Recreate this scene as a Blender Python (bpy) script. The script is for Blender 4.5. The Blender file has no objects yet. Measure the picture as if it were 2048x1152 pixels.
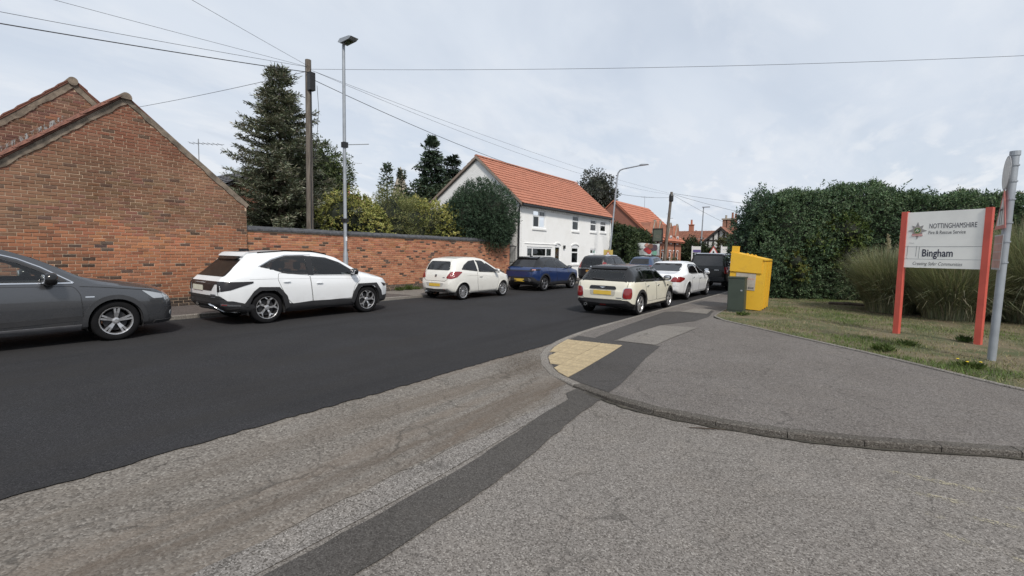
import bpy, bmesh, math, random
import numpy as np
from mathutils import Vector, Matrix
from mathutils.bvhtree import BVHTree
from mathutils.geometry import tessellate_polygon

random.seed(7)
RNG = np.random.default_rng(7)
SC = bpy.context.scene
COL = SC.collection
R = math.radians
PI = math.pi

# ------------------------------------------------------------------ camera
# world: +Y along the street (away), +X to the right, camera 1.7 m above the tarmac
cd = bpy.data.cameras.new('camera')
cam = bpy.data.objects.new('camera', cd)
COL.objects.link(cam)
cd.sensor_width = 36.0
cd.lens = 940.0 / 2048.0 * 36.0
cd.clip_start = 0.05
cd.clip_end = 3000
yaw, pitch, roll = R(35.7), R(4.32), R(1.0)
fw = Vector((-math.sin(yaw) * math.cos(pitch), math.cos(yaw) * math.cos(pitch), -math.sin(pitch)))
rt = Vector((math.cos(yaw), math.sin(yaw), 0))
up = rt.cross(fw)
r2 = rt * math.cos(roll) + up * math.sin(roll)
u2 = up * math.cos(roll) - rt * math.sin(roll)
M = Matrix((r2, u2, -fw)).transposed().to_4x4()
M.translation = (0, 0, 1.7)
cam.matrix_world = M
SC.camera = cam

# ------------------------------------------------------------------ light
SUN_AZ = R(127)      # clockwise from +Y (towards +X)
SUN_EL = R(46)
SUN_POWER, SUN_ANGLE = 2.8, R(8.0)
SKY_STRENGTH = 0.105
EXPOSURE = 0.2
world = bpy.data.worlds.new('World')
SC.world = world
world.use_nodes = True
wn, wl = world.node_tree.nodes, world.node_tree.links
wn.clear()
wo = wn.new('ShaderNodeOutputWorld')
bg = wn.new('ShaderNodeBackground')
sky = wn.new('ShaderNodeTexSky')
sky.sky_type = 'NISHITA'
sky.sun_disc = False
sky.sun_elevation = SUN_EL
sky.sun_rotation = SUN_AZ
sky.air_density = 1.0
sky.dust_density = 1.5
bg.inputs['Strength'].default_value = SKY_STRENGTH
# thin high cloud veil with broken grey wisps, laid out on the sky's own directions
tc = wn.new('ShaderNodeTexCoord')
sep = wn.new('ShaderNodeSeparateXYZ')
wl.new(tc.outputs['Generated'], sep.inputs[0])
def wmath(op, a, b=None, clamp=False):
    n = wn.new('ShaderNodeMath'); n.operation = op; n.use_clamp = clamp
    for i, v in enumerate((a, b)):
        if v is None: continue
        if isinstance(v, (int, float)): n.inputs[i].default_value = v
        else: wl.new(v, n.inputs[i])
    return n.outputs[0]
zz = wmath('ADD', wmath('MAXIMUM', sep.outputs['Z'], 0.0), 0.22)
cx = wmath('DIVIDE', sep.outputs['X'], zz)
cy = wmath('DIVIDE', sep.outputs['Y'], zz)
cmb = wn.new('ShaderNodeCombineXYZ')
wl.new(cx, cmb.inputs[0]); wl.new(cy, cmb.inputs[1])
def wnoise(scale, detail, rough, dist, off):
    mp = wn.new('ShaderNodeMapping'); mp.inputs['Location'].default_value = off
    mp.inputs['Rotation'].default_value = (0, 0, 0.5)
    mp.inputs['Scale'].default_value = (1.0, 0.55, 1)
    wl.new(cmb.outputs[0], mp.inputs[0])
    n = wn.new('ShaderNodeTexNoise')
    n.inputs['Scale'].default_value = scale; n.inputs['Detail'].default_value = detail
    n.inputs['Roughness'].default_value = rough; n.inputs['Distortion'].default_value = dist
    wl.new(mp.outputs[0], n.inputs['Vector'])
    return n.outputs['Fac']
def wramp(fac, lo, hi, a=0.0, b=1.0):
    m = wn.new('ShaderNodeMapRange'); m.interpolation_type = 'SMOOTHSTEP'
    m.inputs[1].default_value = lo; m.inputs[2].default_value = hi
    m.inputs[3].default_value = a; m.inputs[4].default_value = b
    wl.new(fac, m.inputs[0]); return m.outputs[0]
def wmix(fac, a, b):
    m = wn.new('ShaderNodeMix'); m.data_type = 'RGBA'
    for i, v in ((0, fac), (6, a), (7, b)):
        if isinstance(v, (int, float)): m.inputs[i].default_value = v
        elif isinstance(v, tuple): m.inputs[i].default_value = v
        else: wl.new(v, m.inputs[i])
    return m.outputs[2]
veil = wramp(wnoise(0.9, 5, 0.55, 0.6, (1.3, 4.1, 0)), 0.28, 0.60, 0.72, 1.0)
wisp = wramp(wnoise(1.9, 7, 0.62, 0.5, (7.7, 2.2, 0)), 0.56, 0.80, 0.0, 0.5)
puff = wramp(wnoise(3.0, 8, 0.6, 0.3, (3.1, 9.4, 0)), 0.46, 0.78, 0.0, 0.65)
k = 1.0 / SKY_STRENGTH
def kc(r, g, b): return (r * k, g * k, b * k, 1)
c1 = wmix(veil, sky.outputs[0], kc(0.615, 0.67, 0.75))
c2 = wmix(puff, c1, kc(0.725, 0.755, 0.80))
low = wramp(sep.outputs['Z'], 0.06, 0.34, 1.0, 0.0)
cum = wmath('MULTIPLY', wramp(wnoise(5.2, 9, 0.58, 0.2, (11.4, 5.6, 0)), 0.50, 0.64, 0.0, 0.75), low)
cumd = wmath('MULTIPLY', wramp(wnoise(5.2, 9, 0.58, 0.2, (11.46, 5.66, 0)), 0.58, 0.72, 0.0, 0.7), low)
c2 = wmix(cum, c2, kc(0.76, 0.78, 0.81))
c2 = wmix(cumd, c2, kc(0.52, 0.57, 0.65))
c3 = wmix(wisp, c2, kc(0.53, 0.575, 0.655))
wl.new(c3, bg.inputs['Color'])
wl.new(bg.outputs[0], wo.inputs['Surface'])

sd = bpy.data.lights.new('sun', 'SUN')
sun = bpy.data.objects.new('sun', sd)
COL.objects.link(sun)
sd.energy = SUN_POWER
sd.angle = SUN_ANGLE
sd.color = (1.0, 0.945, 0.865)
sdir = Vector((math.sin(SUN_AZ) * math.cos(SUN_EL), math.cos(SUN_AZ) * math.cos(SUN_EL), math.sin(SUN_EL)))
sun.rotation_euler = (-sdir).to_track_quat('-Z', 'Y').to_euler()
sun.location = sdir * 60
vs = SC.view_settings
vs.view_transform = 'Standard'
vs.look = 'None'
vs.gamma = 1.0
vs.exposure = EXPOSURE
SC.cycles.use_denoising = True
SC.cycles.max_bounces = 6
SC.cycles.transparent_max_bounces = 12

# ------------------------------------------------------------------ materials
class NT:
    def __init__(s, name):
        s.m = bpy.data.materials.new(name); s.m.use_nodes = True
        s.n, s.l = s.m.node_tree.nodes, s.m.node_tree.links
        s.b = s.n['Principled BSDF']
    def new(s, t, **kw):
        n = s.n.new(t)
        for a, v in kw.items(): setattr(n, a, v)
        return n
    def put(s, sock, v):
        if isinstance(v, bpy.types.NodeSocket): s.l.new(v, sock)
        else: sock.default_value = v
    def coord(s, kind='Object', scale=(1, 1, 1), rot=(0, 0, 0), loc=(0, 0, 0)):
        t = s.new('ShaderNodeTexCoord') if kind != 'World' else s.new('ShaderNodeNewGeometry')
        mp = s.new('ShaderNodeMapping')
        mp.inputs['Scale'].default_value = scale; mp.inputs['Rotation'].default_value = rot; mp.inputs['Location'].default_value = loc
        s.l.new(t.outputs['Position' if kind == 'World' else kind], mp.inputs[0]); return mp.outputs[0]
    def noise(s, vec, scale, detail=4, rough=.55, dist=0.):
        n = s.new('ShaderNodeTexNoise'); s.l.new(vec, n.inputs['Vector'])
        n.inputs['Scale'].default_value = scale; n.inputs['Detail'].default_value = detail
        n.inputs['Roughness'].default_value = rough; n.inputs['Distortion'].default_value = dist
        return n.outputs['Fac']
    def voro(s, vec, scale, feature='F1', out='Distance', rnd=1.0):
        n = s.new('ShaderNodeTexVoronoi'); n.feature = feature; s.l.new(vec, n.inputs['Vector'])
        n.inputs['Scale'].default_value = scale; n.inputs['Randomness'].default_value = rnd
        return n.outputs[out]
    def ramp(s, f, lo, hi, a=0., b=1.):
        m = s.new('ShaderNodeMapRange'); m.interpolation_type = 'SMOOTHSTEP'
        for i, v in enumerate((f, lo, hi, a, b)): s.put(m.inputs[i], v)
        return m.outputs[0]
    def mix(s, f, a, b, mode='MIX'):
        m = s.new('ShaderNodeMix'); m.data_type = 'RGBA'; m.blend_type = mode
        for i, v in ((0, f), (6, a), (7, b)):
            if isinstance(v, tuple) and len(v) == 3: v = v + (1,)
            s.put(m.inputs[i], v)
        return m.outputs[2]
    def math(s, op, a, b=None):
        m = s.new('ShaderNodeMath'); m.operation = op
        s.put(m.inputs[0], a)
        if b is not None: s.put(m.inputs[1], b)
        return m.outputs[0]
    def col(s, v):
        if isinstance(v, tuple) and len(v) == 3: v = v + (1,)
        s.put(s.b.inputs['Base Color'], v); return s
    def rough(s, v): s.put(s.b.inputs['Roughness'], v); return s
    def bump(s, h, strength=.3, dist=.01):
        b = s.new('ShaderNodeBump'); b.inputs['Strength'].default_value = strength; b.inputs['Distance'].default_value = dist
        s.l.new(h, b.inputs['Height']); s.l.new(b.outputs[0], s.b.inputs['Normal']); return s
    def attr(s, name='Col'):
        a = s.new('ShaderNodeAttribute'); a.attribute_name = name; return a.outputs['Color']
    def set(s, **kw):
        for a, v in kw.items(): s.put(s.b.inputs[a.replace('_', ' ')], v)
        return s

def plain(name, c, rough=.6, metal=0., var=.12, scale=6., bump=0., spec=.5, kind='Object'):
    t = NT(name); v = t.coord(kind)
    n = t.noise(v, scale, 5, .6)
    a = tuple(x * (1 - var) for x in c); b = tuple(min(1, x * (1 + var)) for x in c)
    t.col(t.mix(t.ramp(n, .3, .7), a, b)).rough(t.ramp(n, .2, .8, rough * .9, min(1, rough * 1.1)))
    t.set(Metallic=metal, Specular_IOR_Level=spec)
    if bump: t.bump(t.noise(v, scale * 6, 4, .6), bump, .01)
    return t.m

def paint(name, c, flake=0., rough=.28, dirt=.12, coat=.7, metal=0., spec=.5):
    t = NT(name); v = t.coord('Object')
    n = t.noise(v, 2.3, 6, .65)
    sp = t.new('ShaderNodeSeparateXYZ'); t.l.new(v, sp.inputs[0])
    low = t.ramp(sp.outputs['Z'], .25, .75, 1., 0.)
    d = t.math('MULTIPLY', t.ramp(n, .35, .75), t.math('ADD', t.math('MULTIPLY', low, dirt * 2.2), dirt * .25))
    t.col(t.mix(d, c, (.20, .18, .155))).rough(t.math('ADD', rough, t.math('MULTIPLY', d, .4)))
    t.set(Metallic=metal, Coat_Weight=coat, Coat_Roughness=.05, Specular_IOR_Level=spec)
    return t.m

def glass(name, tint=(.30, .33, .33), gloss=.04, dark=.55):
    t = NT(name); t.n.remove(t.b)
    out = [n for n in t.n if n.type == 'OUTPUT_MATERIAL'][0]
    tr = t.new('ShaderNodeBsdfTransparent'); tr.inputs[0].default_value = tint + (1,)
    gl = t.new('ShaderNodeBsdfGlossy'); gl.inputs['Roughness'].default_value = gloss; gl.inputs['Color'].default_value = (1, 1, 1, 1)
    fr = t.new('ShaderNodeFresnel'); fr.inputs['IOR'].default_value = 1.55
    df = t.new('ShaderNodeBsdfDiffuse'); df.inputs['Color'].default_value = (.012, .014, .016, 1)
    m1 = t.new('ShaderNodeMixShader'); m1.inputs[0].default_value = dark
    t.l.new(tr.outputs[0], m1.inputs[1]); t.l.new(df.outputs[0], m1.inputs[2])
    m2 = t.new('ShaderNodeMixShader'); t.l.new(fr.outputs[0], m2.inputs[0])
    t.l.new(m1.outputs[0], m2.inputs[1]); t.l.new(gl.outputs[0], m2.inputs[2])
    t.l.new(m2.outputs[0], out.inputs[0])
    return t.m

def leafmat(name, rough=.55, trans=.25):
    t = NT(name); t.n.remove(t.b)
    out = [n for n in t.n if n.type == 'OUTPUT_MATERIAL'][0]
    c = t.attr()
    p = t.new('ShaderNodeBsdfPrincipled'); t.l.new(c, p.inputs['Base Color']); p.inputs['Roughness'].default_value = rough
    p.inputs['Specular IOR Level'].default_value = .3
    tl = t.new('ShaderNodeBsdfTranslucent'); t.l.new(t.mix(.5, c, (.5, .6, .1), 'MULTIPLY'), tl.inputs['Color'])
    m = t.new('ShaderNodeMixShader'); m.inputs[0].default_value = trans
    t.l.new(p.outputs[0], m.inputs[1]); t.l.new(tl.outputs[0], m.inputs[2]); t.l.new(m.outputs[0], out.inputs[0])
    return t.m

def brickmat(name):
    t = NT(name); v = t.coord('World')
    c = t.attr()
    n = t.noise(v, 26, 6, .7); n2 = t.noise(v, 2.1, 5, .6)
    c = t.mix(t.ramp(n, .35, .75, 0, .35), c, t.mix(.5, c, (.36, .25, .17)))
    c = t.mix(t.ramp(n2, .5, .75, 0, .5), c, t.mix(1., c, (.52, .50, .47), 'MULTIPLY'))
    t.col(c).rough(.93).set(Specular_IOR_Level=.2)
    t.bump(t.noise(v, 75, 5, .7), .5, .004)
    return t.m

def aggregate(name, base, light, dark, speck=90., crack=0., streak=None, stain=.4, rough=.95, warm=(.30, .24, .19), bumpd=.006, crackscale=1.6):
    """chipped tarmac: stone chips, stains, hairline cracks"""
    t = NT(name); v = t.coord('World')
    cell = t.voro(v, speck, 'F1', 'Color')
    sx = t.new('ShaderNodeSeparateColor'); t.l.new(cell, sx.inputs[0])
    chip = sx.outputs[0]
    c = t.mix(t.ramp(chip, .0, .6), dark, base)
    c = t.mix(t.ramp(chip, .78, 1.0, 0, .75), c, light)
    big = t.noise(v, .55, 6, .62, .4)
    mid = t.noise(v, 3.2, 5, .65)
    c = t.mix(t.ramp(big, .35, .72, 0, stain), c, t.mix(1., c, (.70, .68, .66), 'MULTIPLY'))
    c = t.mix(t.ramp(mid, .45, .8, 0, .35), c, t.mix(1., c, (1.22, 1.18, 1.12), 'MULTIPLY'))
    if streak:
        vs_ = t.coord('World', scale=(streak[0], streak[1], 1))
        sn = t.noise(vs_, 1.0, 5, .6, .3)
        c = t.mix(t.ramp(sn, .42, .68, 0, streak[2]), c, warm)
        sn2 = t.noise(t.coord('World', scale=(streak[0] * 1.3, streak[1] * .8, 1), loc=(5, 9, 0)), 1.0, 5, .6, .3)
        c = t.mix(t.ramp(sn2, .52, .74, 0, streak[2] * .8), c, tuple(x * .55 for x in base))
    h = t.math('SUBTRACT', 1.0, t.voro(v, speck, 'F1'))
    if crack:
        wv = t.new('ShaderNodeMix'); wv.data_type = 'VECTOR'; wv.inputs[0].default_value = .22
        nz = t.new('ShaderNodeTexNoise'); nz.inputs['Scale'].default_value = 3.5; nz.inputs['Detail'].default_value = 4; t.l.new(v, nz.inputs['Vector'])
        t.l.new(v, wv.inputs[4]); t.l.new(nz.outputs['Color'], wv.inputs[5])
        e = t.voro(wv.outputs[1], crackscale, 'DISTANCE_TO_EDGE')
        gate = t.ramp(t.noise(v, 1.3, 4, .6), .42, .60)
        line = t.math('MULTIPLY', t.ramp(e, .0, .026, 1., 0.), gate)
        e2 = t.voro(wv.outputs[1], crackscale * 3.1, 'DISTANCE_TO_EDGE')
        gate2 = t.ramp(t.noise(v, 1.4, 4, .6), .46, .64)
        line2 = t.math('MULTIPLY', t.ramp(e2, .0, .045, .75, 0.), gate2)
        line = t.math('MAXIMUM', line, line2)
        c = t.mix(t.math('MULTIPLY', line, crack), c, (.028, .026, .024))
    t.col(c).rough(rough).set(Specular_IOR_Level=.12)
    t.bump(h, .55, bumpd)
    return t.m

# ------------------------------------------------------------------ mesh helpers
def mesh(name, verts, faces, mat=None, smooth=False, cols=None):
    me = bpy.data.meshes.new(name)
    me.from_pydata([tuple(v) for v in verts], [], faces)
    if smooth: me.polygons.foreach_set('use_smooth', [True] * len(me.polygons))
    if mat: me.materials.append(mat)
    if cols is not None:
        a = me.color_attributes.new('Col', 'FLOAT_COLOR', 'POINT')
        a.data.foreach_set('color', np.asarray(cols, dtype=np.float32).ravel())
    me.update()
    return me

def quadmesh(name, V, mat, cols, k=4):
    """V: (n,k,3) loose polygons; cols: (n,3) or (n,k,3)"""
    n = len(V)
    me = bpy.data.meshes.new(name)
    me.vertices.add(n * k); me.loops.add(n * k); me.polygons.add(n)
    me.vertices.foreach_set('co', np.ascontiguousarray(V, dtype=np.float32).ravel())
    me.loops.foreach_set('vertex_index', np.arange(n * k, dtype=np.int32))
    me.polygons.foreach_set('loop_start', np.arange(0, n * k, k, dtype=np.int32))
    me.polygons.foreach_set('loop_total', np.full(n, k, dtype=np.int32))
    me.materials.append(mat)
    cols = np.asarray(cols, dtype=np.float32)
    if cols.ndim == 2: cols = np.repeat(cols[:, None, :], k, 1)
    c4 = np.concatenate([cols, np.ones(cols.shape[:2] + (1,), np.float32)], 2)
    a = me.color_attributes.new('Col', 'FLOAT_COLOR', 'POINT')
    a.data.foreach_set('color', c4.ravel())
    me.update(calc_edges=True)
    return me

def obj(name, me, parent=None, loc=None, rot=None, scale=None):
    o = bpy.data.objects.new(name, me)
    COL.objects.link(o)
    if parent is not None: o.parent = parent
    if loc is not None: o.location = loc
    if rot is not None: o.rotation_euler = rot
    if scale is not None: o.scale = scale
    return o

def tag(o, label=None, cat=None, group=None, kind=None):
    if label: o['label'] = label
    if cat: o['category'] = cat
    if group: o['group'] = group
    if kind: o['kind'] = kind
    return o

def thing(name, label, cat, loc=(0, 0, 0), rz=0., group=None):
    return tag(obj(name, None, None, loc, (0, 0, rz)), label, cat, group)

def struct(name, me=None): return tag(obj(name, me), kind='structure')

class MB:
    def __init__(s): s.v, s.f = [], []
    def add(s, vs, fs):
        o = len(s.v); s.v += [tuple(v) for v in vs]; s.f += [tuple(i + o for i in f) for f in fs]; return s
    def box(s, x0, x1, y0, y1, z0, z1):
        return s.add([(x0, y0, z0), (x1, y0, z0), (x1, y1, z0), (x0, y1, z0), (x0, y0, z1), (x1, y0, z1), (x1, y1, z1), (x0, y1, z1)],
                     [(0, 3, 2, 1), (4, 5, 6, 7), (0, 1, 5, 4), (1, 2, 6, 5), (2, 3, 7, 6), (3, 0, 4, 7)])
    def obox(s, c, sx, sy, sz, m=None):
        m = m or Matrix.Identity(3); vs = []
        for z in (-1, 1):
            for x, y in ((-1, -1), (1, -1), (1, 1), (-1, 1)):
                vs.append(Vector(c) + m @ Vector((x * sx / 2, y * sy / 2, z * sz / 2)))
        return s.add(vs, [(0, 3, 2, 1), (4, 5, 6, 7), (0, 1, 5, 4), (1, 2, 6, 5), (2, 3, 7, 6), (3, 0, 4, 7)])
    def prism(s, poly, fn, d0, d1):
        """poly 2-D, fn(u,v,d)->3-D; caps + sides"""
        n = len(poly)
        vs = [fn(u, v, d0) for u, v in poly] + [fn(u, v, d1) for u, v in poly]
        fs = [(i, (i + 1) % n, n + (i + 1) % n, n + i) for i in range(n)]
        tri = tessellate_polygon([[Vector((u, v, 0)) for u, v in poly]])
        fs += [tuple(t) for t in tri] + [tuple(n + i for i in reversed(t)) for t in tri]
        return s.add(vs, fs)
    def tube(s, pts, r, n=8, cap=True):
        pts = [Vector(p) for p in pts]; rings = []
        rr = r if isinstance(r, (list, tuple)) else [r] * len(pts)
        ref = None
        for i, p in enumerate(pts):
            d = (pts[min(i + 1, len(pts) - 1)] - pts[max(i - 1, 0)]).normalized()
            if ref is None: ref = Vector((0, 0, 1)) if abs(d.z) < .9 else Vector((1, 0, 0))
            a = d.cross(ref).normalized(); b = a.cross(d).normalized(); ref = b
            rings.append([p + (a * math.cos(2 * PI * k / n) + b * math.sin(2 * PI * k / n)) * rr[i] for k in range(n)])
        vs = [v for ring in rings for v in ring]; fs = []
        for i in range(len(pts) - 1):
            for k in range(n):
                fs.append((i * n + k, i * n + (k + 1) % n, (i + 1) * n + (k + 1) % n, (i + 1) * n + k))
        if cap: fs += [tuple(range(n))[::-1], tuple((len(pts) - 1) * n + k for k in range(n))]
        return s.add(vs, fs)
    def lathe(s, prof, axis='z', n=24, c=(0, 0, 0), a0=0., a1=2 * PI):
        full = abs(a1 - a0 - 2 * PI) < 1e-6; m = n if full else n + 1; vs = []
        for r, h in prof:
            for k in range(m):
                a = a0 + (a1 - a0) * k / n; p = (r * math.cos(a), r * math.sin(a), h)
                if axis == 'x': p = (p[2], p[0], p[1])
                elif axis == 'y': p = (p[0], p[2], p[1])
                vs.append((p[0] + c[0], p[1] + c[1], p[2] + c[2]))
        fs = []
        for i in range(len(prof) - 1):
            for k in range(n if full else n):
                k2 = (k + 1) % m if full else k + 1
                fs.append((i * m + k, i * m + k2, (i + 1) * m + k2, (i + 1) * m + k))
        return s.add(vs, fs)
    def ellip(s, c, rx, ry, rz, nu=12, nv=8, p=1.0, m=None):
        vs = []; sg = lambda x: math.copysign(abs(x) ** p, x)
        for i in range(nv + 1):
            t = -PI / 2 + PI * i / nv
            for k in range(nu):
                a = 2 * PI * k / nu
                q = Vector((rx * sg(math.cos(t)) * sg(math.cos(a)), ry * sg(math.cos(t)) * sg(math.sin(a)), rz * sg(math.sin(t))))
                if m: q = m @ q
                vs.append(Vector(c) + q)
        fs = [(i * nu + k, i * nu + (k + 1) % nu, (i + 1) * nu + (k + 1) % nu, (i + 1) * nu + k) for i in range(nv) for k in range(nu)]
        return s.add(vs, fs)
    def sheet(s, poly, z):
        vs = [(x, y, z(x, y) if callable(z) else z) for x, y in poly]
        tri = tessellate_polygon([[Vector((x, y, 0)) for x, y in poly]])
        return s.add(vs, [tuple(t) for t in tri])
    def build(s, name, mat, parent=None, smooth=False, **kw):
        me = mesh(name, s.v, s.f, mat)
        bm = bmesh.new(); bm.from_mesh(me)
        bmesh.ops.recalc_face_normals(bm, faces=bm.faces); bm.to_mesh(me); bm.free()
        if smooth:
            me.polygons.foreach_set('use_smooth', [True] * len(me.polygons))
            try: me.set_sharp_from_angle(angle=R(38))
            except Exception: pass
        return obj(name, me, parent, **kw)

def textmesh(body, size, shear=0., sx=1., bold=0., spacing=1.):
    """flat lettering turned into a mesh (x right, y up, origin at baseline left)"""
    c = bpy.data.curves.new('lettering', 'FONT'); c.body = body; c.size = size; c.shear = shear; c.offset = bold; c.space_character = spacing
    c.resolution_u = 3
    o = bpy.data.objects.new('lettering', c); COL.objects.link(o)
    bpy.context.view_layer.update()
    me = bpy.data.meshes.new_from_object(o.evaluated_get(bpy.context.evaluated_depsgraph_get()))
    bpy.data.objects.remove(o); bpy.data.curves.remove(c)
    for v in me.vertices: v.co.x *= sx
    return me
def lettering(name, body, size, mat, parent, origin, ux, uy, width=None, **kw):
    me = textmesh(body, size, **kw); xs = [v.co.x for v in me.vertices]; x0, x1 = min(xs), max(xs)
    s = width / (x1 - x0) if width else 1.
    ux, uy, o0 = Vector(ux), Vector(uy), Vector(origin)
    for v in me.vertices: v.co = o0 + ux * ((v.co.x - x0) * s) + uy * v.co.y
    me.materials.clear(); me.materials.append(mat)
    return obj(name, me, parent)

def smooth01(t): t = min(1, max(0, t)); return t * t * (3 - 2 * t)
def pave_z(x, y):
    d = math.hypot(x + 4.1, y - 6.7)
    return .012 + .050 * smooth01((d - .9) / 2.2)
# ------------------------------------------------------------------ shared materials
M_asphalt = aggregate('fresh_asphalt', (.0365, .0365, .0395), (.062, .062, .065), (.025, .025, .0265), speck=110, streak=(.9, .10, .6), warm=(.033, .0315, .031), stain=.5, rough=.92, bumpd=.006)
M_oldroad = aggregate('worn_road', (.198, .181, .162), (.31, .29, .262), (.112, .101, .09), speck=70, streak=(2.8, .20, .55), warm=(.165, .134, .108), crack=.5, bumpd=.010)
M_drive = aggregate('drive_tarmac', (.205, .189, .174), (.35, .33, .305), (.098, .089, .081), speck=115, crack=.42, bumpd=.007, crackscale=2.8, stain=.4)
M_trench = aggregate('trench_tarmac', (.086, .081, .076), (.14, .132, .124), (.052, .048, .045), speck=130, crack=.4, stain=.3)
M_pave = aggregate('pavement_tarmac', (.166, .152, .142), (.28, .262, .246), (.084, .076, .071), speck=115, crack=.42, stain=.4, crackscale=2.8)
M_patch = aggregate('patch_asphalt', (.080, .076, .074), (.13, .125, .12), (.048, .045, .044), speck=140, stain=.4, crack=.3)
M_slabt = aggregate('pale_patch', (.215, .200, .182), (.32, .30, .28), (.12, .11, .10), speck=140, crack=.5)
M_leftpave = aggregate('left_pavement', (.125, .109, .102), (.20, .18, .17), (.06, .054, .05), speck=140, stain=.5)
M_kerb = aggregate('kerb_concrete', (.24, .222, .20), (.36, .345, .325), (.12, .11, .10), speck=110, stain=.7, bumpd=.004)
M_tactile = plain('tactile_paving', (.345, .275, .17), .9, var=.16, scale=4, bump=.3, kind='Generated')
M_soil = NT('verge_ground'); _v = M_soil.coord('World')
_c = M_soil.mix(M_soil.ramp(M_soil.noise(_v, 1.1, 6, .65), .38, .60), (.062, .080, .026), (.155, .125, .075))
_c = M_soil.mix(M_soil.ramp(M_soil.noise(_v, 22, 4, .7), .4, .7, 0, .45), _c, (.12, .10, .06))
M_soil.col(_c).rough(.95).bump(M_soil.noise(_v, 40, 5, .7), .8, .03); M_soil = M_soil.m
M_brick = brickmat('weathered_brick')
M_mortar = plain('lime_mortar', (.45, .335, .24), .95, var=.28, scale=3, bump=.4)
M_cement = plain('verge_cement', (.175, .142, .11), .95, var=.4, scale=5, bump=.9)
M_coping = plain('blue_brick_coping', (.062, .064, .070), .72, var=.35, scale=7, bump=.5)
M_tile_old = plain('old_pantile', (.155, .066, .045), .85, var=.4, scale=3.0, bump=.5, kind='Generated')
M_black = plain('black_paint', (.012, .012, .013), .45)
M_iron = plain('black_iron', (.015, .015, .017), .5)
M_upvc = plain('white_upvc', (.78, .79, .80), .35, var=.04)
M_pane = glass('window_glass', (.8, .84, .83), .02, .25)
M_inside = plain('dark_interior', (.05, .05, .052), .9)
M_galv = plain('galvanised_steel', (.31, .335, .365), .5, metal=.35, var=.12, scale=3)
M_wood = NT('weathered_pole'); _v = M_wood.coord('Object', scale=(9, 9, .6))
_n = M_wood.noise(_v, 2.5, 6, .65)
M_wood.col(M_wood.mix(M_wood.ramp(_n, .3, .7), (.065, .053, .044), (.185, .162, .138))).rough(.9).bump(_n, .6, .01); M_wood = M_wood.m
M_wire = plain('cable_black', (.02, .02, .022), .6)

def cr(pts, per=8):
    """Catmull-Rom through 2-D points"""
    P = [np.array(p, float) for p in pts]; out = []
    for i in range(len(P) - 1):
        p0, p1, p2, p3 = P[max(i - 1, 0)], P[i], P[i + 1], P[min(i + 2, len(P) - 1)]
        for k in range(per):
            t = k / per
            out.append(.5 * ((2 * p1) + (p2 - p0) * t + (2 * p0 - 5 * p1 + 4 * p2 - p3) * t * t + (3 * p1 - p0 - 3 * p2 + p3) * t ** 3))
    out.append(P[-1]); return [tuple(map(float, p)) for p in out]
def resample(pts, step, jitter=0.):
    P = np.array(pts); d = np.r_[0, np.cumsum(np.hypot(*np.diff(P, axis=0).T))]
    s = np.arange(0, d[-1], step)
    return [(float(np.interp(t, d, P[:, 0])), float(np.interp(t, d, P[:, 1]))) for t in s]
def offset(pts, o):
    P = np.array(pts); T = np.gradient(P, axis=0); T /= np.linalg.norm(T, axis=1)[:, None]
    return [tuple(p) for p in P + np.c_[-T[:, 1], T[:, 0]] * o]
def gridsheet(poly, cell, zfn):
    bm = bmesh.new(); vs = [bm.verts.new((x, y, 0)) for x, y in poly]
    for t_ in tessellate_polygon([[Vector((x, y, 0)) for x, y in poly]]):
        try: bm.faces.new([vs[i] for i in t_])
        except ValueError: pass
    xs = [p[0] for p in poly]; ys = [p[1] for p in poly]
    for ax, lo, hi in ((0, min(xs), max(xs)), (1, min(ys), max(ys))):
        c = lo + cell
        while c < hi:
            co = [0, 0, 0]; no = [0, 0, 0]; co[ax] = c; no[ax] = 1
            bmesh.ops.bisect_plane(bm, geom=bm.verts[:] + bm.edges[:] + bm.faces[:], plane_co=co, plane_no=no)
            c += cell
    bmesh.ops.recalc_face_normals(bm, faces=bm.faces)
    if bm.faces and sum(f.normal.z for f in bm.faces) < 0: bmesh.ops.reverse_faces(bm, faces=bm.faces)
    for v in bm.verts: v.co.z = zfn(v.co.x, v.co.y)
    me = bpy.data.meshes.new('sheet'); bm.to_mesh(me); bm.free(); return me
def sheetobj(name, poly, mat, z, cell=None):
    if cell: me = gridsheet(poly, cell, z if callable(z) else (lambda x, y: z)); me.materials.append(mat); return struct(name, me)
    mb = MB().sheet(poly, z); o = mb.build(name, mat); tag(o, kind='structure')
    if sum(p.normal.z for p in o.data.polygons) < 0: o.data.flip_normals()
    return o

# ------------------------------------------------------------------ ground, road, drive
sheetobj('ground', [(-600, -300), (600, -300), (600, 900), (-600, 900)], plain('far_ground', (.075, .08, .045), .95, var=.3, scale=.3), -.03)
rag = [(-4.47 + random.uniform(-.022, .022) + .012 * math.sin(y * 2.1), y) for y in np.arange(-12, 9.01, .07)]
rag = [(-4.45, -60.)] + rag
rag += [(-4.66, 9.6), (-4.70, 130.)]
sheetobj('road', [(-12.58, -60.), ] + rag + [(-12.58, 130.)], M_asphalt, .014)
KL = cr([(-4.61, 30), (-4.61, 12), (-4.6, 9.4), (-4.56, 8.0), (-4.3, 6.95), (-3.86, 6.15), (-3.33, 5.58), (-2.85, 5.28), (-2.3, 5.03), (-1.65, 4.87), (-.7, 4.95), (.09, 5.18), (1.31, 5.80), (2.6, 6.40), (5, 7.5), (9, 9.5)], 10)
sheetobj('driveway', [(-3.0, -60), (60, -60), (60, 16), (9, 14), (-4, 9)], M_drive, 0.)
_w = [(-2.69 + random.uniform(-.03, .03) + .02 * math.sin(y * 1.7), y) for y in np.arange(-10, 4.55, .12)]
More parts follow.
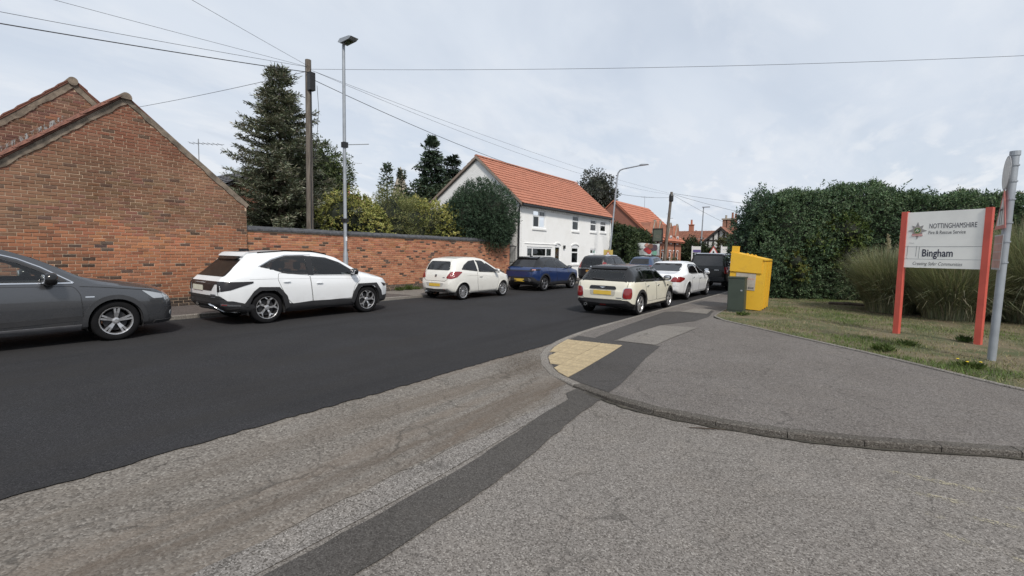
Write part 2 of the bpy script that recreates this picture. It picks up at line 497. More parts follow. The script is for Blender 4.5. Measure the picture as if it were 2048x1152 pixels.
sheetobj('old_road_strip', [(-4.6, -60), (-2.69, -60)] + _w + [(-2.74, 4.62), (-2.95, 4.95), (-2.9, 5.6), (-4.2, 7.4), (-4.6, 9)], M_oldroad, .004)
_l = [(-2.36 - .05 * smooth01(y / 5) - .17 * smooth01((y - 2.5) / 2.4) + random.uniform(-.012, .012), y) for y in np.arange(-8, 4.9, .15)]
_r = [(-1.99 - .06 * smooth01(y / 4) - .23 * smooth01((y - 2.5) / 2.6) + random.uniform(-.012, .012), y) for y in np.arange(-8, 5.0, .15)]
sheetobj('trench_patch', _l + [(-2.72, 4.95), (-2.7, 5.3), (-2.25, 5.1)] + _r[::-1], M_trench, .0098)
def dusty(name, c, lo, hi, sx, sy, amt):
    t = NT(name); v = t.coord('World'); out = [n for n in t.n if n.type == 'OUTPUT_MATERIAL'][0]
    tr, mx = t.new('ShaderNodeBsdfTransparent'), t.new('ShaderNodeMixShader'); g_ = t.noise(v, 60, 4, .7)
    t.col(t.mix(t.ramp(g_, .35, .65), tuple(x * .82 for x in c), tuple(x * 1.15 for x in c))).rough(1.).set(Specular_IOR_Level=.1)
    f = t.math('MULTIPLY', t.math('MULTIPLY', t.ramp(t.noise(t.coord('World', scale=(sx, sy, 1)), 1., 5, .65, .4), lo, hi), t.ramp(t.noise(v, 14, 4, .7), .25, .55, .35, 1.)), amt)
    t.l.new(f, mx.inputs[0]); t.l.new(tr.outputs[0], mx.inputs[1]); t.l.new(t.b.outputs[0], mx.inputs[2]); t.l.new(mx.outputs[0], out.inputs[0]); return t.m
M_dust = dusty('road_dust', (.180, .146, .118), .38, .72, 2.4, .4, .75)
sheetobj('dust_band', [(x - .30 - .22 * smooth01((y - 3.2) / 2) + random.uniform(-.05, .05), y) for x, y in [(-2.86, q) for q in np.arange(-8, 5.6, .2)]] + [(-2.95, 5.45), (-2.80, 4.9)] + [(-2.72 + random.uniform(-.012, .0), q) for q in np.arange(4.6, -8, -.2)], M_dust, .0078)
sheetobj('dust_streak', [(-3.95, -6), (-3.75, -6), (-3.7, 3.5), (-3.55, 6.2), (-3.95, 6.4), (-4.0, 3)], dusty('pale_dust', (.20, .172, .145), .42, .72, 2.2, .3, .5), .0078)
sheetobj('oil_streak', [(-3.62, -6), (-3.25, -6), (-3.25, 4.4), (-3.62, 4.6)], dusty('oily_stain', (.12, .117, .11), .46, .72, 3.4, .5, .55), .0078)
sheetobj('light_strip', [(-2.69, -9)] + [(-2.67 + random.uniform(-.02, .02), q) for q in np.arange(-8, 4.4, .25)] + [(-2.62, 4.5), (-2.56, 4.42), (-2.55, 4.2)] + [(-2.42 - .12 * smooth01((q - 2) / 2.5), q) for q in np.arange(4.0, -8, -.4)] + [(-2.42, -9)], aggregate('light_strip', (.215, .20, .187), (.40, .38, .355), (.085, .078, .07), speck=115, crack=.5, stain=.3), .0062)
# washed-up grit and dirt in the gutter corner
M_grit = NT('grit'); _v = M_grit.coord('World')
M_grit.col(M_grit.mix(M_grit.ramp(M_grit.noise(_v, 30, 5, .7), .35, .7), (.075, .058, .045), (.21, .175, .14))).rough(1.); M_grit = M_grit.m
def grit(name, cx, cy, sx, sy, rot, n, hmax, label):
    V = []; C = []
    for i in range(n):
        a, b = RNG.normal(0, .42, 2); x = cx + (a * sx * math.cos(rot) - b * sy * math.sin(rot)); y = cy + (a * sx * math.sin(rot) + b * sy * math.cos(rot))
        s = RNG.uniform(.0015, .0045); z = .006 + hmax * math.exp(-(a * a + b * b) * 2) * RNG.uniform(0, 1)
        q = RNG.normal(0, 1, (4, 3)) * s; q[:, 2] = np.abs(q[:, 2])
        V.append(q + (x, y, z)); g = RNG.uniform(.05, .2); C.append((g * 1.2, g, g * .82))
    o = obj(name, quadmesh(name, np.array(V), leafmat(name + '_mat', .95, 0.), C)); return tag(o, label, 'grit', kind='stuff')
grit('gutter_grit', -4.0, 5.9, .55, 1.1, .45, 9000, .012, 'brown grit and dead leaves washed against the flush kerb')

# pavement on the corner
inner = offset(KL, .125)
if inner[60][0] < KL[60][0]: inner = offset(KL, -.125)
EDG = cr([(-3.0, 30), (-3.05, 18), (-3.06, 15.6), (-2.96, 13.6), (-2.66, 12.94), (-1.83, 12.13), (-.75, 11.1), (.08, 10.37), (.73, 9.74), (1.26, 9.18), (1.87, 8.56), (2.5, 8.15), (3.6, 8.6), (6, 10.3), (9, 14)], 6)
sheetobj('pavement', inner + EDG[::-1], M_pave, lambda x, y: pave_z(x, y) - .004, .45)
sheetobj('pavement_beyond', [(-4.5, 30), (-3.0, 30), (-3, 120), (-4.5, 120)], M_pave, .08)
def lay(name, poly, mat, lift): return sheetobj(name, poly, mat, lambda x, y: pave_z(x, y) + lift, .35)
lay('asphalt_patch', [(-4.42, 8.5), (-2.73, 8.46), (-2.62, 7.4), (-2.3, 5.6), (-2.26, 5.17), (-2.7, 5.36), (-3.15, 5.62), (-3.7, 6.2), (-4.13, 7.0), (-4.38, 7.9)], M_patch, .002)
lay('asphalt_service_strip', [(-4.05, 8.5), (-4.3, 13.6), (-3.25, 14.9), (-3.02, 13.3), (-3.1, 12.2), (-3.55, 10.9), (-3.64, 8.48)], M_patch, .002)
lay('pale_trench_patch', [(-3.6, 8.5), (-2.83, 8.5), (-2.74, 11.1), (-3.5, 10.9)], M_slabt, .006)
lay('pale_square_patch', [(-3.95, 13.95), (-3.86, 15.1), (-3.36, 15.2), (-3.22, 13.95)], M_slabt, .006)
def stones(parent, name, line, step, width, depth, mat, ztop, side=1., gap=.008):
    P = resample(line, step); n = 0
    for a, b in zip(P[:-1], P[1:]):
        d = Vector((b[0] - a[0], b[1] - a[1])); L = d.length
        if L < 1e-4: continue
        d /= L; nrm = Vector((-d.y, d.x)) * side
        a2 = Vector(a) + d * gap / 2; b2 = Vector(b) - d * gap / 2
        za, zb = ztop(*a) + random.uniform(-.002, .002), ztop(*b) + random.uniform(-.002, .002)
        c = .012; vs = []
        for p, z in ((a2, za), (b2, zb)):
            for o, h in ((0, -depth), (0, z - c), (c, z), (width, z), (width, -depth)):
                q = p + nrm * o; vs.append((q.x, q.y, h))
        fs = [(0, 5, 6, 1), (1, 6, 7, 2), (2, 7, 8, 3), (3, 8, 9, 4), (0, 1, 2, 3, 4), (9, 8, 7, 6, 5)]
        mb = MB().add(vs, fs); mb.build(name, mat(*a) if callable(mat) else mat, parent); n += 1
kerb = struct('kerb')
side = 1. if np.allclose(np.array(inner), np.array(offset(KL, .125))) else -1.
M_kerb_old = aggregate('old_kerb', (.115, .105, .094), (.21, .20, .185), (.055, .05, .045), speck=110, stain=.8, bumpd=.006)
stones(kerb, 'kerb_stone', KL, .62, .125, .1, lambda x, y: M_kerb if y > 5.35 and x < -2.9 else M_kerb_old, pave_z, side)
_ga, _gb = offset(KL[76:], -.01 * side), offset(KL[76:], -.045 * side)
sheetobj('gutter_dirt', _ga + [(x + random.uniform(-.015, .015), y + random.uniform(-.015, .015)) for x, y in _gb[::-1]], plain('gutter_moss', (.045, .04, .03), .95, var=.4, scale=9), .0105)
edging = struct('verge_edging')
stones(edging, 'edging_stone', EDG, .75, .05, .05, M_kerb, lambda x, y: pave_z(x, y) + .022, 1.)
kerb_l = struct('far_kerb')
stones(kerb_l, 'kerb_stone', [(-12.58, -9), (-12.58, 70)], .915, .125, .1, M_kerb, lambda x, y: .105, 1.)
sheetobj('far_pavement', [(-15.2, -40), (-12.70, -40), (-12.70, 70), (-15.2, 70)], M_leftpave, .1)
sheetobj('far_pavement_patch', [(-14.7, 11.2), (-12.72, 11.6), (-12.72, 14.6), (-14.7, 15.2)], M_slabt, .104)
# blister paving on the corner
tb = MB().box(-.196, .196, -.196, .196, -.03, 0)
for i in range(6):
    for j in range(6):
        x, y = -.163 + i * .065, -.163 + j * .065
        tb.add([(x - .017, y - .017, 0), (x + .017, y - .017, 0), (x + .017, y + .017, 0), (x - .017, y + .017, 0), (x - .01, y - .01, .007), (x + .01, y - .01, .007), (x + .01, y + .01, .007), (x - .01, y + .01, .007)],
               [(4, 5, 6, 7), (0, 1, 5, 4), (1, 2, 6, 5), (2, 3, 7, 6), (3, 0, 4, 7)])
tile_me = mesh('blister_tile', tb.v, tb.f, M_tactile)
tact = struct('tactile_paving')
A, Bv = Vector((.118, -.993)), Vector((-.993, -.118))
o0 = Vector((-3.33, 8.16)); kin = np.array(inner); ring_ = inner + EDG[::-1]
def inside(x, y):
    r_ = False; j = len(ring_) - 1
    for i in range(len(ring_)):
        (xi, yi), (xj, yj) = ring_[i], ring_[j]
        if (yi > y) != (yj > y) and x < (xj - xi) * (y - yi) / (yj - yi) + xi: r_ = not r_
        j = i
    return r_
for i in range(8):
    for j in range(3):
        c = o0 + A * (.2 + .4 * i) + Bv * (.2 + .4 * j)
        e = .15; zx = (pave_z(c.x + e, c.y) - pave_z(c.x - e, c.y)) / (2 * e); zy = (pave_z(c.x, c.y + e) - pave_z(c.x, c.y - e)) / (2 * e)
        nv = Vector((-zx, -zy, 1)).normalized(); xa = Vector((Bv.x, Bv.y, 0)); xa = (xa - nv * xa.dot(nv)).normalized(); ya = nv.cross(xa)
        mw = Matrix((xa, ya, nv)).transposed().to_4x4(); mw.translation = (c.x, c.y, pave_z(c.x, c.y) + .008 + random.uniform(-.001, .002))
        dd = np.hypot(kin[:, 0] - c.x, kin[:, 1] - c.y); k = int(np.argmin(dd)); ins = inside(c.x, c.y)
        if ins and dd[k] > .29: me_ = tile_me
        else:   # slab cut to the kerb line
            tg = Vector(inner[min(k + 1, len(inner) - 1)]) - Vector(inner[max(k - 1, 0)]); tg.normalize(); nk_ = Vector((-tg.y, tg.x))
            if inside(inner[k][0] - nk_.x * .1, inner[k][1] - nk_.y * .1): nk_ = -nk_
            off_ = (Vector(inner[k]) + nk_ * .03 - c); xa2, ya2 = Vector((xa.x, xa.y)), Vector((ya.x, ya.y)); pn = Vector((nk_.dot(xa2), nk_.dot(ya2))); pd_ = off_.dot(nk_)
            P4 = [Vector(q) for q in ((-.196, -.196), (.196, -.196), (.196, .196), (-.196, .196))]; out = []
            for q in range(4):
                p, r_ = P4[q], P4[(q + 1) % 4]; dp, dr = p.dot(pn) - pd_, r_.dot(pn) - pd_
                if dp >= 0: out.append((p.x, p.y))
                if dp * dr < 0: w_ = p.lerp(r_, dp / (dp - dr)); out.append((w_.x, w_.y))
            if len(out) < 3: continue
            ar = abs(sum(out[q][0] * out[(q + 1) % len(out)][1] - out[(q + 1) % len(out)][0] * out[q][1] for q in range(len(out)))) / 2
            if ar < .02: continue
            t2 = MB().prism(out, lambda u, v, d: (u, v, d), -.03, 0.)
            for bi in range(6):
                for bj in range(6):
                    x, y = -.163 + bi * .065, -.163 + bj * .065
                    if Vector((x, y)).dot(pn) - pd_ < .02: continue
                    t2.add([(x - .017, y - .017, 0), (x + .017, y - .017, 0), (x + .017, y + .017, 0), (x - .017, y + .017, 0), (x - .01, y - .01, .007), (x + .01, y - .01, .007), (x + .01, y + .01, .007), (x - .01, y + .01, .007)],
                           [(4, 5, 6, 7), (0, 1, 5, 4), (1, 2, 6, 5), (2, 3, 7, 6), (3, 0, 4, 7)])
            me_ = mesh('cut_tile', t2.v, t2.f, M_tactile)
        o = obj('tactile_tile', me_, tact); o.matrix_world = mw
# faded yellow letters on the drive
M_yel = NT('faded_yellow'); _v = M_yel.coord('World')
_o = [n for n in M_yel.n if n.type == 'OUTPUT_MATERIAL'][0]
_tr = M_yel.new('ShaderNodeBsdfTransparent'); _mx = M_yel.new('ShaderNodeMixShader')
M_yel.col((.40, .36, .25)).rough(.9)
M_yel.l.new(M_yel.math('MULTIPLY', M_yel.ramp(M_yel.noise(_v, 45, 4, .75), .46, .62), M_yel.ramp(M_yel.noise(_v, 5.5, 4, .6), .40, .60, 0., .8)), _mx.inputs[0])
M_yel.l.new(_tr.outputs[0], _mx.inputs[1]); M_yel.l.new(M_yel.b.outputs[0], _mx.inputs[2]); M_yel.l.new(_mx.outputs[0], _o.inputs[0]); M_yel = M_yel.m
mb = MB()
for (x0, y0, x1, y1, w) in ((.33, 4.74, 1.2, 4.79, .07), (.36, 4.42, .76, 4.44, .07), (.95, 4.56, 1.5, 4.60, .06), (.46, 4.12, .6, 4.1, .06), (.72, 4.22, 1.0, 4.25, .05), (1.0, 4.42, 1.5, 4.44, .05), (.45, 3.9, 1.1, 3.72, .05), (1.0, 3.4, 1.5, 3.45, .07)):
    d = Vector((x1 - x0, y1 - y0)).normalized(); n_ = Vector((-d.y, d.x)) * w / 2
    mb.add([(x0 - n_.x, y0 - n_.y, .005), (x1 - n_.x, y1 - n_.y, .005), (x1 + n_.x, y1 + n_.y, .005), (x0 + n_.x, y0 + n_.y, .005)], [(0, 1, 2, 3)])
tag(mb.build('road_marking', M_yel), kind='structure')
tw = MB().tube([(-1.2, 4.70, .012), (-1.1, 4.745, .016), (-1.0, 4.81, .012), (-.9, 4.86, .013)], [.004, .006, .005, .003], 6).build('twig', plain('dead_twig', (.045, .03, .02), .9))
tag(tw, 'thin dark twig lying on the driveway below the kerb', 'twig')

# ------------------------------------------------------------------ bricks
def brick_rows(y0, y1, z0, z1, bond, ylim=None, course=.077, jit=.004):
    """list of (yc, zc, length) ; bond: which rows hold headers"""
    out = []; row = 0; z = z0
    while z + course * .5 < z1:
        lo, hi = (y0, y1) if ylim is None else ylim(z + course)
        lo, hi = max(lo, y0), min(hi, y1)
        if bond == 'garden': pat = [.238]
        elif bond == 'flemish': pat = [.225, .112]
        else: pat = [.225]
        y = y0 - (row % 2) * .119 - random.uniform(0, .035); i = row
        while y < hi:
            L = pat[i % len(pat)] + random.uniform(-.008, .008)
            a, b = max(y, lo), min(y + L, hi)
            if b - a > .045: out.append(((a + b) / 2, z + course / 2 + random.uniform(-jit, jit) * .5, b - a))
            y += L; i += 1
        z += course; row += 1
    return out
unit_me = {}
def brick_unit(col):
    key = tuple(round(c, 3) for c in col)
    if key not in unit_me:
        v = [(-.5, -.5, -.5), (.42, -.5, -.5), (.42, .5, -.5), (-.5, .5, -.5), (-.5, -.5, .5), (.42, -.5, .5), (.42, .5, .5), (-.5, .5, .5), (.5, -.46, -.4), (.5, .46, -.4), (.5, .46, .4), (.5, -.46, .4)]
        f = [(1, 2, 9, 8), (2, 6, 10, 9), (6, 5, 11, 10), (5, 1, 8, 11), (8, 9, 10, 11), (0, 1, 5, 4), (2, 3, 7, 6), (0, 3, 2, 1), (4, 5, 6, 7)]
        unit_me[key] = mesh('brick', v, f, M_brick, cols=[col + (1,)] * 12)
    return unit_me[key]
def lay_bricks(parent, rows, x, colfn, palette_n=24, score=None, nmax=300, proud=.010, pname='brick'):
    """300 best-seen bricks as parts; the rest joined in one part"""
    S = sorted(rows, key=score or (lambda r: (r[0]) ** 2 + (r[1] - 1.6) ** 2))
    pick, rest = S[:nmax], S[nmax:]
    cache = {}
    for yc, zc, L in pick:
        c = colfn(yc, zc); q = tuple(round(v * 40) / 40 if v > .1 else round(v * 80) / 80 for v in c)
        obj(pname, brick_unit(q), parent, (x - .03 + proud + random.uniform(-.003, .004), yc, zc), (random.uniform(-.012, .012), 0, 0), (.06, L - .0115, .066))
    if rest:
        U = np.array([(-.5, -.5, -.5), (.42, -.5, -.5), (.42, .5, -.5), (-.5, .5, -.5), (-.5, -.5, .5), (.42, -.5, .5), (.42, .5, .5), (-.5, .5, .5), (.5, -.46, -.4), (.5, .46, -.4), (.5, .46, .4), (.5, -.46, .4)])
        F = [(1, 2, 9, 8), (2, 6, 10, 9), (6, 5, 11, 10), (5, 1, 8, 11), (8, 9, 10, 11)]
        V, FF, C = [], [], []
        for k, (yc, zc, L) in enumerate(rest):
            q = U * (.06, L - .0115, .066) + (x - .03 + proud + random.uniform(-.003, .004), yc, zc)
            V += [tuple(p) for p in q]; FF += [tuple(i + 12 * k for i in f) for f in F]; C += [colfn(yc, zc) + (1,)] * 12
        o = obj('brick_rows', mesh('brick_rows', V, FF, M_brick, cols=C), parent); o['kind'] = 'stuff'
def jig(c, a=.14):
    k = 1 + random.uniform(-a, a); h = random.uniform(-.06, .06)
    return (c[0] * k, c[1] * k * (1 + h), c[2] * k * (1 + h))
def col_garden(y, z):
    if z < .34: return jig((.075, .062, .055), .3)
    r = random.random()
    if r < .09: return jig((.085, .055, .045), .3)
    if r < .22: return jig((.27, .105, .062), .2)
    if r < .45: return jig((.44, .20, .113))
    return jig((.375, .155, .088))
def col_barn(y, z):
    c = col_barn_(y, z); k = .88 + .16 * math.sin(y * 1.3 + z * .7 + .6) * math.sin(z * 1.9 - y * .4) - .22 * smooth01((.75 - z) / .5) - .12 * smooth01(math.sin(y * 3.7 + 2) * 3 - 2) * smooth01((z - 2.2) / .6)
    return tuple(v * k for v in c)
def col_barn_(y, z):
    if z < .34: return jig((.075, .062, .055), .3)
    e = 2.15 + .16 * math.sin(y * 2.3) + .12 * math.sin(y * 5.1 + 1) + random.uniform(-.15, .15)
    r = random.random()
    if z < e:
        if r < .09: return jig((.095, .064, .054), .3)
        if r < .3: return jig((.28, .125, .078), .16)
        return jig((.395, .167, .092), .14)
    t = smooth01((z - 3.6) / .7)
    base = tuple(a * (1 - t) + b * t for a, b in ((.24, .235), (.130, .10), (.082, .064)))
    if r < .06: return jig((.135, .085, .063), .2)
    if r < .2: return jig((.25, .125, .083), .15)
    return jig(base, .13)
def col_barn2(y, z): return jig((.175, .09, .066), .3) if random.random() < .8 else jig((.24, .11, .07), .2)

# ------------------------------------------------------------------ barn beside the street
WX = -14.8
barn = thing('brick_barn', 'low brick barn with plain gable end behind the dark grey car', 'barn', (0, 0, 0))
AY, AZ, SR, SLs = 4.03, 5.33, .836, .867
def barn_lim(z): return (AY - (AZ - z) / SLs + .10, AY + (AZ - z) / SR - .10)
BX = -14.7
gp = [(1.2, .02), (6.83, .02), (6.83, 2.98), (AY, AZ - .03), (1.2, AZ - .03 - (AY - 1.2) * SLs)]
MB().prism(gp, lambda u, v, d: (d, u, v), BX - .35, BX).build('wall', M_mortar, barn)
rows = brick_rows(1.2, 6.83, .1, 5.2, 'garden', barn_lim)
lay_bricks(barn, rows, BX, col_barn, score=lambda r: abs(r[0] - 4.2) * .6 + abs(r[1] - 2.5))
# side wall returning from the right-hand corner
MB().box(-24, BX - .36, 6.55, 6.82, .02, 2.9).build('side_wall', M_mortar, barn)
SK = -.03   # ridge runs back a touch skewed
def band(name, y0, z0, y1, z1, w, seg, mat, parent, x0, x1, irregular=.012):
    n = max(2, int(math.hypot(y1 - y0, z1 - z0) / seg)); d = Vector((y1 - y0, z1 - z0)).normalized(); nn = Vector((-d.y, d.x))
    if nn.y > 0: nn = -nn
    pts = []
    for i in range(n + 1):
        t = i / n; pts.append((y0 + (y1 - y0) * t, z0 + (z1 - z0) * t, w + random.uniform(-irregular, irregular) * 2))
    V, F = [], []
    for y, z, ww in pts:
        for x in (x0, x1):
            V += [(x + random.uniform(-.004, .004), y, z), (x + random.uniform(-.004, .004), y + nn.x * ww, z + nn.y * ww)]
    for i in range(n):
        a = i * 4; b = a + 4
        F += [(a + 2, b + 2, b + 3, a + 3), (a, b, b + 2, a + 2), (a + 1, a + 3, b + 3, b + 1), (a, a + 1, b + 1, b)]
    F += [(0, 2, 3, 1), (n * 4, n * 4 + 1, n * 4 + 3, n * 4 + 2)]
    return MB().add(V, F).build(name, mat, parent)
band('verge_fillet', AY, AZ + .05, 6.9, AZ + .05 - (6.9 - AY) * SR, .13, .12, M_cement, barn, BX - .2, BX + .035)
band('verge_fillet', AY, AZ + .02, 1.2, AZ + .02 - (AY - 1.2) * SLs, .13, .12, M_cement, barn, BX - .2, BX + .035)
RL = 2.7
def roof_pt(yy, zz, d): return (BX + .06 - d - (.12 if yy > AY + .3 else 0), yy + SK * d, zz)
rs = MB()
for sgn, sl, ye in ((1, SR, 6.84), (-1, SLs, .9)):
    dz = abs(ye - AY) * sl
    q = [roof_pt(AY, AZ + .03, 0), roof_pt(ye, AZ + .03 - dz, 0), roof_pt(ye, AZ + .03 - dz, RL), roof_pt(AY, AZ + .03, RL)]
    rs.add(q + [(a, b, c + .03) for a, b, c in q], [(0, 1, 2, 3), (7, 6, 5, 4), (0, 4, 5, 1), (1, 5, 6, 2), (2, 6, 7, 3), (3, 7, 4, 0)])
roof = rs.build('roof', M_tile_old, barn)
# pantiles (one S-curve each)
pv, pf = [], []
prof = [(-.12, .0), (-.09, .018), (-.05, .005), (0, -.004), (.05, .008), (.085, .042), (.115, .05), (.14, .03)]
for k, u in enumerate((0, .34)):
    for x, z in prof: pv.append((x, -u, z + (.018 if u else .0)))
npf = len(prof)
for i in range(npf - 1): pf.append((i, i + 1, npf + i + 1, npf + i))
pv += [(x, y, z - .014) for x, y, z in pv[npf:]]
for i in range(npf - 1): pf.append((npf + i, npf + i + 1, 2 * npf + i + 1, 2 * npf + i))
pant = mesh('pantile', pv, pf, M_tile_old, smooth=False)
th = math.atan(SLs)
for i in range(11):
    for j in range(11):
        u = .12 + i * .30; d = .06 + j * .235
        y = AY - u * math.cos(th); z = AZ + .075 - u * math.sin(th) + random.uniform(-.008, .008)
        o = obj('pantile', pant, roof); p = roof_pt(y, z, d)
        xa = Vector((-1, SK, 0)).normalized(); ya = Vector((0, math.cos(th), math.sin(th))); za = xa.cross(ya).normalized()
        if za.z < 0: za = -za
        mw = Matrix((xa, ya, za)).transposed().to_4x4(); mw.translation = p; o.matrix_world = mw
for i in range(8):   # half-round ridge tiles
    d = i * .33; a = roof_pt(AY, AZ - .02, d - .05); b = roof_pt(AY, AZ - .02, d + .30)
    mb = MB(); 
    ring = [(math.cos(t) * .115, math.sin(t) * .125) for t in np.linspace(-.25, PI + .25, 11)]
    for p in (a, b): mb.v += [(p[0], p[1] + u, p[2] + v) for u, v in ring]
    mb.v += [(x, AY + (y - AY) * .86 if False else y, z - .02) for x, y, z in mb.v]
    for k in range(10): mb.f += [(k, k + 1, 12 + k, 11 + k)]
    mb.f += [tuple(range(11))[::-1]]
    mb.build('ridge_tile', M_cement if i == 0 else M_tile_old, barn)

# the taller gable behind it
B2X = -17.25
barn2 = thing('tall_brick_barn', 'taller brick gable with flaking paint rising behind the low barn', 'barn')
A2Y, A2Z, S2 = 3.60, 6.07, .97
gp2 = [(.3, 2.2), (6.6, 2.2), (6.6, A2Z - 3.0 * S2), (A2Y, A2Z - .03), (.3, A2Z - 3.3 * S2)]
MB().prism(gp2, lambda u, v, d: (d, u, v), B2X - .35, B2X).build('wall', M_mortar, barn2)
rows = brick_rows(.3, 6.2, 3.2, 6.0, 'garden', lambda z: (A2Y - (A2Z - z) / S2 + .12, A2Y + (A2Z - z) / S2 - .12))
lay_bricks(barn2, rows, B2X, col_barn2, score=lambda r: -r[1])
band('verge_fillet', A2Y, A2Z + .02, 6.6, A2Z + .02 - 3.0 * S2, .13, .12, M_cement, barn2, B2X - .2, B2X + .035)
band('verge_fillet', A2Y, A2Z + .02, .3, A2Z + .02 - 3.3 * S2, .13, .12, M_cement, barn2, B2X - .2, B2X + .035)
# old limewash line left above the lower roof
M_lime = NT('flaking_limewash'); _v = M_lime.coord('World')
_o = [n for n in M_lime.n if n.type == 'OUTPUT_MATERIAL'][0]; _tr = M_lime.new('ShaderNodeBsdfTransparent'); _mx = M_lime.new('ShaderNodeMixShader')
M_lime.col((.36, .37, .37)).rough(.9)
M_lime.l.new(M_lime.ramp(M_lime.noise(M_lime.coord('World', scale=(1, 9, 2.5)), 1.6, 5, .7), .46, .62), _mx.inputs[0]); M_lime.l.new(_tr.outputs[0], _mx.inputs[1]); M_lime.l.new(M_lime.b.outputs[0], _mx.inputs[2]); M_lime.l.new(_mx.outputs[0], _o.inputs[0]); M_lime = M_lime.m
yl = lambda t: AY + SK * 2.5 - t
MB().add([(B2X + .022, yl(t), AZ + dz - t * SLs) for t in np.linspace(.55, 3.0, 12) for dz in (.0, .30)], [(2 * i, 2 * i + 2, 2 * i + 3, 2 * i + 1) for i in range(11)]).build('limewash', M_lime, barn2)
rs = MB()
for ye in (6.9, 0.):
    dz = abs(ye - A2Y) * S2
    q = [(B2X + .05, A2Y, A2Z + .03), (B2X + .05, ye, A2Z + .03 - dz), (-27, ye, A2Z + .03 - dz), (-27, A2Y, A2Z + .03)]
    rs.add(q + [(a, b, c + .05) for a, b, c in q], [(0, 1, 2, 3), (7, 6, 5, 4), (0, 4, 5, 1), (1, 5, 6, 2), (2, 6, 7, 3), (3, 7, 4, 0)])
rs.build('roof', M_tile_old, barn2)
for i in range(9):   # stepped tile ends along the verge
    for sg in (-1, 1):
        u = .05 + i * .36; th2 = math.atan(S2)
        y, z = A2Y + sg * u * math.cos(th2), A2Z + .10 - u * math.sin(th2); y1, z1 = A2Y + sg * (u + .37) * math.cos(th2), A2Z + .12 - (u + .37) * math.sin(th2)
        MB().add([(B2X + .06, y, z - .03), (B2X + .06, y1, z1 - .03), (B2X + .06, y1, z1 + .015), (B2X + .06, y, z + .0), (B2X - .3, y, z - .03), (B2X - .3, y1, z1 - .03), (B2X - .3, y1, z1 + .015), (B2X - .3, y, z)],
                 [(0, 1, 2, 3), (4, 7, 6, 5), (3, 2, 6, 7), (0, 4, 5, 1), (1, 5, 6, 2), (0, 3, 7, 4)]).build('verge_tile', M_tile_old, barn2)
        if sg < 0:
            y, z = AY + sg * u * math.cos(th), AZ + .09 - u * math.sin(th); y1, z1 = AY + sg * (u + .37) * math.cos(th), AZ + .11 - (u + .37) * math.sin(th)
            MB().add([(BX + .05, y, z - .04), (BX + .05, y1, z1 - .04), (BX + .05, y1, z1 + .005), (BX + .05, y, z), (BX - .1, y, z - .04), (BX - .1, y1, z1 - .04), (BX - .1, y1, z1 + .005), (BX - .1, y, z)],
                     [(0, 1, 2, 3), (4, 7, 6, 5), (3, 2, 6, 7), (0, 4, 5, 1), (1, 5, 6, 2), (0, 3, 7, 4)]).build('verge_tile', M_tile_old, barn)
MB().lathe([(.11, 0), (.11, -9.6)], 'x', 16, (B2X + .08, A2Y, A2Z + .0)).add([(B2X + .08, A2Y + .11 * math.cos(a), A2Z + .11 * math.sin(a)) for a in np.linspace(0, 2 * PI, 16, endpoint=False)], [tuple(range(16))]).build('ridge_tiles', M_cement, barn2)

# ------------------------------------------------------------------ garden wall
gw = thing('garden_wall', 'long orange brick garden wall with dark coping and plinth beside the far pavement', 'wall')
W0, W1, WH = 6.86, 20.32, 2.22
MB().box(WX - .33, WX, W0, W1, .02, WH).build('wall', M_mortar, gw)
rows = brick_rows(W0, W1, .1, WH - .01, 'garden')
rows = [r for r in rows if r[1] < WH - .03]
lay_bricks(gw, rows, WX, col_garden, score=lambda r: (r[0] - 9) ** 2 * .25 + (0 if r[1] > 1.45 else 40))
y = W0
while y < W1 - .1:
    L = min(.46 + random.uniform(-.01, .01), W1 - y); dz = random.uniform(-.008, .008)
    pr = [(-.38, 0), (.06, 0), (.06, .055), (-.10, .15), (-.22, .15), (-.38, .055)]
    MB().prism(pr, lambda u, v, d: (WX + u, d, WH + v + dz), y + .004, y + L - .004).build('coping_stone', M_coping, gw)
    y += L
mb = MB()   # pointed plinth top
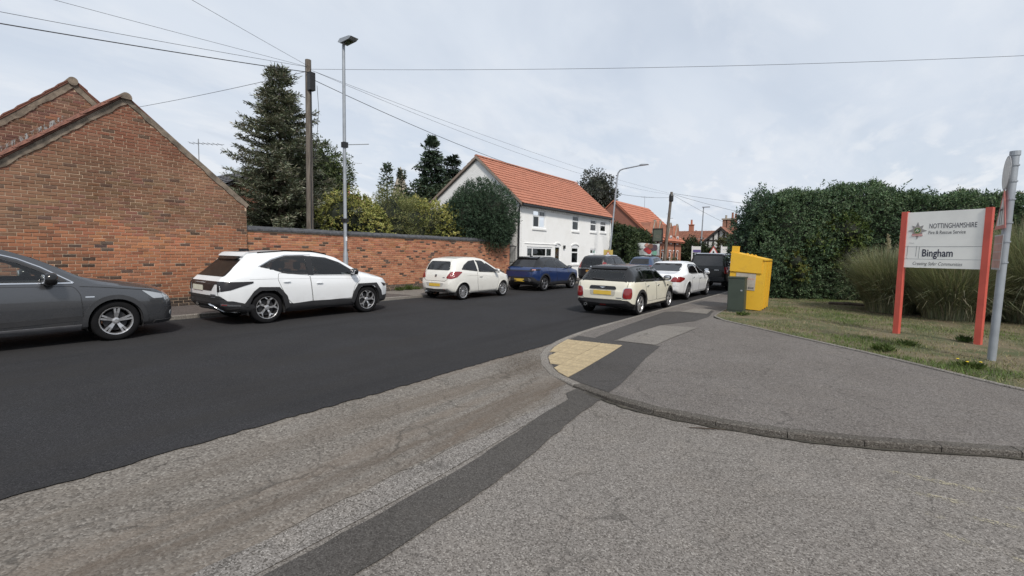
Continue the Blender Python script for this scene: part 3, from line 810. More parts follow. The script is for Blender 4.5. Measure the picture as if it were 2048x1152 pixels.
# ------------------------------------------------------------------ houses
def wallgrid(mb, u0, u1, v0, v1, holes, fn, d0, d1):
    us = sorted({u0, u1, *[h[0] for h in holes], *[h[1] for h in holes]}); vv = sorted({v0, v1, *[h[2] for h in holes], *[h[3] for h in holes]})
    for a, b in zip(us[:-1], us[1:]):
        run = None
        for c, d in zip(vv[:-1], vv[1:]):
            cu, cv = (a + b) / 2, (c + d) / 2
            solid = not any(h[0] < cu < h[1] and h[2] < cv < h[3] for h in holes)
            if solid: run = [c, d] if run is None else [run[0], d]
            if (not solid or d == vv[-1]) and run:
                mb.prism([(a, run[0]), (b, run[0]), (b, run[1]), (a, run[1])], fn, d0, d1); run = None
def window(parent, fn, u0, u1, v0, v1, cols=(), rows=(), rec=.03, bar=.055, sill=True, arch=0., mat=None, sillmat=None, name='window', pane=None, curtains=False):
    mat = mat or M_upvc; mb = MB()
    def bar_(a, b, c, d, e=0.): mb.prism([(a, c), (b, c), (b, d), (a, d)], fn, -rec - .05, -rec + e)
    bar_(u0, u1, v0, v0 + bar); bar_(u0, u1, v1 - bar, v1); bar_(u0, u0 + bar, v0 + bar, v1 - bar); bar_(u1 - bar, u1, v0 + bar, v1 - bar)
    us = [u0 + bar] + [u0 + (u1 - u0) * c for c in cols] + [u1 - bar]; vv = [v0 + bar] + [v0 + (v1 - v0) * c for c in rows] + [v1 - bar]
    for u in us[1:-1]: bar_(u - bar * .4, u + bar * .4, v0 + bar, v1 - bar, .004)
    for v in vv[1:-1]: bar_(u0 + bar, u1 - bar, v - bar * .4, v + bar * .4, .002)
    w = mb.build(name, mat, parent)
    for a, b in zip(us[:-1], us[1:]):
        for c, d in zip(vv[:-1], vv[1:]):
            MB().add([fn(a, c, -rec - .02), fn(b, c, -rec - .02), fn(b, d, -rec - .02), fn(a, d, -rec - .02)], [(0, 1, 2, 3)]).build('pane', pane or M_pane, w)
    if curtains:
        for a_, b_ in ((u0 + bar, u0 + (u1 - u0) * .24), (u1 - (u1 - u0) * .22, u1 - bar)):
            mc = MB(); nn_ = 9
            for q in range(nn_):
                uu = a_ + (b_ - a_) * q / (nn_ - 1); dd_ = -rec - .10 - .02 * (q % 2)
                mc.v += [fn(uu, v0 + .02, dd_), fn(uu, v1 - .02, dd_)]
            mc.f = [(2 * q, 2 * q + 2, 2 * q + 3, 2 * q + 1) for q in range(nn_ - 1)]
            mc.build('curtain', M_curt, w)
    if sill: MB().prism([(u0 - .07, v0 - .10), (u1 + .07, v0 - .10), (u1 + .07, v0 - .002), (u0 - .07, v0 - .002)], fn, -rec, .06).build('sill', sillmat or mat, w)
    if arch:
        n = 9; c = (u0 + u1) / 2; hw = (u1 - u0) / 2 + .05
        out = [(c - hw * math.cos(PI * i / n), v1 + .02 + arch * math.sin(PI * i / n) + .07) for i in range(n + 1)]
        inn = [(c - (hw - .06) * math.cos(PI * i / n), v1 + .02 + arch * math.sin(PI * i / n)) for i in range(n + 1)]
        MB().prism(out + inn[::-1], fn, -.02, .035).build('arch', sillmat or mat, w)
        MB().prism([(u0, v1 + .001)] + [(c - (hw - .05) * math.cos(PI * i / n), v1 + .02 + arch * math.sin(PI * i / n)) for i in range(n + 1)] + [(u1, v1 + .001)], fn, -rec - .05, -rec + .01).build('arch_infill', mat, w)
    return w
def courses(parent, P0, along, down, n, clen, width, mat, amp=.02, pitch=.30, step=.03, name='tile_course', res=4):
    """interlocking tile rows: each row is a wavy stepped strip"""
    P0, along, down = Vector(P0), Vector(along).normalized(), Vector(down).normalized(); nn = along.cross(down).normalized()
    if nn.z < 0: nn = -nn
    m = int(width / pitch * res)
    for i in range(n):
        V, F = [], []
        j0 = random.uniform(-.003, .003)
        for k in range(m + 1):
            a = width * k / m; wv = amp * (.5 + .5 * math.sin(2 * PI * a / pitch + (i % 2) * 0)) + random.uniform(-.003, .003)
            for d, h in ((i * clen, 0.004), ((i + 1) * clen + .03, step), ((i + 1) * clen + .03, step - .03)):
                V.append(P0 + along * a + down * d + nn * (h + wv + j0))
        for k in range(m):
            F += [(3 * k, 3 * k + 3, 3 * k + 4, 3 * k + 1), (3 * k + 1, 3 * k + 4, 3 * k + 5, 3 * k + 2)]
        MB().add(V, F).build(name, mat, parent)
M_curt = plain('net_curtain', (.62, .62, .58), .9)
M_white = NT('white_masonry'); _v = M_white.coord('World')
_n = M_white.noise(_v, 1.2, 6, .65); M_white.col(M_white.mix(M_white.ramp(_n, .45, .8, 0, .5), (.84, .84, .83), (.72, .71, .68))).rough(.8).bump(M_white.noise(_v, 18, 5, .6), .35, .01); M_white = M_white.m
M_wbrick = NT('white_painted_brick'); _v = M_wbrick.coord('World', rot=(PI / 2, 0, 0))
_b = M_wbrick.new('ShaderNodeTexBrick'); M_wbrick.l.new(_v, _b.inputs['Vector']); _b.inputs['Scale'].default_value = 1.; _b.inputs['Brick Width'].default_value = .225; _b.inputs['Row Height'].default_value = .075; _b.inputs['Mortar Size'].default_value = .008
_b.inputs['Color1'].default_value = (.84, .84, .83, 1); _b.inputs['Color2'].default_value = (.77, .77, .76, 1); _b.inputs['Mortar'].default_value = (.62, .62, .61, 1)
M_wbrick.col(_b.outputs['Color']).rough(.8).bump(_b.outputs['Fac'], -.6, .012); M_wbrick = M_wbrick.m
def tilemat(name, c, var=.2):
    t = NT(name); v = t.coord('World'); n = t.noise(v, 1.1, 5, .6); n2 = t.voro(v, 3.3, 'F1', 'Color')
    s_ = t.new('ShaderNodeSeparateColor'); t.l.new(n2, s_.inputs[0])
    a = tuple(x * (1 - var) for x in c); b = tuple(x * (1 + var) for x in c)
    cc = t.mix(t.math('ADD', t.math('MULTIPLY', s_.outputs[0], .5), t.math('MULTIPLY', n, .5)), a, b)
    t.col(cc).rough(.8).bump(t.noise(v, 40, 4, .6), .3, .006); return t.m
M_tile_new = tilemat('new_clay_tile', (.385, .155, .098), .15)
M_gutter = plain('black_gutter', (.02, .02, .022), .4)
wh = thing('white_house', 'white painted house with bright orange pantile roof and white windows', 'house')
HY0, HY1, EZ = 21.2, 33.1, 4.42
RXp, RZp = -17.85, 7.16
fnF = lambda u, v, d: (WX + d, u, v)
wins = [('w', 22.5, 23.9, 3.12, 4.18, (.5,), (.66,), 0., True), ('w', 27.16, 28.1, 3.18, 4.2, (), (.62,), 0., True), ('w', 29.76, 30.75, 3.24, 4.12, (), (.60,), 0., True), ('w', 31.36, 32.35, 3.28, 4.13, (), (.58,), 0., True),
        ('b', 21.95, 24.75, .9, 2.05, (.22, .75), (.52,), 0., True), ('w', 25.02, 25.72, 1.2, 2.16, (), (), .12, True), ('w', 27.15, 28.15, 1.02, 2.14, (), (.68,), .14, True), ('w', 29.85, 30.8, 1.66, 2.06, (), (), 0., True)]
mb = MB(); wallgrid(mb, HY0 + .25, HY1, .02, EZ + .05, [(w[1], w[2], w[3], w[4] + (w[7] + .03 if w[7] else 0)) for w in wins], fnF, -.28, 0.)
mb.build('front_wall', M_white, wh)
for w in wins: window(wh, fnF, w[1], w[2], w[3], w[4], w[5], w[6], arch=w[7], sillmat=M_white, bar=.10, curtains=True)
BXh, BZ = -22.0, RZp - (22.0 - 17.85) * .66
MB().prism([(WX, .02), (WX, EZ - .1), (RXp, RZp - .05), (BXh, BZ), (BXh, .02)], lambda u, v, d: (u, d, v), HY0, HY0 + .25).build('gable_wall', M_wbrick, wh)
MB().prism([(WX - .28, .02), (WX - .28, EZ - .1), (RXp, RZp - .05), (BXh, BZ), (BXh, .02)], lambda u, v, d: (u, d, v), HY1 - .25, HY1 - .01).build('end_wall', M_white, wh)
MB().box(BXh - .2, BXh, HY0 + .25, HY1 - .25, .02, BZ).build('back_wall', M_white, wh)
dn = Vector((WX + .22 - RXp, 0, 4.36 - RZp)); nC = 15
rb = MB()
for q in ([(RXp, RZp), (WX + .2, 4.36)], [(RXp, RZp), (BXh - .3, BZ - .2)]):
    (xa, za), (xb, zb) = q; v = [(xa, HY0 - .12, za), (xb, HY0 - .12, zb), (xb, HY1 + .1, zb), (xa, HY1 + .1, za)]
    rb.add(v + [(a, b, c - .12) for a, b, c in v], [(0, 1, 2, 3), (7, 6, 5, 4), (0, 4, 5, 1), (1, 5, 6, 2), (2, 6, 7, 3), (3, 7, 4, 0)])
wroof = rb.build('roof', plain('roof_timber', (.12, .10, .085), .9), wh)
courses(wroof, (RXp + .02, HY0 - .14, RZp + .03), (0, 1, 0), dn, nC, dn.length / nC, HY1 - HY0 + .26, M_tile_new, amp=.024, pitch=.3, step=.04)
dn2 = Vector((BXh - .3 - RXp, 0, BZ - .2 - RZp))
courses(wroof, (RXp - .02, HY0 - .14, RZp + .03), (0, 1, 0), dn2, 15, dn2.length / 15, HY1 - HY0 + .26, M_tile_new, amp=.024, pitch=.3, step=.04, res=2)
y = HY0 - .14
while y < HY1:
    ring = [(math.cos(t) * .13, math.sin(t) * .11) for t in np.linspace(0, PI, 7)]
    m2 = MB(); m2.v = [(RXp + a, yy, RZp + .03 + b) for yy in (y, y + .44) for a, b in ring]; m2.f = [(k, k + 1, 8 + k, 7 + k) for k in range(6)] + [tuple(range(7))[::-1]]
    m2.build('ridge_tile', M_tile_new, wroof); y += .45
M_verge = plain('verge_trim', (.25, .20, .165), .8)
for xa, za, xb, zb in ((RXp, RZp, WX + .22, 4.36), (RXp, RZp, BXh - .3, BZ - .2)):
    MB().add([(xa, HY0 - .15, za + .07), (xb, HY0 - .15, zb + .07), (xb, HY0 - .15, zb - .09), (xa, HY0 - .15, za - .09), (xa, HY0 - .11, za + .07), (xb, HY0 - .11, zb + .07), (xb, HY0 - .11, zb - .09), (xa, HY0 - .11, za - .09)],
             [(0, 1, 2, 3), (7, 6, 5, 4), (0, 4, 5, 1), (1, 5, 6, 2), (2, 6, 7, 3), (3, 7, 4, 0)]).build('bargeboard', M_verge, wh)
MB().box(WX + .2, WX + .31, HY0 - .1, HY1 + .1, 4.27, 4.36).build('gutter', M_gutter, wh)
mb = MB(); y = HY0 + .1
while y < HY1 - .1: mb.box(WX + .001, WX + .09, y, y + .11, 4.16, 4.25); y += .225
mb.build('dentil_course', M_white, wh)
MB().box(WX + .001, WX + .10, HY0 + .01, HY1 - .02, 4.252, 4.33).build('eaves_band', M_white, wh)
MB().tube([(WX + .06, HY0 - .07, 4.28), (WX + .02, HY0 - .07, 4.1), (WX + .02, HY0 - .07, .1)], .04, 8).build('downpipe', M_gutter, wh)
MB().tube([(WX + .06, HY1 - .12, 4.28), (WX + .06, HY1 - .12, .1)], .04, 8).build('downpipe', M_upvc, wh)
MB().box(WX + .001, WX + .03, 21.7, 25.3, 2.22, 2.25).build('string_line', M_white, wh)
MB().box(WX + .001, WX + .10, 26.05, 26.2, 2.0, 2.2).build('wall_lantern', M_black, wh)
# iron gate in the gap
gt = thing('iron_gate', 'tall black wrought iron gate between brick wall and white house', 'gate')
MB().box(WX - .25, WX - .10, 20.33, 20.5, .1, 2.55).build('post', M_iron, gt)
for i in range(7): MB().tube([(WX - .18, 20.56 + i * .09, .2), (WX - .18, 20.56 + i * .09, 2.15 - .03 * abs(i - 3))], .011, 6).build('bar', M_iron, gt)
for z in (.25, 1.15, 2.02): MB().box(WX - .2, WX - .16, 20.5, 21.17, z, z + .04).build('rail', M_iron, gt)
MB().box(-16.3, -16.2, 20.2, 21.15, .1, 2.3).build('back_panel', plain('gate_board', (.10, .10, .10), .8), gt)

# brick house with dormers further up the street
M_redwall = NT('red_brick_far'); _v = M_redwall.coord('World', scale=(1, 1, 1))
_n = M_redwall.noise(_v, 14, 5, .7); _n2 = M_redwall.noise(_v, 1.5, 4, .6)
_c = M_redwall.mix(M_redwall.ramp(_n, .35, .7), (.31, .125, .08), (.41, .18, .115)); M_redwall.col(M_redwall.mix(M_redwall.ramp(_n2, .45, .75, 0, .4), _c, (.27, .11, .07))).rough(.9); M_redwall = M_redwall.m
M_tile_or = tilemat('orange_roof_tile', (.40, .14, .08), .2)
M_tile_br = tilemat('brown_roof_tile', (.23, .095, .06), .3)
M_stone = plain('buff_stone', (.30, .26, .21), .9, var=.2)
bh = thing('brick_house', 'red brick house with orange tiled roof and gabled dormers beyond the hedge', 'house')
X2, Y2a, Y2b, E2 = -14.0, 39.9, 48.3, 3.2
R2x, R2z = -17.6, 6.5
fn2 = lambda u, v, d: (X2 + d, u, v)
low = [(44.75, 45.35, 1.0, 2.0), (46.05, 46.45, 1.0, 2.0), (47.1, 47.7, 1.0, 2.0), (42.6, 43.2, 1.0, 2.0)]
mb = MB(); wallgrid(mb, Y2a + .3, Y2b, .02, E2, low, fn2, -.3, 0.); mb.build('front_wall', M_redwall, bh)
for a, b, c, d in low: window(bh, fn2, a, b, c, d, (), (.5,), arch=.12, bar=.07)
MB().prism([(X2, .02), (X2, E2), (R2x, R2z), (-21.2, E2), (-21.2, .02)], lambda u, v, d: (u, d, v), Y2a, Y2a + .3).build('gable_wall', plain('gable_brick', (.24, .105, .075), .9, var=.15, scale=9), bh)
MB().prism([(X2, .02), (X2, E2), (R2x, R2z), (-21.2, E2), (-21.2, .02)], lambda u, v, d: (u, d, v), Y2b - .001, Y2b + .3).build('gable_wall', M_redwall, bh)
rb = MB()
for xb in (X2 + .3, -21.5):
    v = [(R2x, Y2a - .12, R2z + .03), (xb, Y2a - .12, E2 - .2), (xb, Y2b + .4, E2 - .2), (R2x, Y2b + .4, R2z + .03)]
    rb.add(v + [(a, b, c - .1) for a, b, c in v], [(0, 1, 2, 3), (7, 6, 5, 4), (0, 4, 5, 1), (1, 5, 6, 2), (2, 6, 7, 3), (3, 7, 4, 0)])
r2o = rb.build('roof', M_tile_or, bh)
dd = Vector((X2 + .3 - R2x, 0, E2 - .2 - R2z - .03)); courses(r2o, (R2x + .02, Y2a - .13, R2z + .05), (0, 1, 0), dd, 14, dd.length / 14, Y2b - Y2a + .53, M_tile_or, amp=.02, pitch=.4, step=.04, res=2)
for k, yc in enumerate((40.65, 42.1, 45.0, 47.1)):
    hw = .62; zt = 4.62
    dm = MB().prism([(yc - hw, E2 - .5), (yc + hw, E2 - .5), (yc + hw, 3.62), (yc + .12, zt), (yc - .12, zt), (yc - hw, 3.62)], fn2, -.35, .03).build('dormer', M_redwall, bh)
    for sg in (-1, 1):
        MB().prism([(yc + sg * (hw + .06), 3.52), (yc + sg * (hw + .06), 3.62), (yc + sg * .12, zt + .06), (yc + sg * .10, zt - .03)], fn2, -.02, .06).build('coping', M_stone, dm)
        v = [(X2 - .3, yc, zt - .05), (X2 - .3, yc + sg * (hw + .1), 3.55), (X2 - 1.1 - .2, yc + sg * (hw + .1), 3.58 + .5), (X2 - 2.0, yc, zt - .02)]
        MB().add(v + [(a, b, c - .05) for a, b, c in v], [(0, 1, 2, 3), (7, 6, 5, 4), (0, 4, 5, 1), (1, 5, 6, 2), (2, 6, 7, 3), (3, 7, 4, 0)]).build('dormer_roof', M_tile_br, dm)
    MB().box(X2 - .12, X2 + .05, yc - .10, yc + .10, zt + .001, zt + .14).build('finial', M_stone, dm)
    window(bh, lambda u, v, d: (X2 + .035 + d, u, v), yc - .28, yc + .28, 2.75, 3.55, (), (.5,), rec=-.05, bar=.09, sill=False)
for yc in (43.85, 46.3): MB().tube([(X2 + .06, yc, 3.0), (X2 + .06, yc, .1)], .045, 6).build('downpipe', M_gutter, bh)
def aerial(name, label, x, y, z, h, mat=None):
    t = thing(name, label, 'aerial', (x, y, z)); mat = mat or M_galv
    MB().tube([(0, 0, 0), (0, 0, h)], .018, 6).build('mast', mat, t); MB().tube([(-.25, -.25, h * .92), (.7, .7, h * .92)], .012, 5).build('boom', mat, t)
    for i in range(7):
        q = -.2 + i * .13; MB().tube([(q + .18, q - .18, h * .92), (q - .18, q + .18, h * .92)], .008, 4).build('rod', mat, t)
aerial('roof_aerial', 'thin television aerial on the ridge of the red brick house', -17.7, 47.9, 6.5, 1.25)
# front garden wall there
lw = thing('low_wall', 'low brick wall in front of the ivy hedge beyond the white house', 'wall')
MB().box(-13.75, -13.45, 33.4, 47.5, .1, .95).build('wall', M_redwall, lw); MB().box(-13.8, -13.4, 33.35, 47.55, .951, 1.03).build('coping', M_stone, lw)

def gable_house(name, label, cat, x0, x1, y0, y1, ez, rz, wallm, roofm, ridge='x', over=.3):
    t = thing(name, label, cat, (0, 0, 0))
    if ridge == 'x':
        yc = (y0 + y1) / 2
        MB().prism([(y0, .0), (y1, .0), (y1, ez), (yc, rz - .05), (y0, ez)], lambda u, v, d: (d, u, v), x0, x1).build('wall', wallm, t)
        dz = (rz - ez) / (yc - y0); rb = MB()
        for ye in (y0 - over, y1 + over):
            ze = rz - abs(ye - yc) * dz; v = [(x0 - over, yc, rz), (x1 + over, yc, rz), (x1 + over, ye, ze), (x0 - over, ye, ze)]
            rb.add(v + [(a, b, c + .1) for a, b, c in v], [(0, 1, 2, 3), (7, 6, 5, 4), (0, 4, 5, 1), (1, 5, 6, 2), (2, 6, 7, 3), (3, 7, 4, 0)])
        ro = rb.build('roof', roofm, t)
        d_ = Vector((0, y0 - over - yc, -(yc - y0 + over) * dz)); n = max(4, int(d_.length / .34))
        courses(ro, (x0 - over, yc, rz + .11), (1, 0, 0), d_, n, d_.length / n, x1 - x0 + 2 * over, roofm, amp=.03, pitch=.35, step=.05, res=2)
    else:
        xc = (x0 + x1) / 2
        MB().prism([(x0, .0), (x1, .0), (x1, ez), (xc, rz - .05), (x0, ez)], lambda u, v, d: (u, d, v), y0, y1).build('wall', wallm, t)
        dz = (rz - ez) / (xc - x0); rb = MB()
        for xe in (x0 - over, x1 + over):
            ze = rz - abs(xe - xc) * dz; v = [(xc, y0 - over, rz), (xe, y0 - over, ze), (xe, y1 + over, ze), (xc, y1 + over, rz)]
            rb.add(v + [(a, b, c + .1) for a, b, c in v], [(0, 1, 2, 3), (7, 6, 5, 4), (0, 4, 5, 1), (1, 5, 6, 2), (2, 6, 7, 3), (3, 7, 4, 0)])
        rb.build('roof', roofm, t)
    return t
M_rbwall = plain('old_red_wall', (.25, .12, .085), .9, var=.2, scale=8)
f1 = gable_house('red_roofed_cottage', 'cottage with weathered red roof and one chimney far up the street', 'house', -19.5, -11.9, 60, 66, 3.3, 4.75, M_rbwall, M_tile_br, 'x')
ch = MB().box(-17.2, -16.7, 62.7, 63.3, 4.6, 5.6).box(-17.27, -16.63, 62.63, 63.37, 5.601, 5.7).build('chimney', M_redwall, f1); MB().lathe([(.13, 5.7), (.11, 6.25), (.14, 6.3)], 'z', 10, (-16.95, 63, 0)).build('chimney_pot', M_tile_or, ch)
M_timber = plain('dark_timber', (.03, .026, .024), .8); M_panel = plain('white_panel', (.62, .61, .58), .85)
f2 = gable_house('timber_framed_house', 'black and white timber framed gable beside the far lamp post', 'house', -14.6, -9.6, 57, 64, 2.7, 4.95, M_panel, M_tile_br, 'y', .25)
fnG = lambda u, v, d: (u, 57 - d, v)
for x in np.arange(-14.5, -9.6, .55):
    zt = 2.7 + (2.5 - abs(x + 12.1)) * .9 - .1; MB().prism([(x - .08, 1.5), (x + .08, 1.5), (x + .08, zt), (x - .08, zt)], fnG, 0, .04).build('timber', M_timber, f2)
for z in (1.6, 2.55, 3.4): MB().prism([(-14.5 + max(0, z - 2.7) * 1.1, z), (-9.7 - max(0, z - 2.7) * 1.1, z), (-9.7 - max(0, z - 2.7) * 1.1, z + .14), (-14.5 + max(0, z - 2.7) * 1.1, z + .14)], fnG, 0, .05).build('timber', M_timber, f2)
for sg in (-1, 1): MB().prism([(-12.1, 5.0), (-12.1 + sg * 2.8, 2.5), (-12.1 + sg * 2.8, 2.25), (-12.1, 4.72)], fnG, .05, .3).build('bargeboard', M_timber, f2)
st = MB().box(-12.75, -11.1, 60, 61.2, 4.3, 5.0).build('chimney', M_rbwall, f2)
M_stk = plain('stack_brick', (.27, .14, .10), .9, var=.25, scale=6)
for x in (-12.45, -11.95, -11.4): MB().box(x - .2, x + .2, 60.2, 61, 5.0, 6.0).build('stack', M_stk, st)
MB().box(-12.75, -11.1, 60.1, 61.1, 6.001, 6.16).build('stack_cap', M_stone, st)
for x, h, m in ((-12.35, 6.55, M_stone), (-11.65, 6.85, M_tile_br), (-11.3, 6.7, M_tile_br)): MB().lathe([(.13, 6.16), (.10, h - .1), (.13, h)], 'z', 10, (x, 60.6, 0)).build('chimney_pot', m, st)
# slate bungalow roof behind the barn
M_slate = tilemat('grey_slate', (.085, .085, .092), .2)
f3 = gable_house('slate_roofed_house', 'grey slate roof showing behind the barn and the spruce', 'house', -30, -22.2, 8.3, 14.5, 3.7, 5.35, M_rbwall, M_slate, 'x', .2)
aerial('barn_aerial', 'television aerial above the slate roof behind the barn', -22.4, 8.55, 3.9, 2.3)
f4 = gable_house('distant_house', 'far house roof with square brick chimney behind the garden shrubs', 'house', -38, -32, 20, 26, 4.3, 5.9, M_rbwall, M_tile_br, 'x', .2)
c4 = MB().box(-33.6, -32.9, 22.6, 23.3, 5.4, 7.0).build('chimney', M_redwall, f4); MB().lathe([(.14, 7), (.12, 7.35)], 'z', 8, (-33.2, 22.95, 0)).build('chimney_pot', M_tile_or, c4)
aerial('chimney_aerial', 'television aerial fixed to the distant square chimney', -33.0, 23.32, 6.5, 2.3)
sp = thing('church_spire', 'small pale stone church spire far beyond the pines', 'church', (-60, 52, 0))
MB().box(-1.4, 1.4, -1.4, 1.4, 0, 9).build('tower', M_stone, sp); MB().lathe([(1.9, 9), (.05, 15.2)], 'z', 8).build('spire', M_stone, sp)

# ------------------------------------------------------------------ street furniture
lp = thing('street_lamp', 'tall grey steel lamp post with flat head standing against the brick wall', 'lamp post', (-14.45, 10.03, .1))
MB().lathe([(.0, 0), (.085, 0), (.085, 1.45), (.06, 1.56), (.058, 4.5), (.05, 8.55)], 'z', 14).build('pole', M_galv, lp, True)
MB().box(.075, .09, -.045, .045, .5, 1.05).build('access_door', M_galv, lp)
MB().box(.059, .064, -.03, .03, 1.9, 2.05).build('number_plate', M_upvc, lp)
hd = MB().prism([(-.12, 0), (.0, -.06), (.5, -.03), (.62, .03), (.5, .07), (.0, .09)], lambda u, v, d: (u, d, 8.62 + v), -.15, .15).build('lamp_head', M_galv, lp)
MB().box(.1, .48, -.11, .11, 8.56, 8.575).build('lens', M_pane, hd); MB().lathe([(.03, 8.70), (.03, 8.78), (0, 8.79)], 'z', 8).build('photocell', M_galv, lp)
MB().tube([(0, 0, 5.2), (.05, .05, 5.22), (.35, .75, 5.34)], .016, 6).build('banner_arm', M_galv, lp)
MB().box(-.08, .09, -.08, .09, 5.12, 5.3).build('bracket', M_black, lp); MB().box(-.08, .09, -.08, .09, 2.55, 2.68).build('bracket', M_black, lp)
tp = thing('telegraph_pole', 'tall weathered wooden telegraph pole behind the brick garden wall', 'telegraph pole', (-15.6, 9.38, 0))
MB().tube([(0, 0, 0), (.02, .02, 4), (0, .04, 8.2)], [.125, .115, .098], 12).build('pole', M_wood, tp, True)
MB().box(.06, .25, -.05, .15, 7.15, 7.75).build('junction_box', M_black, tp)
for z, s_ in ((6.9, -1), (6.4, 1), (5.9, -1), (5.5, 1), (5.0, -1), (4.9, 1)): MB().tube([(0, .1 * s_, z), (.05, .30 * s_, z + .01)], .012, 5).build('step', M_iron, tp)
MB().tube([(.13, .06, 7.2), (.14, .03, 6.0), (.14, .0, 4.5), (.15, -.02, 2.0)], .02, 6).build('cable', M_wire, tp)
MB().tube([(.1, .3, 7.4), (.12, .34, 6.6), (.12, .26, 5.6), (.13, .12, 4.8)], .008, 5).build('cable', M_wire, tp)
tp2 = thing('telegraph_pole', 'dark wooden telegraph pole standing before the red brick house', 'telegraph pole', (-13.4, 42.4, 0))
MB().tube([(-.25, -.2, 0), (0, .5, 7.35)], [.16, .11], 10).build('pole', M_wood, tp2, True); MB().lathe([(.18, 6.5), (.2, 6.6), (.2, 7.0), (.15, 7.15)], 'z', 10, (0, .45, 0)).build('junction_box', M_black, tp2)
for z, s_ in ((5.4, -1), (5.0, 1), (4.6, -1), (4.2, 1)): MB().tube([(0, .3, z), (.3 * s_, .3, z)], .014, 5).build('step', M_iron, tp2)
l2 = thing('street_lamp', 'lamp post with long curved arm at the corner of the white house', 'lamp post', (-13.05, 29.0, .1))
MB().tube([(0, 0, 0), (.05, .06, 1.4)], .085, 10).build('base', M_galv, l2, True)
arc = [(.05, .06, 1.4), (.30, .35, 6.6), (.33, .38, 6.9), (.45, .40, 7.08), (.65, .42, 7.15), (1.9, .5, 7.3)]
MB().tube(arc, [.062, .05, .048, .045, .042, .038], 10).build('pole', M_galv, l2, True)
MB().prism([(0, 0), (.55, .02), (.55, .06), (.15, .1), (0, .08)], lambda u, v, d: (1.75 + u, .5 + d, 7.26 + v), -.1, .1).build('lamp_head', M_galv, l2)
l3 = thing('street_lamp', 'slim far lamp post in front of the cottage roof', 'lamp post', (-13.2, 52.9, .1))
MB().tube([(0, 0, 0), (.1, .1, 6.75)], [.08, .055], 8).build('pole', M_galv, l3, True); MB().obox((.35, .1, 6.78), .75, .25, .08).build('lamp_head', M_galv, l3)
MB().tube([(-.5, .1, 3.4), (.6, .1, 3.4)], .015, 5).build('banner_arm', M_galv, l3)

# overhead wires
def wire(label, a, b, sag, r=.008, name='overhead_wire'):
    a, b = Vector(a), Vector(b); pts = []
    for i in range(25):
        t = i / 24; p = a.lerp(b, t); p.z -= sag * 4 * t * (1 - t); pts.append(p)
    tag(MB().tube(pts, r, 5).build(name, M_wire), label, 'wire', 'overhead wires')
PT = (-15.55, 9.42, 7.95)
wire('thick black cable from the wooden pole to the left edge, lowest of three', (-15.5, 9.35, 7.75), (-15.4, -6, 5.4), .12, .013)
wire('thin wire from the wooden pole leaving at the left edge just above the thick cable', PT, (-15.6, -6, 5.75), .1, .006)
wire('thin wire from the wooden pole reaching the top edge near the left corner', PT, (-15.2, -6, 6.7), .05, .005)
wire('thin wire climbing steeply from the wooden pole to the top edge', (-15.5, 9.4, 7.95), (-9.3, -1.9, 7.05), .05, .005)
wire('thin wire sloping from the wooden pole down behind the barn apex', (-15.7, 9.35, 7.8), (-25, 7.2, 7.55), .05, .008)
wire('long level wire from the wooden pole across the whole street to the right edge', (-15.5, 9.45, 7.88), (14, 25.6, 7.97), .35, .006)
wire('upper thin wire running from the near wooden pole over the white house', (-15.5, 9.5, 7.85), (-13.4, 42.8, 7.2), .35, .0055)
wire('second thin wire running from the near wooden pole over the white house', (-15.5, 9.5, 7.85), (-13.4, 42.8, 7.1), .65, .0055)
wire('thicker cable dipping from the near wooden pole to the white house roof', (-15.48, 9.5, 7.55), (-13.4, 42.8, 6.85), 1.15, .011)
wire('upper wire from the far telegraph pole towards the hedge', (-13.4, 42.9, 7.25), (-3, 46, 5.6), .1, .012)
wire('middle wire from the far telegraph pole towards the hedge', (-13.4, 42.9, 7.2), (-7, 49, 5.4), .1, .012)
wire('lower wire from the far telegraph pole towards the chimney stacks', (-13.4, 42.9, 7.15), (-11.3, 60, 5.1), .1, .012)

# fire station sign
M_red = plain('red_post', (.50, .085, .06), .5, var=.1, scale=3); M_signw = plain('sign_white', (.80, .80, .77), .45, var=.06, scale=1.5); M_navy = plain('navy_lettering', (.02, .022, .05), .5); M_greyl = plain('grey_lettering', (.10, .105, .12), .5)
SA, SB = Vector((.90, 13.28)), Vector((2.10, 12.68)); sdv = (SB - SA).normalized(); snv = Vector((sdv.y, -sdv.x))
if snv.y > 0: snv = -snv
sg = thing('station_sign', 'white fire station name board on two red posts in the verge', 'sign', (0, 0, 0))
def sfn(u, v, d): return (SA.x + sdv.x * u + snv.x * d, SA.y + sdv.y * u + snv.y * d, v)
SW = (SB - SA).length
for u in (0., SW): MB().prism([(u - .05, .06), (u + .05, .06), (u + .05, 2.72), (u - .05, 2.72)], sfn, -.055, .055).build('post', M_red, sg)
b0, b1, B0, B1 = .052, SW - .052, 1.53, 2.70; bw, bhh = b1 - b0, B1 - B0
bd = MB().prism([(b0, B0), (b1, B0), (b1, B1), (b0, B1)], sfn, -.02, .03).build('board', M_signw, sg)
for v, h in ((.375, .006), (.155, .004)): MB().prism([(b0, B0 + bhh * v), (b1, B0 + bhh * v), (b1, B0 + bhh * v + h), (b0, B0 + bhh * v + h)], sfn, .03, .032).build('groove', M_greyl, bd)
def stext(body, size, u, v, w, m, **kw): return lettering('lettering', body, size, m, bd, sfn(b0 + bw * u, B0 + bhh * v, .034), Vector(sfn(1, 0, 0)) - Vector(sfn(0, 0, 0)), (0, 0, 1), width=bw * w, **kw)
stext('NOTTINGHAMSHIRE', .145, .315, .70, .60, M_navy, bold=.0); stext('Fire & Rescue Service', .098, .31, .60, .475, M_greyl, bold=.0008)
stext('Bingham', .215, .245, .205, .405, M_navy, bold=.0032); stext('Creating Safer Communities', .10, .125, .048, .655, M_greyl, shear=.3)
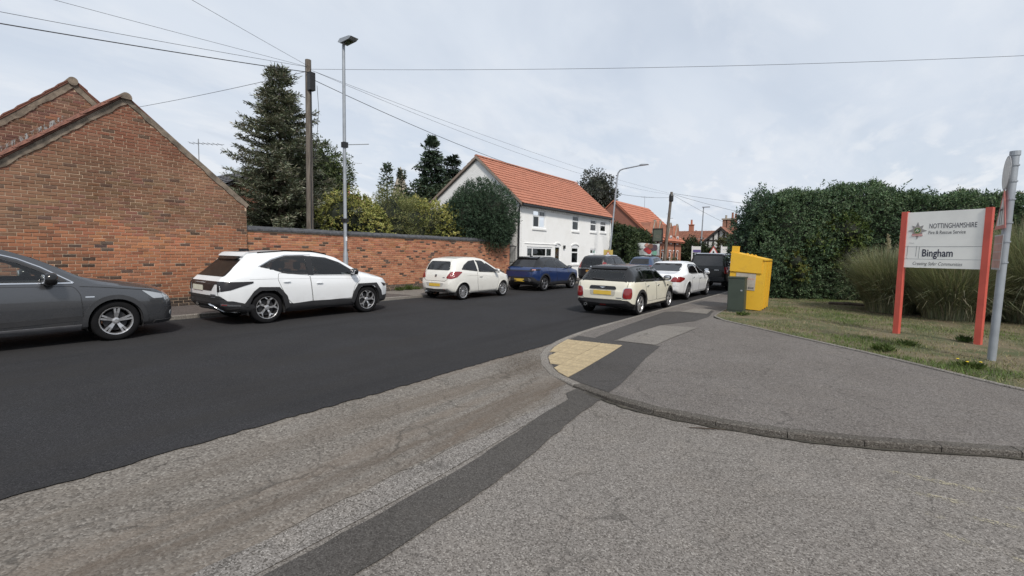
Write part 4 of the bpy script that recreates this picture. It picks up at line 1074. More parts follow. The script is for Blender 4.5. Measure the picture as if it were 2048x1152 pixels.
ec = (b0 + bw * .155, B0 + bhh * .665)
star = [(ec[0] + r * math.sin(a), ec[1] + r * 1.12 * math.cos(a)) for i in range(16) for a, r in ((PI * i / 8, (.165 if i % 4 == 0 else .14) if i % 2 == 0 else .085),)]
MB().prism(star, sfn, .03, .034).build('star_emblem', plain('emblem_silver', (.30, .29, .28), .4), bd)
MB().prism([(ec[0] + .062 * math.sin(a), ec[1] + .068 * math.cos(a)) for a in np.linspace(0, 2 * PI, 14, endpoint=False)], sfn, .034, .036).build('emblem_ground', plain('emblem_buff', (.42, .34, .18), .5), bd)
M_eg = plain('emblem_green', (.03, .13, .05), .5)
for k in range(9):
    a = k * .7; r = .036; cx_, cz_ = ec[0] + r * math.sin(a) * 1.1, ec[1] + r * math.cos(a) + .005
    MB().prism([(cx_ + .017 * math.sin(a + q), cz_ + .024 * math.cos(a + q)) for q in (0, 1.4, 3.14, 4.9)], sfn, .036, .0375).build('emblem_leaf', M_eg, bd)
for k in range(5): MB().prism([(ec[0] - .03 + .014 * k, ec[1] - .02 + .02 * (k % 3)), (ec[0] - .022 + .014 * k, ec[1] - .012 + .02 * (k % 3)), (ec[0] - .03 + .014 * k, ec[1] + .004 + .02 * (k % 3)), (ec[0] - .038 + .014 * k, ec[1] - .012 + .02 * (k % 3))], sfn, .0375, .039).build('emblem_flower', M_signw, bd)
M_er = plain('emblem_red', (.5, .05, .05), .5)
for dz, m in ((-.075, M_er), (-.09, M_signw), (-.103, M_er)): MB().prism([(ec[0] - .09, ec[1] + dz - .008), (ec[0] + .09, ec[1] + dz - .008), (ec[0] + .09, ec[1] + dz + .006), (ec[0] - .09, ec[1] + dz + .006)], sfn, .036, .038).build('emblem_ribbon', m, bd)
M_scuff = plain('glue_mark', (.16, .16, .16), .8)
for u0, v0, u1, v1 in ((.035, .40, .03, .20), (.16, .39, .155, .20), (.20, .38, .195, .17), (.05, .445, .12, .44), (.02, .175, .04, .165)):
    MB().prism([(b0 + bw * u0, B0 + bhh * v0), (b0 + bw * u0 + .006, B0 + bhh * v0 + .004), (b0 + bw * u1 + .006, B0 + bhh * v1 + .004), (b0 + bw * u1, B0 + bhh * v1)], sfn, .03, .0325).build('glue_mark', M_scuff, bd)

# grey post with three traffic signs
gp_ = thing('sign_post', 'leaning grey steel sign post with three traffic signs seen edge on', 'sign post', (1.95, 10.72, .06))
MB().tube([(0, 0, 0), (.05, .02, 3.36)], .055, 14).build('post', M_galv, gp_, True)
MB().lathe([(.066, 3.30), (.066, 3.37), (0, 3.375)], 'z', 14, (.05, .02, 0)).build('post_cap', M_galv, gp_)
nv_ = Vector((-.9998, .018, 0)); lv = Vector((-.018, -.9998, 0))
def pfn(u, v, d): q = nv_ * (.075 + d) + lv * u; return (q.x + .016 * v, q.y, v)
M_sback = plain('sign_grey', (.36, .36, .37), .5, var=.08); M_sred = plain('sign_faded_red', (.42, .12, .10), .5, var=.2); M_swhite = plain('sign_face_white', (.55, .54, .52), .5, var=.1); M_spink = plain('sign_faded_pink', (.40, .22, .19), .6, var=.2)
circ = lambda r, cz, n=28: [(r * math.sin(a), cz + r * math.cos(a)) for a in np.linspace(0, 2 * PI, n, endpoint=False)]
rd = MB().prism(circ(.27, 3.03), pfn, 0, .006).build('round_sign', M_sback, gp_); MB().prism(circ(.24, 3.03), pfn, .006, .008).build('sign_face', M_swhite, rd)
tri = lambda s_, cz: [(-s_, cz - s_ * .55), (s_, cz - s_ * .55), (0, cz + s_ * 1.18)]
td = MB().prism(tri(.38, 2.36), pfn, 0, .006).build('triangle_sign', M_sred, gp_); MB().prism(tri(.26, 2.35), pfn, .006, .008).build('sign_face', M_swhite, td)
for u in (-.06, .06): MB().prism([(u - .014, 2.22), (u + .014, 2.22), (u + .014, 2.50), (u - .014, 2.50)], pfn, .008, .010).build('sign_figure', M_black, td)
MB().prism([(-.10, 2.44), (.10, 2.44), (.10, 2.47), (-.10, 2.47)], pfn, .010, .0115).build('sign_figure', M_black, td)
pd = MB().prism([(-.30, 1.50), (.30, 1.50), (.30, 2.06), (-.30, 2.06)], pfn, 0, .006).build('plate_sign', M_sback, gp_)
for k in range(4): MB().prism([(-.28, 1.53 + k * .13), (.28, 1.53 + k * .13), (.28, 1.65 + k * .13), (-.28, 1.65 + k * .13)], pfn, .006, .008).build('sign_panel', M_spink, pd)
for z in (1.62, 1.95, 2.25, 2.62, 2.9, 3.15): MB().lathe([(.066, z - .012), (.066, z + .012)], 'z', 14, (.016 * z, .006 * z, 0)).build('clip', M_galv, gp_)

# clothing bank
M_bank = NT('bank_yellow'); _v = M_bank.coord('Object'); _n = M_bank.noise(_v, 3, 6, .7)
M_bank.col(M_bank.mix(M_bank.ramp(_n, .5, .8, 0, .7), (.70, .41, .028), (.46, .27, .05))).rough(.55).bump(M_bank.noise(_v, 9, 3, .5), .15, .02); M_bank = M_bank.m
cb = thing('clothing_bank', 'yellow steel clothing bank with grey label plate beside the hedge', 'clothing bank', (-2.57, 15.6, .08)); cb.rotation_euler = (0, R(2.2), 0)
q = [(-.46, .04), (.46, .04), (.46, 1.55), (-.46, 1.72)]
bdy = MB().prism(q, lambda u, v, d: (u, d, v), 0, 1.3).build('body', M_bank, cb)
MB().prism([(-.47, 1.16), (.40, 1.14), (.40, 1.575), (-.47, 1.735)], lambda u, v, d: (u, d, v), -.035, -.001).build('front_flap', M_bank, cb)
MB().prism([(-.49, 1.705), (.49, 1.525), (.49, 1.565), (-.49, 1.745)], lambda u, v, d: (u, d, v), -.03, 1.33).build('lid', M_bank, cb)
for y0, y1 in ((.05, .42), (.5, .85), (.92, 1.26)): MB().prism([(y0, .10), (y1, .06), (y1, 1.46), (y0, 1.46)], lambda u, v, d: (d, u, v), .461, .475).build('side_panel', M_bank, cb)
for y in (.0, .45, .88, 1.28): MB().box(.461, .49, y, y + .03, .05, 1.5).build('side_rib', M_bank, cb)
MB().prism([(-.47, 1.73), (-.30, 1.70), (-.30, 1.92), (-.47, 1.92)], lambda u, v, d: (u, d, v), .02, .28).build('hopper', M_bank, cb)
for x in (.0, .12, .22): MB().lathe([(.035 + .012 * math.cos(a), .012 * math.sin(a)) for a in np.linspace(0, 2 * PI, 8)], 'y', 12, (x - .05, .15, 1.68 - x * .18)).build('lifting_eye', M_bank, cb)
M_cpl = plain('label_plate', (.40, .36, .31), .6, var=.12); cpl = MB().box(-.28, .26, -.012, -.001, .62, 1.12).build('label_plate', M_cpl, bdy)
lettering('lettering', 'CLOTHING BANK', .085, M_greyl, cpl, (-.30 + .04, -.015, .66), (1, 0, 0), (0, 0, 1), width=.50, bold=.002)
M_fr = plain('faded_red_print', (.46, .24, .19), .6)
for k in range(9): MB().box(-.15 + k * .043, -.15 + k * .043 + .026, -.0135, -.0121, .93, .975 + .012 * (k % 2)).build('faded_print', M_fr, cpl)
MB().prism([(-.22, .86), (-.19, .92), (-.215, .97), (-.18, 1.0), (-.16, .95), (-.17, .88)], lambda u, v, d: (u, d, v), -.014, -.0121).build('plate_emblem', M_greyl, cpl)
M_cab = plain('cabinet_green', (.038, .052, .040), .55, var=.12, scale=3)
gc = thing('utility_cabinet', 'dark green metal utility cabinet in front of the yellow clothing bank', 'cabinet', (-2.66, 14.85, .08))
MB().box(-.22, .22, 0, .38, 0, .99).build('body', M_cab, gc); MB().box(-.235, .235, -.015, .4, .991, 1.03).build('lid', M_cab, gc); MB().box(-.205, .205, -.012, -.001, .06, .96).build('door', M_cab, gc); MB().box(.12, .17, -.02, -.0125, .62, .66).build('lock', M_galv, gc); MB().box(-.24, .24, -.03, .4, -.06, .0).build('plinth', M_kerb, gc)

# far signs and boards
def board(name, label, cat, x0, x1, y, z0, z1, mat, postx=None, zp=.1, pm=None):
    t = thing(name, label, cat, (0, 0, 0)); MB().box(x0, x1, y, y + .03, z0, z1).build('panel', mat, t)
    for px in (postx or []): MB().box(px - .05, px + .05, y + .031, y + .13, zp, z1).build('post', pm or M_upvc, t)
    return t
M_pub = plain('pub_green', (.11, .125, .10), .5); pb = board('pub_sign', 'grey green hanging sign board in a dark frame over the ivy hedge', 'sign', -13.2, -12.5, 38.0, 2.84, 3.78, M_pub, (-12.85,), .9, M_timber)
for a in ((-13.27, -13.2, 2.78, 3.86), (-12.5, -12.43, 2.78, 3.86), (-13.2, -12.5, 3.781, 3.86), (-13.2, -12.5, 2.78, 2.839)): MB().box(a[0], a[1], 37.97, 38.05, a[2], a[3]).build('frame', M_timber, pb)
for k, (w, z) in enumerate(((.3, 3.28), (.4, 3.14))): MB().box(-12.85 - w / 2, -12.85 + w / 2, 37.992, 37.999, z, z + .03).build('print_line', M_stone, pb)
bn = thing('banner', 'white banner with red and green picture hung on the ivy hedge', 'banner', (.35, 0, .05))
mb = MB(); 
for i in range(13):
    for j in range(5):
        t, s_ = i / 12, j / 4; mb.v.append((-14.35 + 2.0 * t, 36.05 + .05 * math.sin(t * 9 + s_ * 3), 1.62 + .92 * s_ + (.04 * math.sin(t * 6) if j else -.0) - (.12 * (1 - t) * s_ if False else 0)))
mb.f = [(i * 5 + j, i * 5 + 5 + j, i * 5 + 6 + j, i * 5 + 1 + j) for i in range(12) for j in range(4)]
M_ban = plain('banner_white', (.62, .66, .66), .6, var=.08); mb.build('sheet', M_ban, bn)
for c, r, z, m in ((-13.35, .22, 2.05, plain('banner_red', (.33, .05, .06), .6)), (-13.05, .22, 2.32, plain('banner_brown', (.22, .10, .07), .6)), (-12.75, .28, 2.22, plain('banner_dark', (.10, .07, .09), .6)), (-13.15, .2, 1.9, M_er), (-12.7, .2, 1.8, plain('banner_teal', (.20, .42, .32), .6)), (-13.35, .16, 2.42, plain('banner_pink', (.55, .30, .24), .6))):
    MB().prism([(c + r * (1 + .15 * math.sin(3 * a)) * math.sin(a), z + r * .85 * math.cos(a)) for a in np.linspace(0, 2 * PI, 14, endpoint=False)], lambda u, v, d: (u, 36.0 - d, v), -.012, .012 + random.uniform(0, .008)).build('picture', m, bn)
for k in range(3): MB().box(-14.15, -13.85 + .25 * (k % 2), 35.985, 35.995, 2.02 + k * .1, 2.05 + k * .1).build('print_line', M_greyl, bn)
MB().box(-14.2, -14.02, 35.985, 35.995, 1.72, 1.9).build('print_block', M_greyl, bn)
for x in (-14.3, -12.4): MB().box(x - .03, x + .03, 36.12, 36.2, .1, 2.5).build('stake', M_timber, bn)
M_ybg = plain('sign_yellow', (.55, .42, .12), .5)
def tri_sign(name, label, x, y, z, s_, backing, postx):
    t = thing(name, label, 'sign', (0, 0, 0)); f_ = lambda u, v, d: (x + u, y - d, z + v)
    if backing: MB().prism([(-s_ * 1.25, -s_ * .9), (s_ * 1.25, -s_ * .9), (s_ * 1.25, s_ * 1.4), (-s_ * 1.25, s_ * 1.4)], f_, -.01, 0).build('backing_board', M_ybg, t)
    p = MB().prism([(-s_, -s_ * .6), (s_, -s_ * .6), (0, s_ * 1.15)], f_, .001, .008).build('triangle', M_er, t)
    MB().prism([(-s_ * .78, -s_ * .48), (s_ * .78, -s_ * .48), (0, s_ * .88)], f_, .008, .012).build('face', M_signw, p)
    MB().prism([(-s_ * .22, -s_ * .38), (s_ * .05, -s_ * .1), (s_ * .2, -s_ * .38), (s_ * .26, -s_ * .3), (s_ * .1, s_ * .3), (-s_ * .08, s_ * .36), (-s_ * .14, 0)], f_, .012, .016).build('figure', M_black, p)
    MB().tube([(x, y + .05, .1), (x, y + .05, z + s_)], .035, 8).build('post', M_galv, t)
tri_sign('warning_sign', 'yellow backed triangular warning sign below the curved lamp post', -12.95, 28.75, 1.62, .26, True, 0)
tri_sign('warning_sign', 'white triangular warning sign showing above the black pickup', -8.97, 40.0, 1.93, .50, False, 0)
sb = board('estate_agent_board', 'white and purple estate agent board on a white post far up the street', 'sign', -11.9, -11.2, 45, 1.95, 2.55, M_signw, None); MB().box(-12.0, -11.901, 45, 45.09, .1, 2.6).build('post', M_upvc, sb); MB().box(-11.86, -11.2, 44.985, 44.998, 2.0, 2.25).build('purple_band', plain('purple_print', (.13, .10, .28), .5), sb)
sb2 = board('small_white_board', 'small white notice board on a post before the timbered house', 'sign', -10.0, -9.55, 48, 1.9, 2.6, M_signw, None); MB().box(-10.12, -10.001, 48, 48.09, .1, 2.7).build('post', M_upvc, sb2)
# ------------------------------------------------------------------ cars
M_tyre = plain('tyre_rubber', (.010, .010, .011), .95, var=.2, spec=.15)
M_clad = plain('black_cladding', (.022, .022, .024), .6, var=.15)
M_gloss = paint('gloss_black', (.010, .010, .011), rough=.25, dirt=.05, coat=.3, spec=.35)
M_silver = plain('alloy_silver', (.50, .50, .51), .32, metal=.75, var=.08)
M_dalloy = plain('alloy_dark', (.045, .045, .048), .4, metal=.5)
M_chrome = plain('chrome_trim', (.62, .63, .65), .2, metal=.9, var=.03)
M_seam = plain('panel_gap', (.01, .01, .01), .9)
M_lining = plain('cabin_lining', (.025, .025, .027), .9)
M_seat = plain('seat_fabric', (.035, .035, .038), .9)
M_plate = plain('plate_yellow', (.62, .42, .06), .5, var=.05)
M_platew = plain('plate_holder_white', (.62, .60, .50), .5, var=.05)
M_tail = NT('tail_lamp'); M_tail.col((.20, .012, .013)).rough(.12).set(Coat_Weight=.8); M_tail = M_tail.m
M_tail2 = NT('tail_lamp_clear'); M_tail2.col((.45, .22, .21)).rough(.15).set(Coat_Weight=.8); M_tail2 = M_tail2.m
M_smoke = NT('smoked_lamp'); M_smoke.col((.022, .021, .023)).rough(.3).set(Coat_Weight=.1, Specular_IOR_Level=.25); M_smoke = M_smoke.m
M_lens = NT('clear_lamp'); M_lens.col((.42, .44, .46)).rough(.1).set(Coat_Weight=1., Metallic=.3); M_lens = M_lens.m
G_clear = glass('car_glass', (.78, .82, .80), .02, .04)
G_dark = glass('car_glass_tinted', (.34, .36, .37), .02, .28)
G_mid = glass('car_glass_half', (.55, .58, .57), .02, .14)

def prof(pts, s, sm=.03):
    P = np.array(pts, float); g = np.linspace(P[0, 0], P[-1, 0], 900)
    z = np.interp(g, P[:, 0], P[:, 1]); h = g[1] - g[0]; k = max(1, int(sm / h))
    ker = np.exp(-.5 * (np.arange(-3 * k, 3 * k + 1) / k) ** 2); ker /= ker.sum()
    zp = np.r_[2 * z[0] - z[3 * k:0:-1], z, 2 * z[-1] - z[-2:-3 * k - 2:-1]]
    return np.interp(s, g, np.convolve(zp, ker, 'valid'))
def catmull(C, sub):
    out = []; n = len(C)
    for i in range(n - 1):
        p0, p1, p2, p3 = C[max(i - 1, 0)], C[i], C[i + 1], C[min(i + 2, n - 1)]
        for k in range(sub):
            t = k / sub
            out.append(.5 * (2 * p1 + (p2 - p0) * t + (2 * p0 - 5 * p1 + 4 * p2 - p3) * t * t + (3 * p1 - p0 - 3 * p2 + p3) * t ** 3))
    out.append(C[-1]); return np.array(out)
def inpoly(P, x, y):
    c = False; n = len(P); j = n - 1
    for i in range(n):
        xi, yi = P[i]; xj, yj = P[j]
        if (yi > y) != (yj > y) and x < (xj - xi) * (y - yi) / (yj - yi) + xi: c = not c
        j = i
    return c
def shrink(P, d):
    A = sum(P[i][0] * P[(i + 1) % len(P)][1] - P[(i + 1) % len(P)][0] * P[i][1] for i in range(len(P)))
    P = P if A > 0 else P[::-1]; n = len(P); out = []
    for i in range(n):
        p, a, b = Vector(P[i]), Vector(P[i - 1]), Vector(P[(i + 1) % n])
        e1, e2 = (p - a).normalized(), (b - p).normalized(); n1, n2 = Vector((-e1.y, e1.x)), Vector((-e2.y, e2.x))
        m = (n1 + n2); m = m.normalized() if m.length > 1e-6 else n1
        out.append(tuple(p + m * (d / max(.35, m.dot(n1)))))
    return out
def roundpoly(P, r, n=4):
    out = []; N = len(P)
    for i in range(N):
        p, a, b = Vector(P[i]), Vector(P[i - 1]), Vector(P[(i + 1) % N])
        da, db = (a - p), (b - p); q = min(r, da.length * .45, db.length * .45)
        s, e = p + da.normalized() * q, p + db.normalized() * q
        for k in range(n + 1):
            t = k / n; out.append(tuple((s * (1 - t) + p * t) * (1 - t) + (p * (1 - t) + e * t) * t))
    return out

class Car:
    SUB = 3
    def __init__(c, name, label, L, W, top, bot, plan, belt, roofw, loc, rz=0., body=None, roofmat=None, lowmat=None, wheel_r=.33, axles=(.8, 3.4), arch=.05, low_h=.25, track_in=.03, cat='car', name_='parked_car'):
        c.t = thing(name_, label, cat, loc, rz); c.L, c.W = L, W; c.t['group'] = 'cars parked along the street'
        dense = [0, .003, .009, .018, .03, .045, .065, .09]
        mid = list(np.linspace(.12, L - .12, int((L - .24) / .042)))
        ss = np.array(dense + mid + [L - d for d in dense[::-1]])
        zt, zb, w, zbe, wr = (prof(q, ss) for q in (top, bot, plan, belt, roofw))
        zbe = np.minimum(zbe, zt - .035); zbe = np.maximum(zbe, zb + .12)
        rings = []
        for i, s in enumerate(ss):
            hb = zbe[i] - zb[i]; H = zt[i] - zbe[i]; ww = w[i]; wb = ww * .945; r = min(wr[i], wb - .02)
            lh = min(low_h, hb * .5)
            C = np.array([(0, zb[i]), (.5 * ww, zb[i]), (.86 * ww, zb[i] + .01), (.955 * ww, zb[i] + min(.07, hb * .2)), (.985 * ww, zb[i] + lh), (1.0 * ww, zb[i] + lh + (hb - lh) * .38), (.995 * ww, zb[i] + lh + (hb - lh) * .66), (.972 * ww, zb[i] + lh + (hb - lh) * .88), (wb, zbe[i]),
                          (wb + (r - wb) * .30 + .012 * min(1, H / .3), zbe[i] + .33 * H), (wb + (r - wb) * .66 + .012 * min(1, H / .3), zbe[i] + .66 * H), (r, zbe[i] + .875 * H), (r - .05 * min(1, r), zbe[i] + .955 * H), (r * .72, zt[i] - .012 * min(1, H / .2)), (r * .38, zt[i] - .003), (0, zt[i])])
            rings.append(catmull(C, c.SUB))
        Rg = np.array(rings); n, m = Rg.shape[:2]; c.m = m
        V = []; idx = {}
        for i in range(n):
            for j in range(m):
                x, z = Rg[i, j]; idx[(i, j, 1)] = len(V); V.append((x, ss[i], z))
                if j in (0, m - 1): idx[(i, j, -1)] = idx[(i, j, 1)]
                else: idx[(i, j, -1)] = len(V); V.append((-x, ss[i], z))
        F, FJ = [], []
        for i in range(n - 1):
            for j in range(m - 1):
                for sg in (1, -1):
                    q = [idx[(i, j, sg)], idx[(i + 1, j, sg)], idx[(i + 1, j + 1, sg)], idx[(i, j + 1, sg)]]
                    F.append(tuple(dict.fromkeys(q if sg == 1 else q[::-1]))); FJ.append(j)
        for e, i, sgn in ((0, 0, -1), (1, n - 1, 1)):   # bowed end caps in horizontal rows
            base = {}
            for j in range(m):
                x, z = Rg[i, j]
                for k in range(-4, 5):
                    f_ = k / 4; key = (j, k)
                    if k == 4: base[key] = idx[(i, j, 1)]
                    elif k == -4: base[key] = idx[(i, j, -1)]
                    else: base[key] = len(V); V.append((x * f_, ss[i] + sgn * .03 * (1 - f_ * f_), z))
            for j in range(m - 1):
                for k in range(-4, 4):
                    q = [base[(j, k)], base[(j, k + 1)], base[(j + 1, k + 1)], base[(j + 1, k)]]
                    q = list(dict.fromkeys(q if sgn < 0 else q[::-1]))
                    if len(q) > 2: F.append(tuple(q)); FJ.append(j)
        c.V, c.F, c.FJ = V, F, FJ
        c.bvh = BVHTree.FromPolygons([Vector(v) for v in V], F)
        c.zb, c.ss, c.w = zb, ss, w; c.cut = []; c.bodym, c.roofm, c.lowm = body, roofmat or body, lowmat or body
        c.r, c.ax, c.ar = wheel_r, axles, arch; c.track_in = track_in
        c.beltj, c.lowj = 8 * c.SUB, 4 * c.SUB
    # ---- projection onto the body
    def ray(c, mode, a, b):
        L = c.L
        if mode == 'R': o, d = Vector((3, a, b)), Vector((-1, 0, 0))
        elif mode == 'L': o, d = Vector((-3, a, b)), Vector((1, 0, 0))
        elif mode == 'B': o, d = Vector((a, -2, b)), Vector((0, 1, 0))
        elif mode == 'F': o, d = Vector((a, L + 2, b)), Vector((0, -1, 0))
        elif mode == 'T': o, d = Vector((a, b, 4)), Vector((0, 0, -1))
        elif mode == 'RB': q = Vector((1, 1, 0)).normalized(); o = Vector((c.W / 2, 0, b)) + q * a; d = Vector((-1, 1, 0)).normalized(); o = o - d * 3
        elif mode == 'LB': q = Vector((-1, 1, 0)).normalized(); o = Vector((-c.W / 2, 0, b)) + q * a; d = Vector((1, 1, 0)).normalized(); o = o - d * 3
        elif mode == 'RF': q = Vector((1, -1, 0)).normalized(); o = Vector((c.W / 2, L, b)) + q * a; d = Vector((-1, -1, 0)).normalized(); o = o - d * 3
        elif mode == 'LF': q = Vector((-1, -1, 0)).normalized(); o = Vector((-c.W / 2, L, b)) + q * a; d = Vector((1, -1, 0)).normalized(); o = o - d * 3
        h = c.bvh.ray_cast(o, d)
        return (h[0], h[1] if h[1].dot(d) < 0 else -h[1], d) if h[0] is not None else (None, None, d)
    def drape(c, name, V2, F2, mode, off, mat, parent=None, depth=.012, smooth=True):
        pts, nrm, miss = [], [], []
        for k, (a, b) in enumerate(V2):
            p, n, d = c.ray(mode, a, b)
            if p is None: miss.append(k)
            pts.append(p); nrm.append(n)
        good = [k for k in range(len(V2)) if pts[k] is not None]
        if not good: return None
        for k in miss:
            g = min(good, key=lambda q: (V2[q][0] - V2[k][0]) ** 2 + (V2[q][1] - V2[k][1]) ** 2); pts[k], nrm[k] = pts[g], nrm[g]
        bm = bmesh.new(); vs = [bm.verts.new(p + n * off) for p, n in zip(pts, nrm)]; bm.verts.index_update()
        for f in F2:
            try: bm.faces.new([vs[i] for i in f])
            except ValueError: pass
        bm.normal_update()
        avg = sum((f.normal * f.calc_area() for f in bm.faces), Vector()); 
        if avg.dot(d) > 0: bmesh.ops.reverse_faces(bm, faces=bm.faces)
        if depth:
            be = [e for e in bm.edges if e.is_boundary]; low = {}
            for e in be:
                for v in e.verts:
                    if v not in low: low[v] = bm.verts.new(v.co - nrm[v.index] * (depth + off) if v.index < len(nrm) else v.co)
            for e in be:
                a, b = e.verts
                if e.link_faces and [l.vert for l in e.link_faces[0].loops][([l.vert for l in e.link_faces[0].loops].index(a) + 1) % len(e.link_faces[0].verts)] is b: a, b = b, a
                try: bm.faces.new((a, b, low[b], low[a]))
                except ValueError: pass
        me = bpy.data.meshes.new(name); bm.to_mesh(me); bm.free(); me.materials.append(mat)
        if smooth:
            me.polygons.foreach_set('use_smooth', [True] * len(me.polygons))
            try: me.set_sharp_from_angle(angle=R(40))
            except Exception: pass
        return obj(name, me, parent or c.t)
    def panel(c, name, poly, mode, off, mat, parent=None, cell=.07, rnd=0., depth=.012):
        if rnd: poly = roundpoly(poly, rnd)
        me = gridsheet(poly, cell, lambda x, y: 0.)
        V2 = [(v.co.x, v.co.y) for v in me.vertices]; F2 = [tuple(p.vertices) for p in me.polygons]; bpy.data.meshes.remove(me)
        return c.drape(name, V2, F2, mode, off, mat, parent, depth)
    def strip(c, name, path, w, mode, off, mat, parent=None, closed=False, depth=.006, step=.05):
        P = [Vector(p) for p in path]
        if closed: P.append(P[0])
        Q = [P[0]]
        for a, b in zip(P[:-1], P[1:]):
            k = max(1, int((b - a).length / step))
            for i in range(1, k + 1): Q.append(a.lerp(b, i / k))
        V2, F2 = [], []
        for i, p in enumerate(Q):
            d = (Q[min(i + 1, len(Q) - 1)] - Q[max(i - 1, 0)])
            if closed and i in (0, len(Q) - 1): d = Q[1] - Q[-2]
            d = d.normalized(); nn = Vector((-d.y, d.x)) * w / 2
            V2 += [tuple(p - nn), tuple(p + nn)]
        for i in range(len(Q) - 1): F2.append((2 * i, 2 * i + 2, 2 * i + 3, 2 * i + 1))
        return c.drape(name, V2, F2, mode, off, mat, parent, depth)
    def glasspane(c, name, poly, mode, mat, rnd=.05, seal=.022, sealmat=None, off=.004, both=True):
        poly = roundpoly(poly, rnd, 3); c.cut.append((mode, shrink(poly, seal * 1.25)))
        w = c.panel(name, shrink(poly, seal * .6), mode, off, mat, None, .09, 0., 0.)
        ring_o, ring_i = poly, shrink(poly, seal * 1.9)
        A = sum(poly[i][0] * poly[(i + 1) % len(poly)][1] - poly[(i + 1) % len(poly)][0] * poly[i][1] for i in range(len(poly)))
        if A < 0: ring_o = poly[::-1]
        n = len(ring_o); V2 = list(ring_o) + list(ring_i)
        F2 = [(i, (i + 1) % n, n + (i + 1) % n, n + i) for i in range(n)]
        c.drape('seal', V2, F2, mode, off + .002, sealmat or M_clad, w, .012)
        return w
    def finish(c, rim, tyre_w=.215, rimmat=None, rim_r=None, seats=True, lining=True, archmat=None, archw=.0, archoff=.012, rims=None):
        t = c.t; V, F, FJ = c.V, c.F, c.FJ
        zc = c.r
        ra = c.r + c.ar
        keep = []
        Vn = [Vector(v) for v in V]
        cuts = {}
        for mode, P in c.cut: cuts.setdefault(mode, []).append(P)
        for f, j in zip(F, FJ):
            ctr = sum((Vn[i] for i in f), Vector()) / len(f)
            drop = False
            if abs(ctr.x) > c.W * .30:
                for a in c.ax:
                    if (ctr.y - a) ** 2 + (ctr.z - zc) ** 2 < (ra - .005) ** 2: drop = True
            if not drop and j >= c.beltj - c.SUB:
                nrm = (Vn[f[1]] - Vn[f[0]]).cross(Vn[f[2]] - Vn[f[0]])
                for mode, PP in cuts.items():
                    for P in PP:
                        if mode == 'R' and ctr.x > .3: ok = inpoly(P, ctr.y, ctr.z)
                        elif mode == 'L' and ctr.x < -.3: ok = inpoly(P, ctr.y, ctr.z)
                        elif mode == 'B' and ctr.y < c.L * .45: ok = inpoly(P, ctr.x, ctr.z)
                        elif mode == 'F' and ctr.y > c.L * .45: ok = inpoly(P, ctr.x, ctr.z)
                        else: ok = False
                        if ok and mode in 'BF' and abs(nrm.normalized().x) > .75: ok = False
                        if ok: drop = True
            if not drop: keep.append((f, j))
        # round the arch edge
        cnt = {}
        for f, j in keep:
            for a, b in zip(f, f[1:] + f[:1]): cnt[tuple(sorted((a, b)))] = cnt.get(tuple(sorted((a, b))), 0) + 1
        bv = {i for e, k in cnt.items() if k == 1 for i in e}
        for i in bv:
            v = Vn[i]
            if abs(v.x) < c.W * .30: continue
            for a in c.ax:
                d = math.hypot(v.y - a, v.z - zc)
                if abs(d - ra) < .07 and d > 1e-3: Vn[i] = Vector((v.x, a + (v.y - a) * ra / d, zc + (v.z - zc) * ra / d))
        rz_ = getattr(c, 'roofz', -1.)
        kk = []
        for f, j in keep:
            ctr = sum((Vn[i] for i in f), Vector()) / len(f)
            kk.append((f, j if j < c.beltj or ctr.z > rz_ or ctr.y > .45 else c.beltj - 1))
        def sub(name, sel, mat):
            fs = [f for f, j in kk if sel(j)]
            if not fs: return
            used = sorted({i for f in fs for i in f}); mp = {u: k for k, u in enumerate(used)}
            me = mesh(name, [Vn[u] for u in used], [tuple(mp[i] for i in f) for f in fs], mat, True)
            try: me.set_sharp_from_angle(angle=R(50))
            except Exception: pass
            obj(name, me, t)
        b_, l_ = c.beltj, c.lowj
        sub('body', lambda j: (l_ if c.lowm is not c.bodym else 0) <= j < (b_ if c.roofm is not c.bodym else 999), c.bodym)
        if c.lowm is not c.bodym: sub('lower_body', lambda j: j < l_, c.lowm)
        if c.roofm is not c.bodym: sub('roof', lambda j: j >= b_, c.roofm)
        if lining:
            me = mesh('cabin_lining', [(v.x * .955, c.L / 2 + (v.y - c.L / 2) * .985, .5 + (v.z - .5) * .97) for v in Vn], [f for f, j in keep if j >= 2], M_lining); obj('cabin_lining', me, t)
        # wheel wells
        for a in c.ax:
            for sg in (1, -1):
                x1, x0 = c.W / 2 - .045, c.W / 2 - .42
                mb = MB(); prof_ = [(ra + .012, x1), (ra + .012, x0), (.02, x0)]
                for r_, x in prof_:
                    for k in range(19):
                        an = -.35 + (PI + .7) * k / 18; mb.v.append((sg * x, a + r_ * math.cos(an), zc + r_ * math.sin(an)))
                for q in range(2):
                    for k in range(18): mb.f.append((q * 19 + k, q * 19 + k + 1, q * 19 + 20 + k, q * 19 + 19 + k))
                mb.build('wheel_well', M_lining, t, True)
                if archw:
                    path = [(a + (ra + archw * .42) * math.cos(an), zc + (ra + archw * .42) * math.sin(an)) for an in np.linspace(-.12, PI + .12, 22)]
                    path = [p for p in path if p[1] > zc - .14]
                    c.strip('arch_trim', path, archw, 'R' if sg > 0 else 'L', archoff, archmat, None, depth=.03)
                x = c.W / 2 - c.track_in
                w_ = obj('wheel', None, t, (sg * x, a, c.r), (0, 0, 0 if sg > 0 else PI))
                tr, tw = c.r, tyre_w; rr = rim_r or c.r * .70
                if 'tyre' not in c.__dict__:
                    mb = MB().lathe([(rr - .01, -.02), (rr + .012, -.004), (rr + .03, .004), (tr - .035, .0), (tr - .012, -.012), (tr, -.035), (tr, -tw + .035), (tr - .015, -tw + .012), (tr - .04, -tw), (rr, -tw)], 'x', 40)
                    c.tyre = mb.build('tyre', M_tyre, w_, True).data; first = True
                else: obj('tyre', c.tyre, w_)
                key = 'rim'
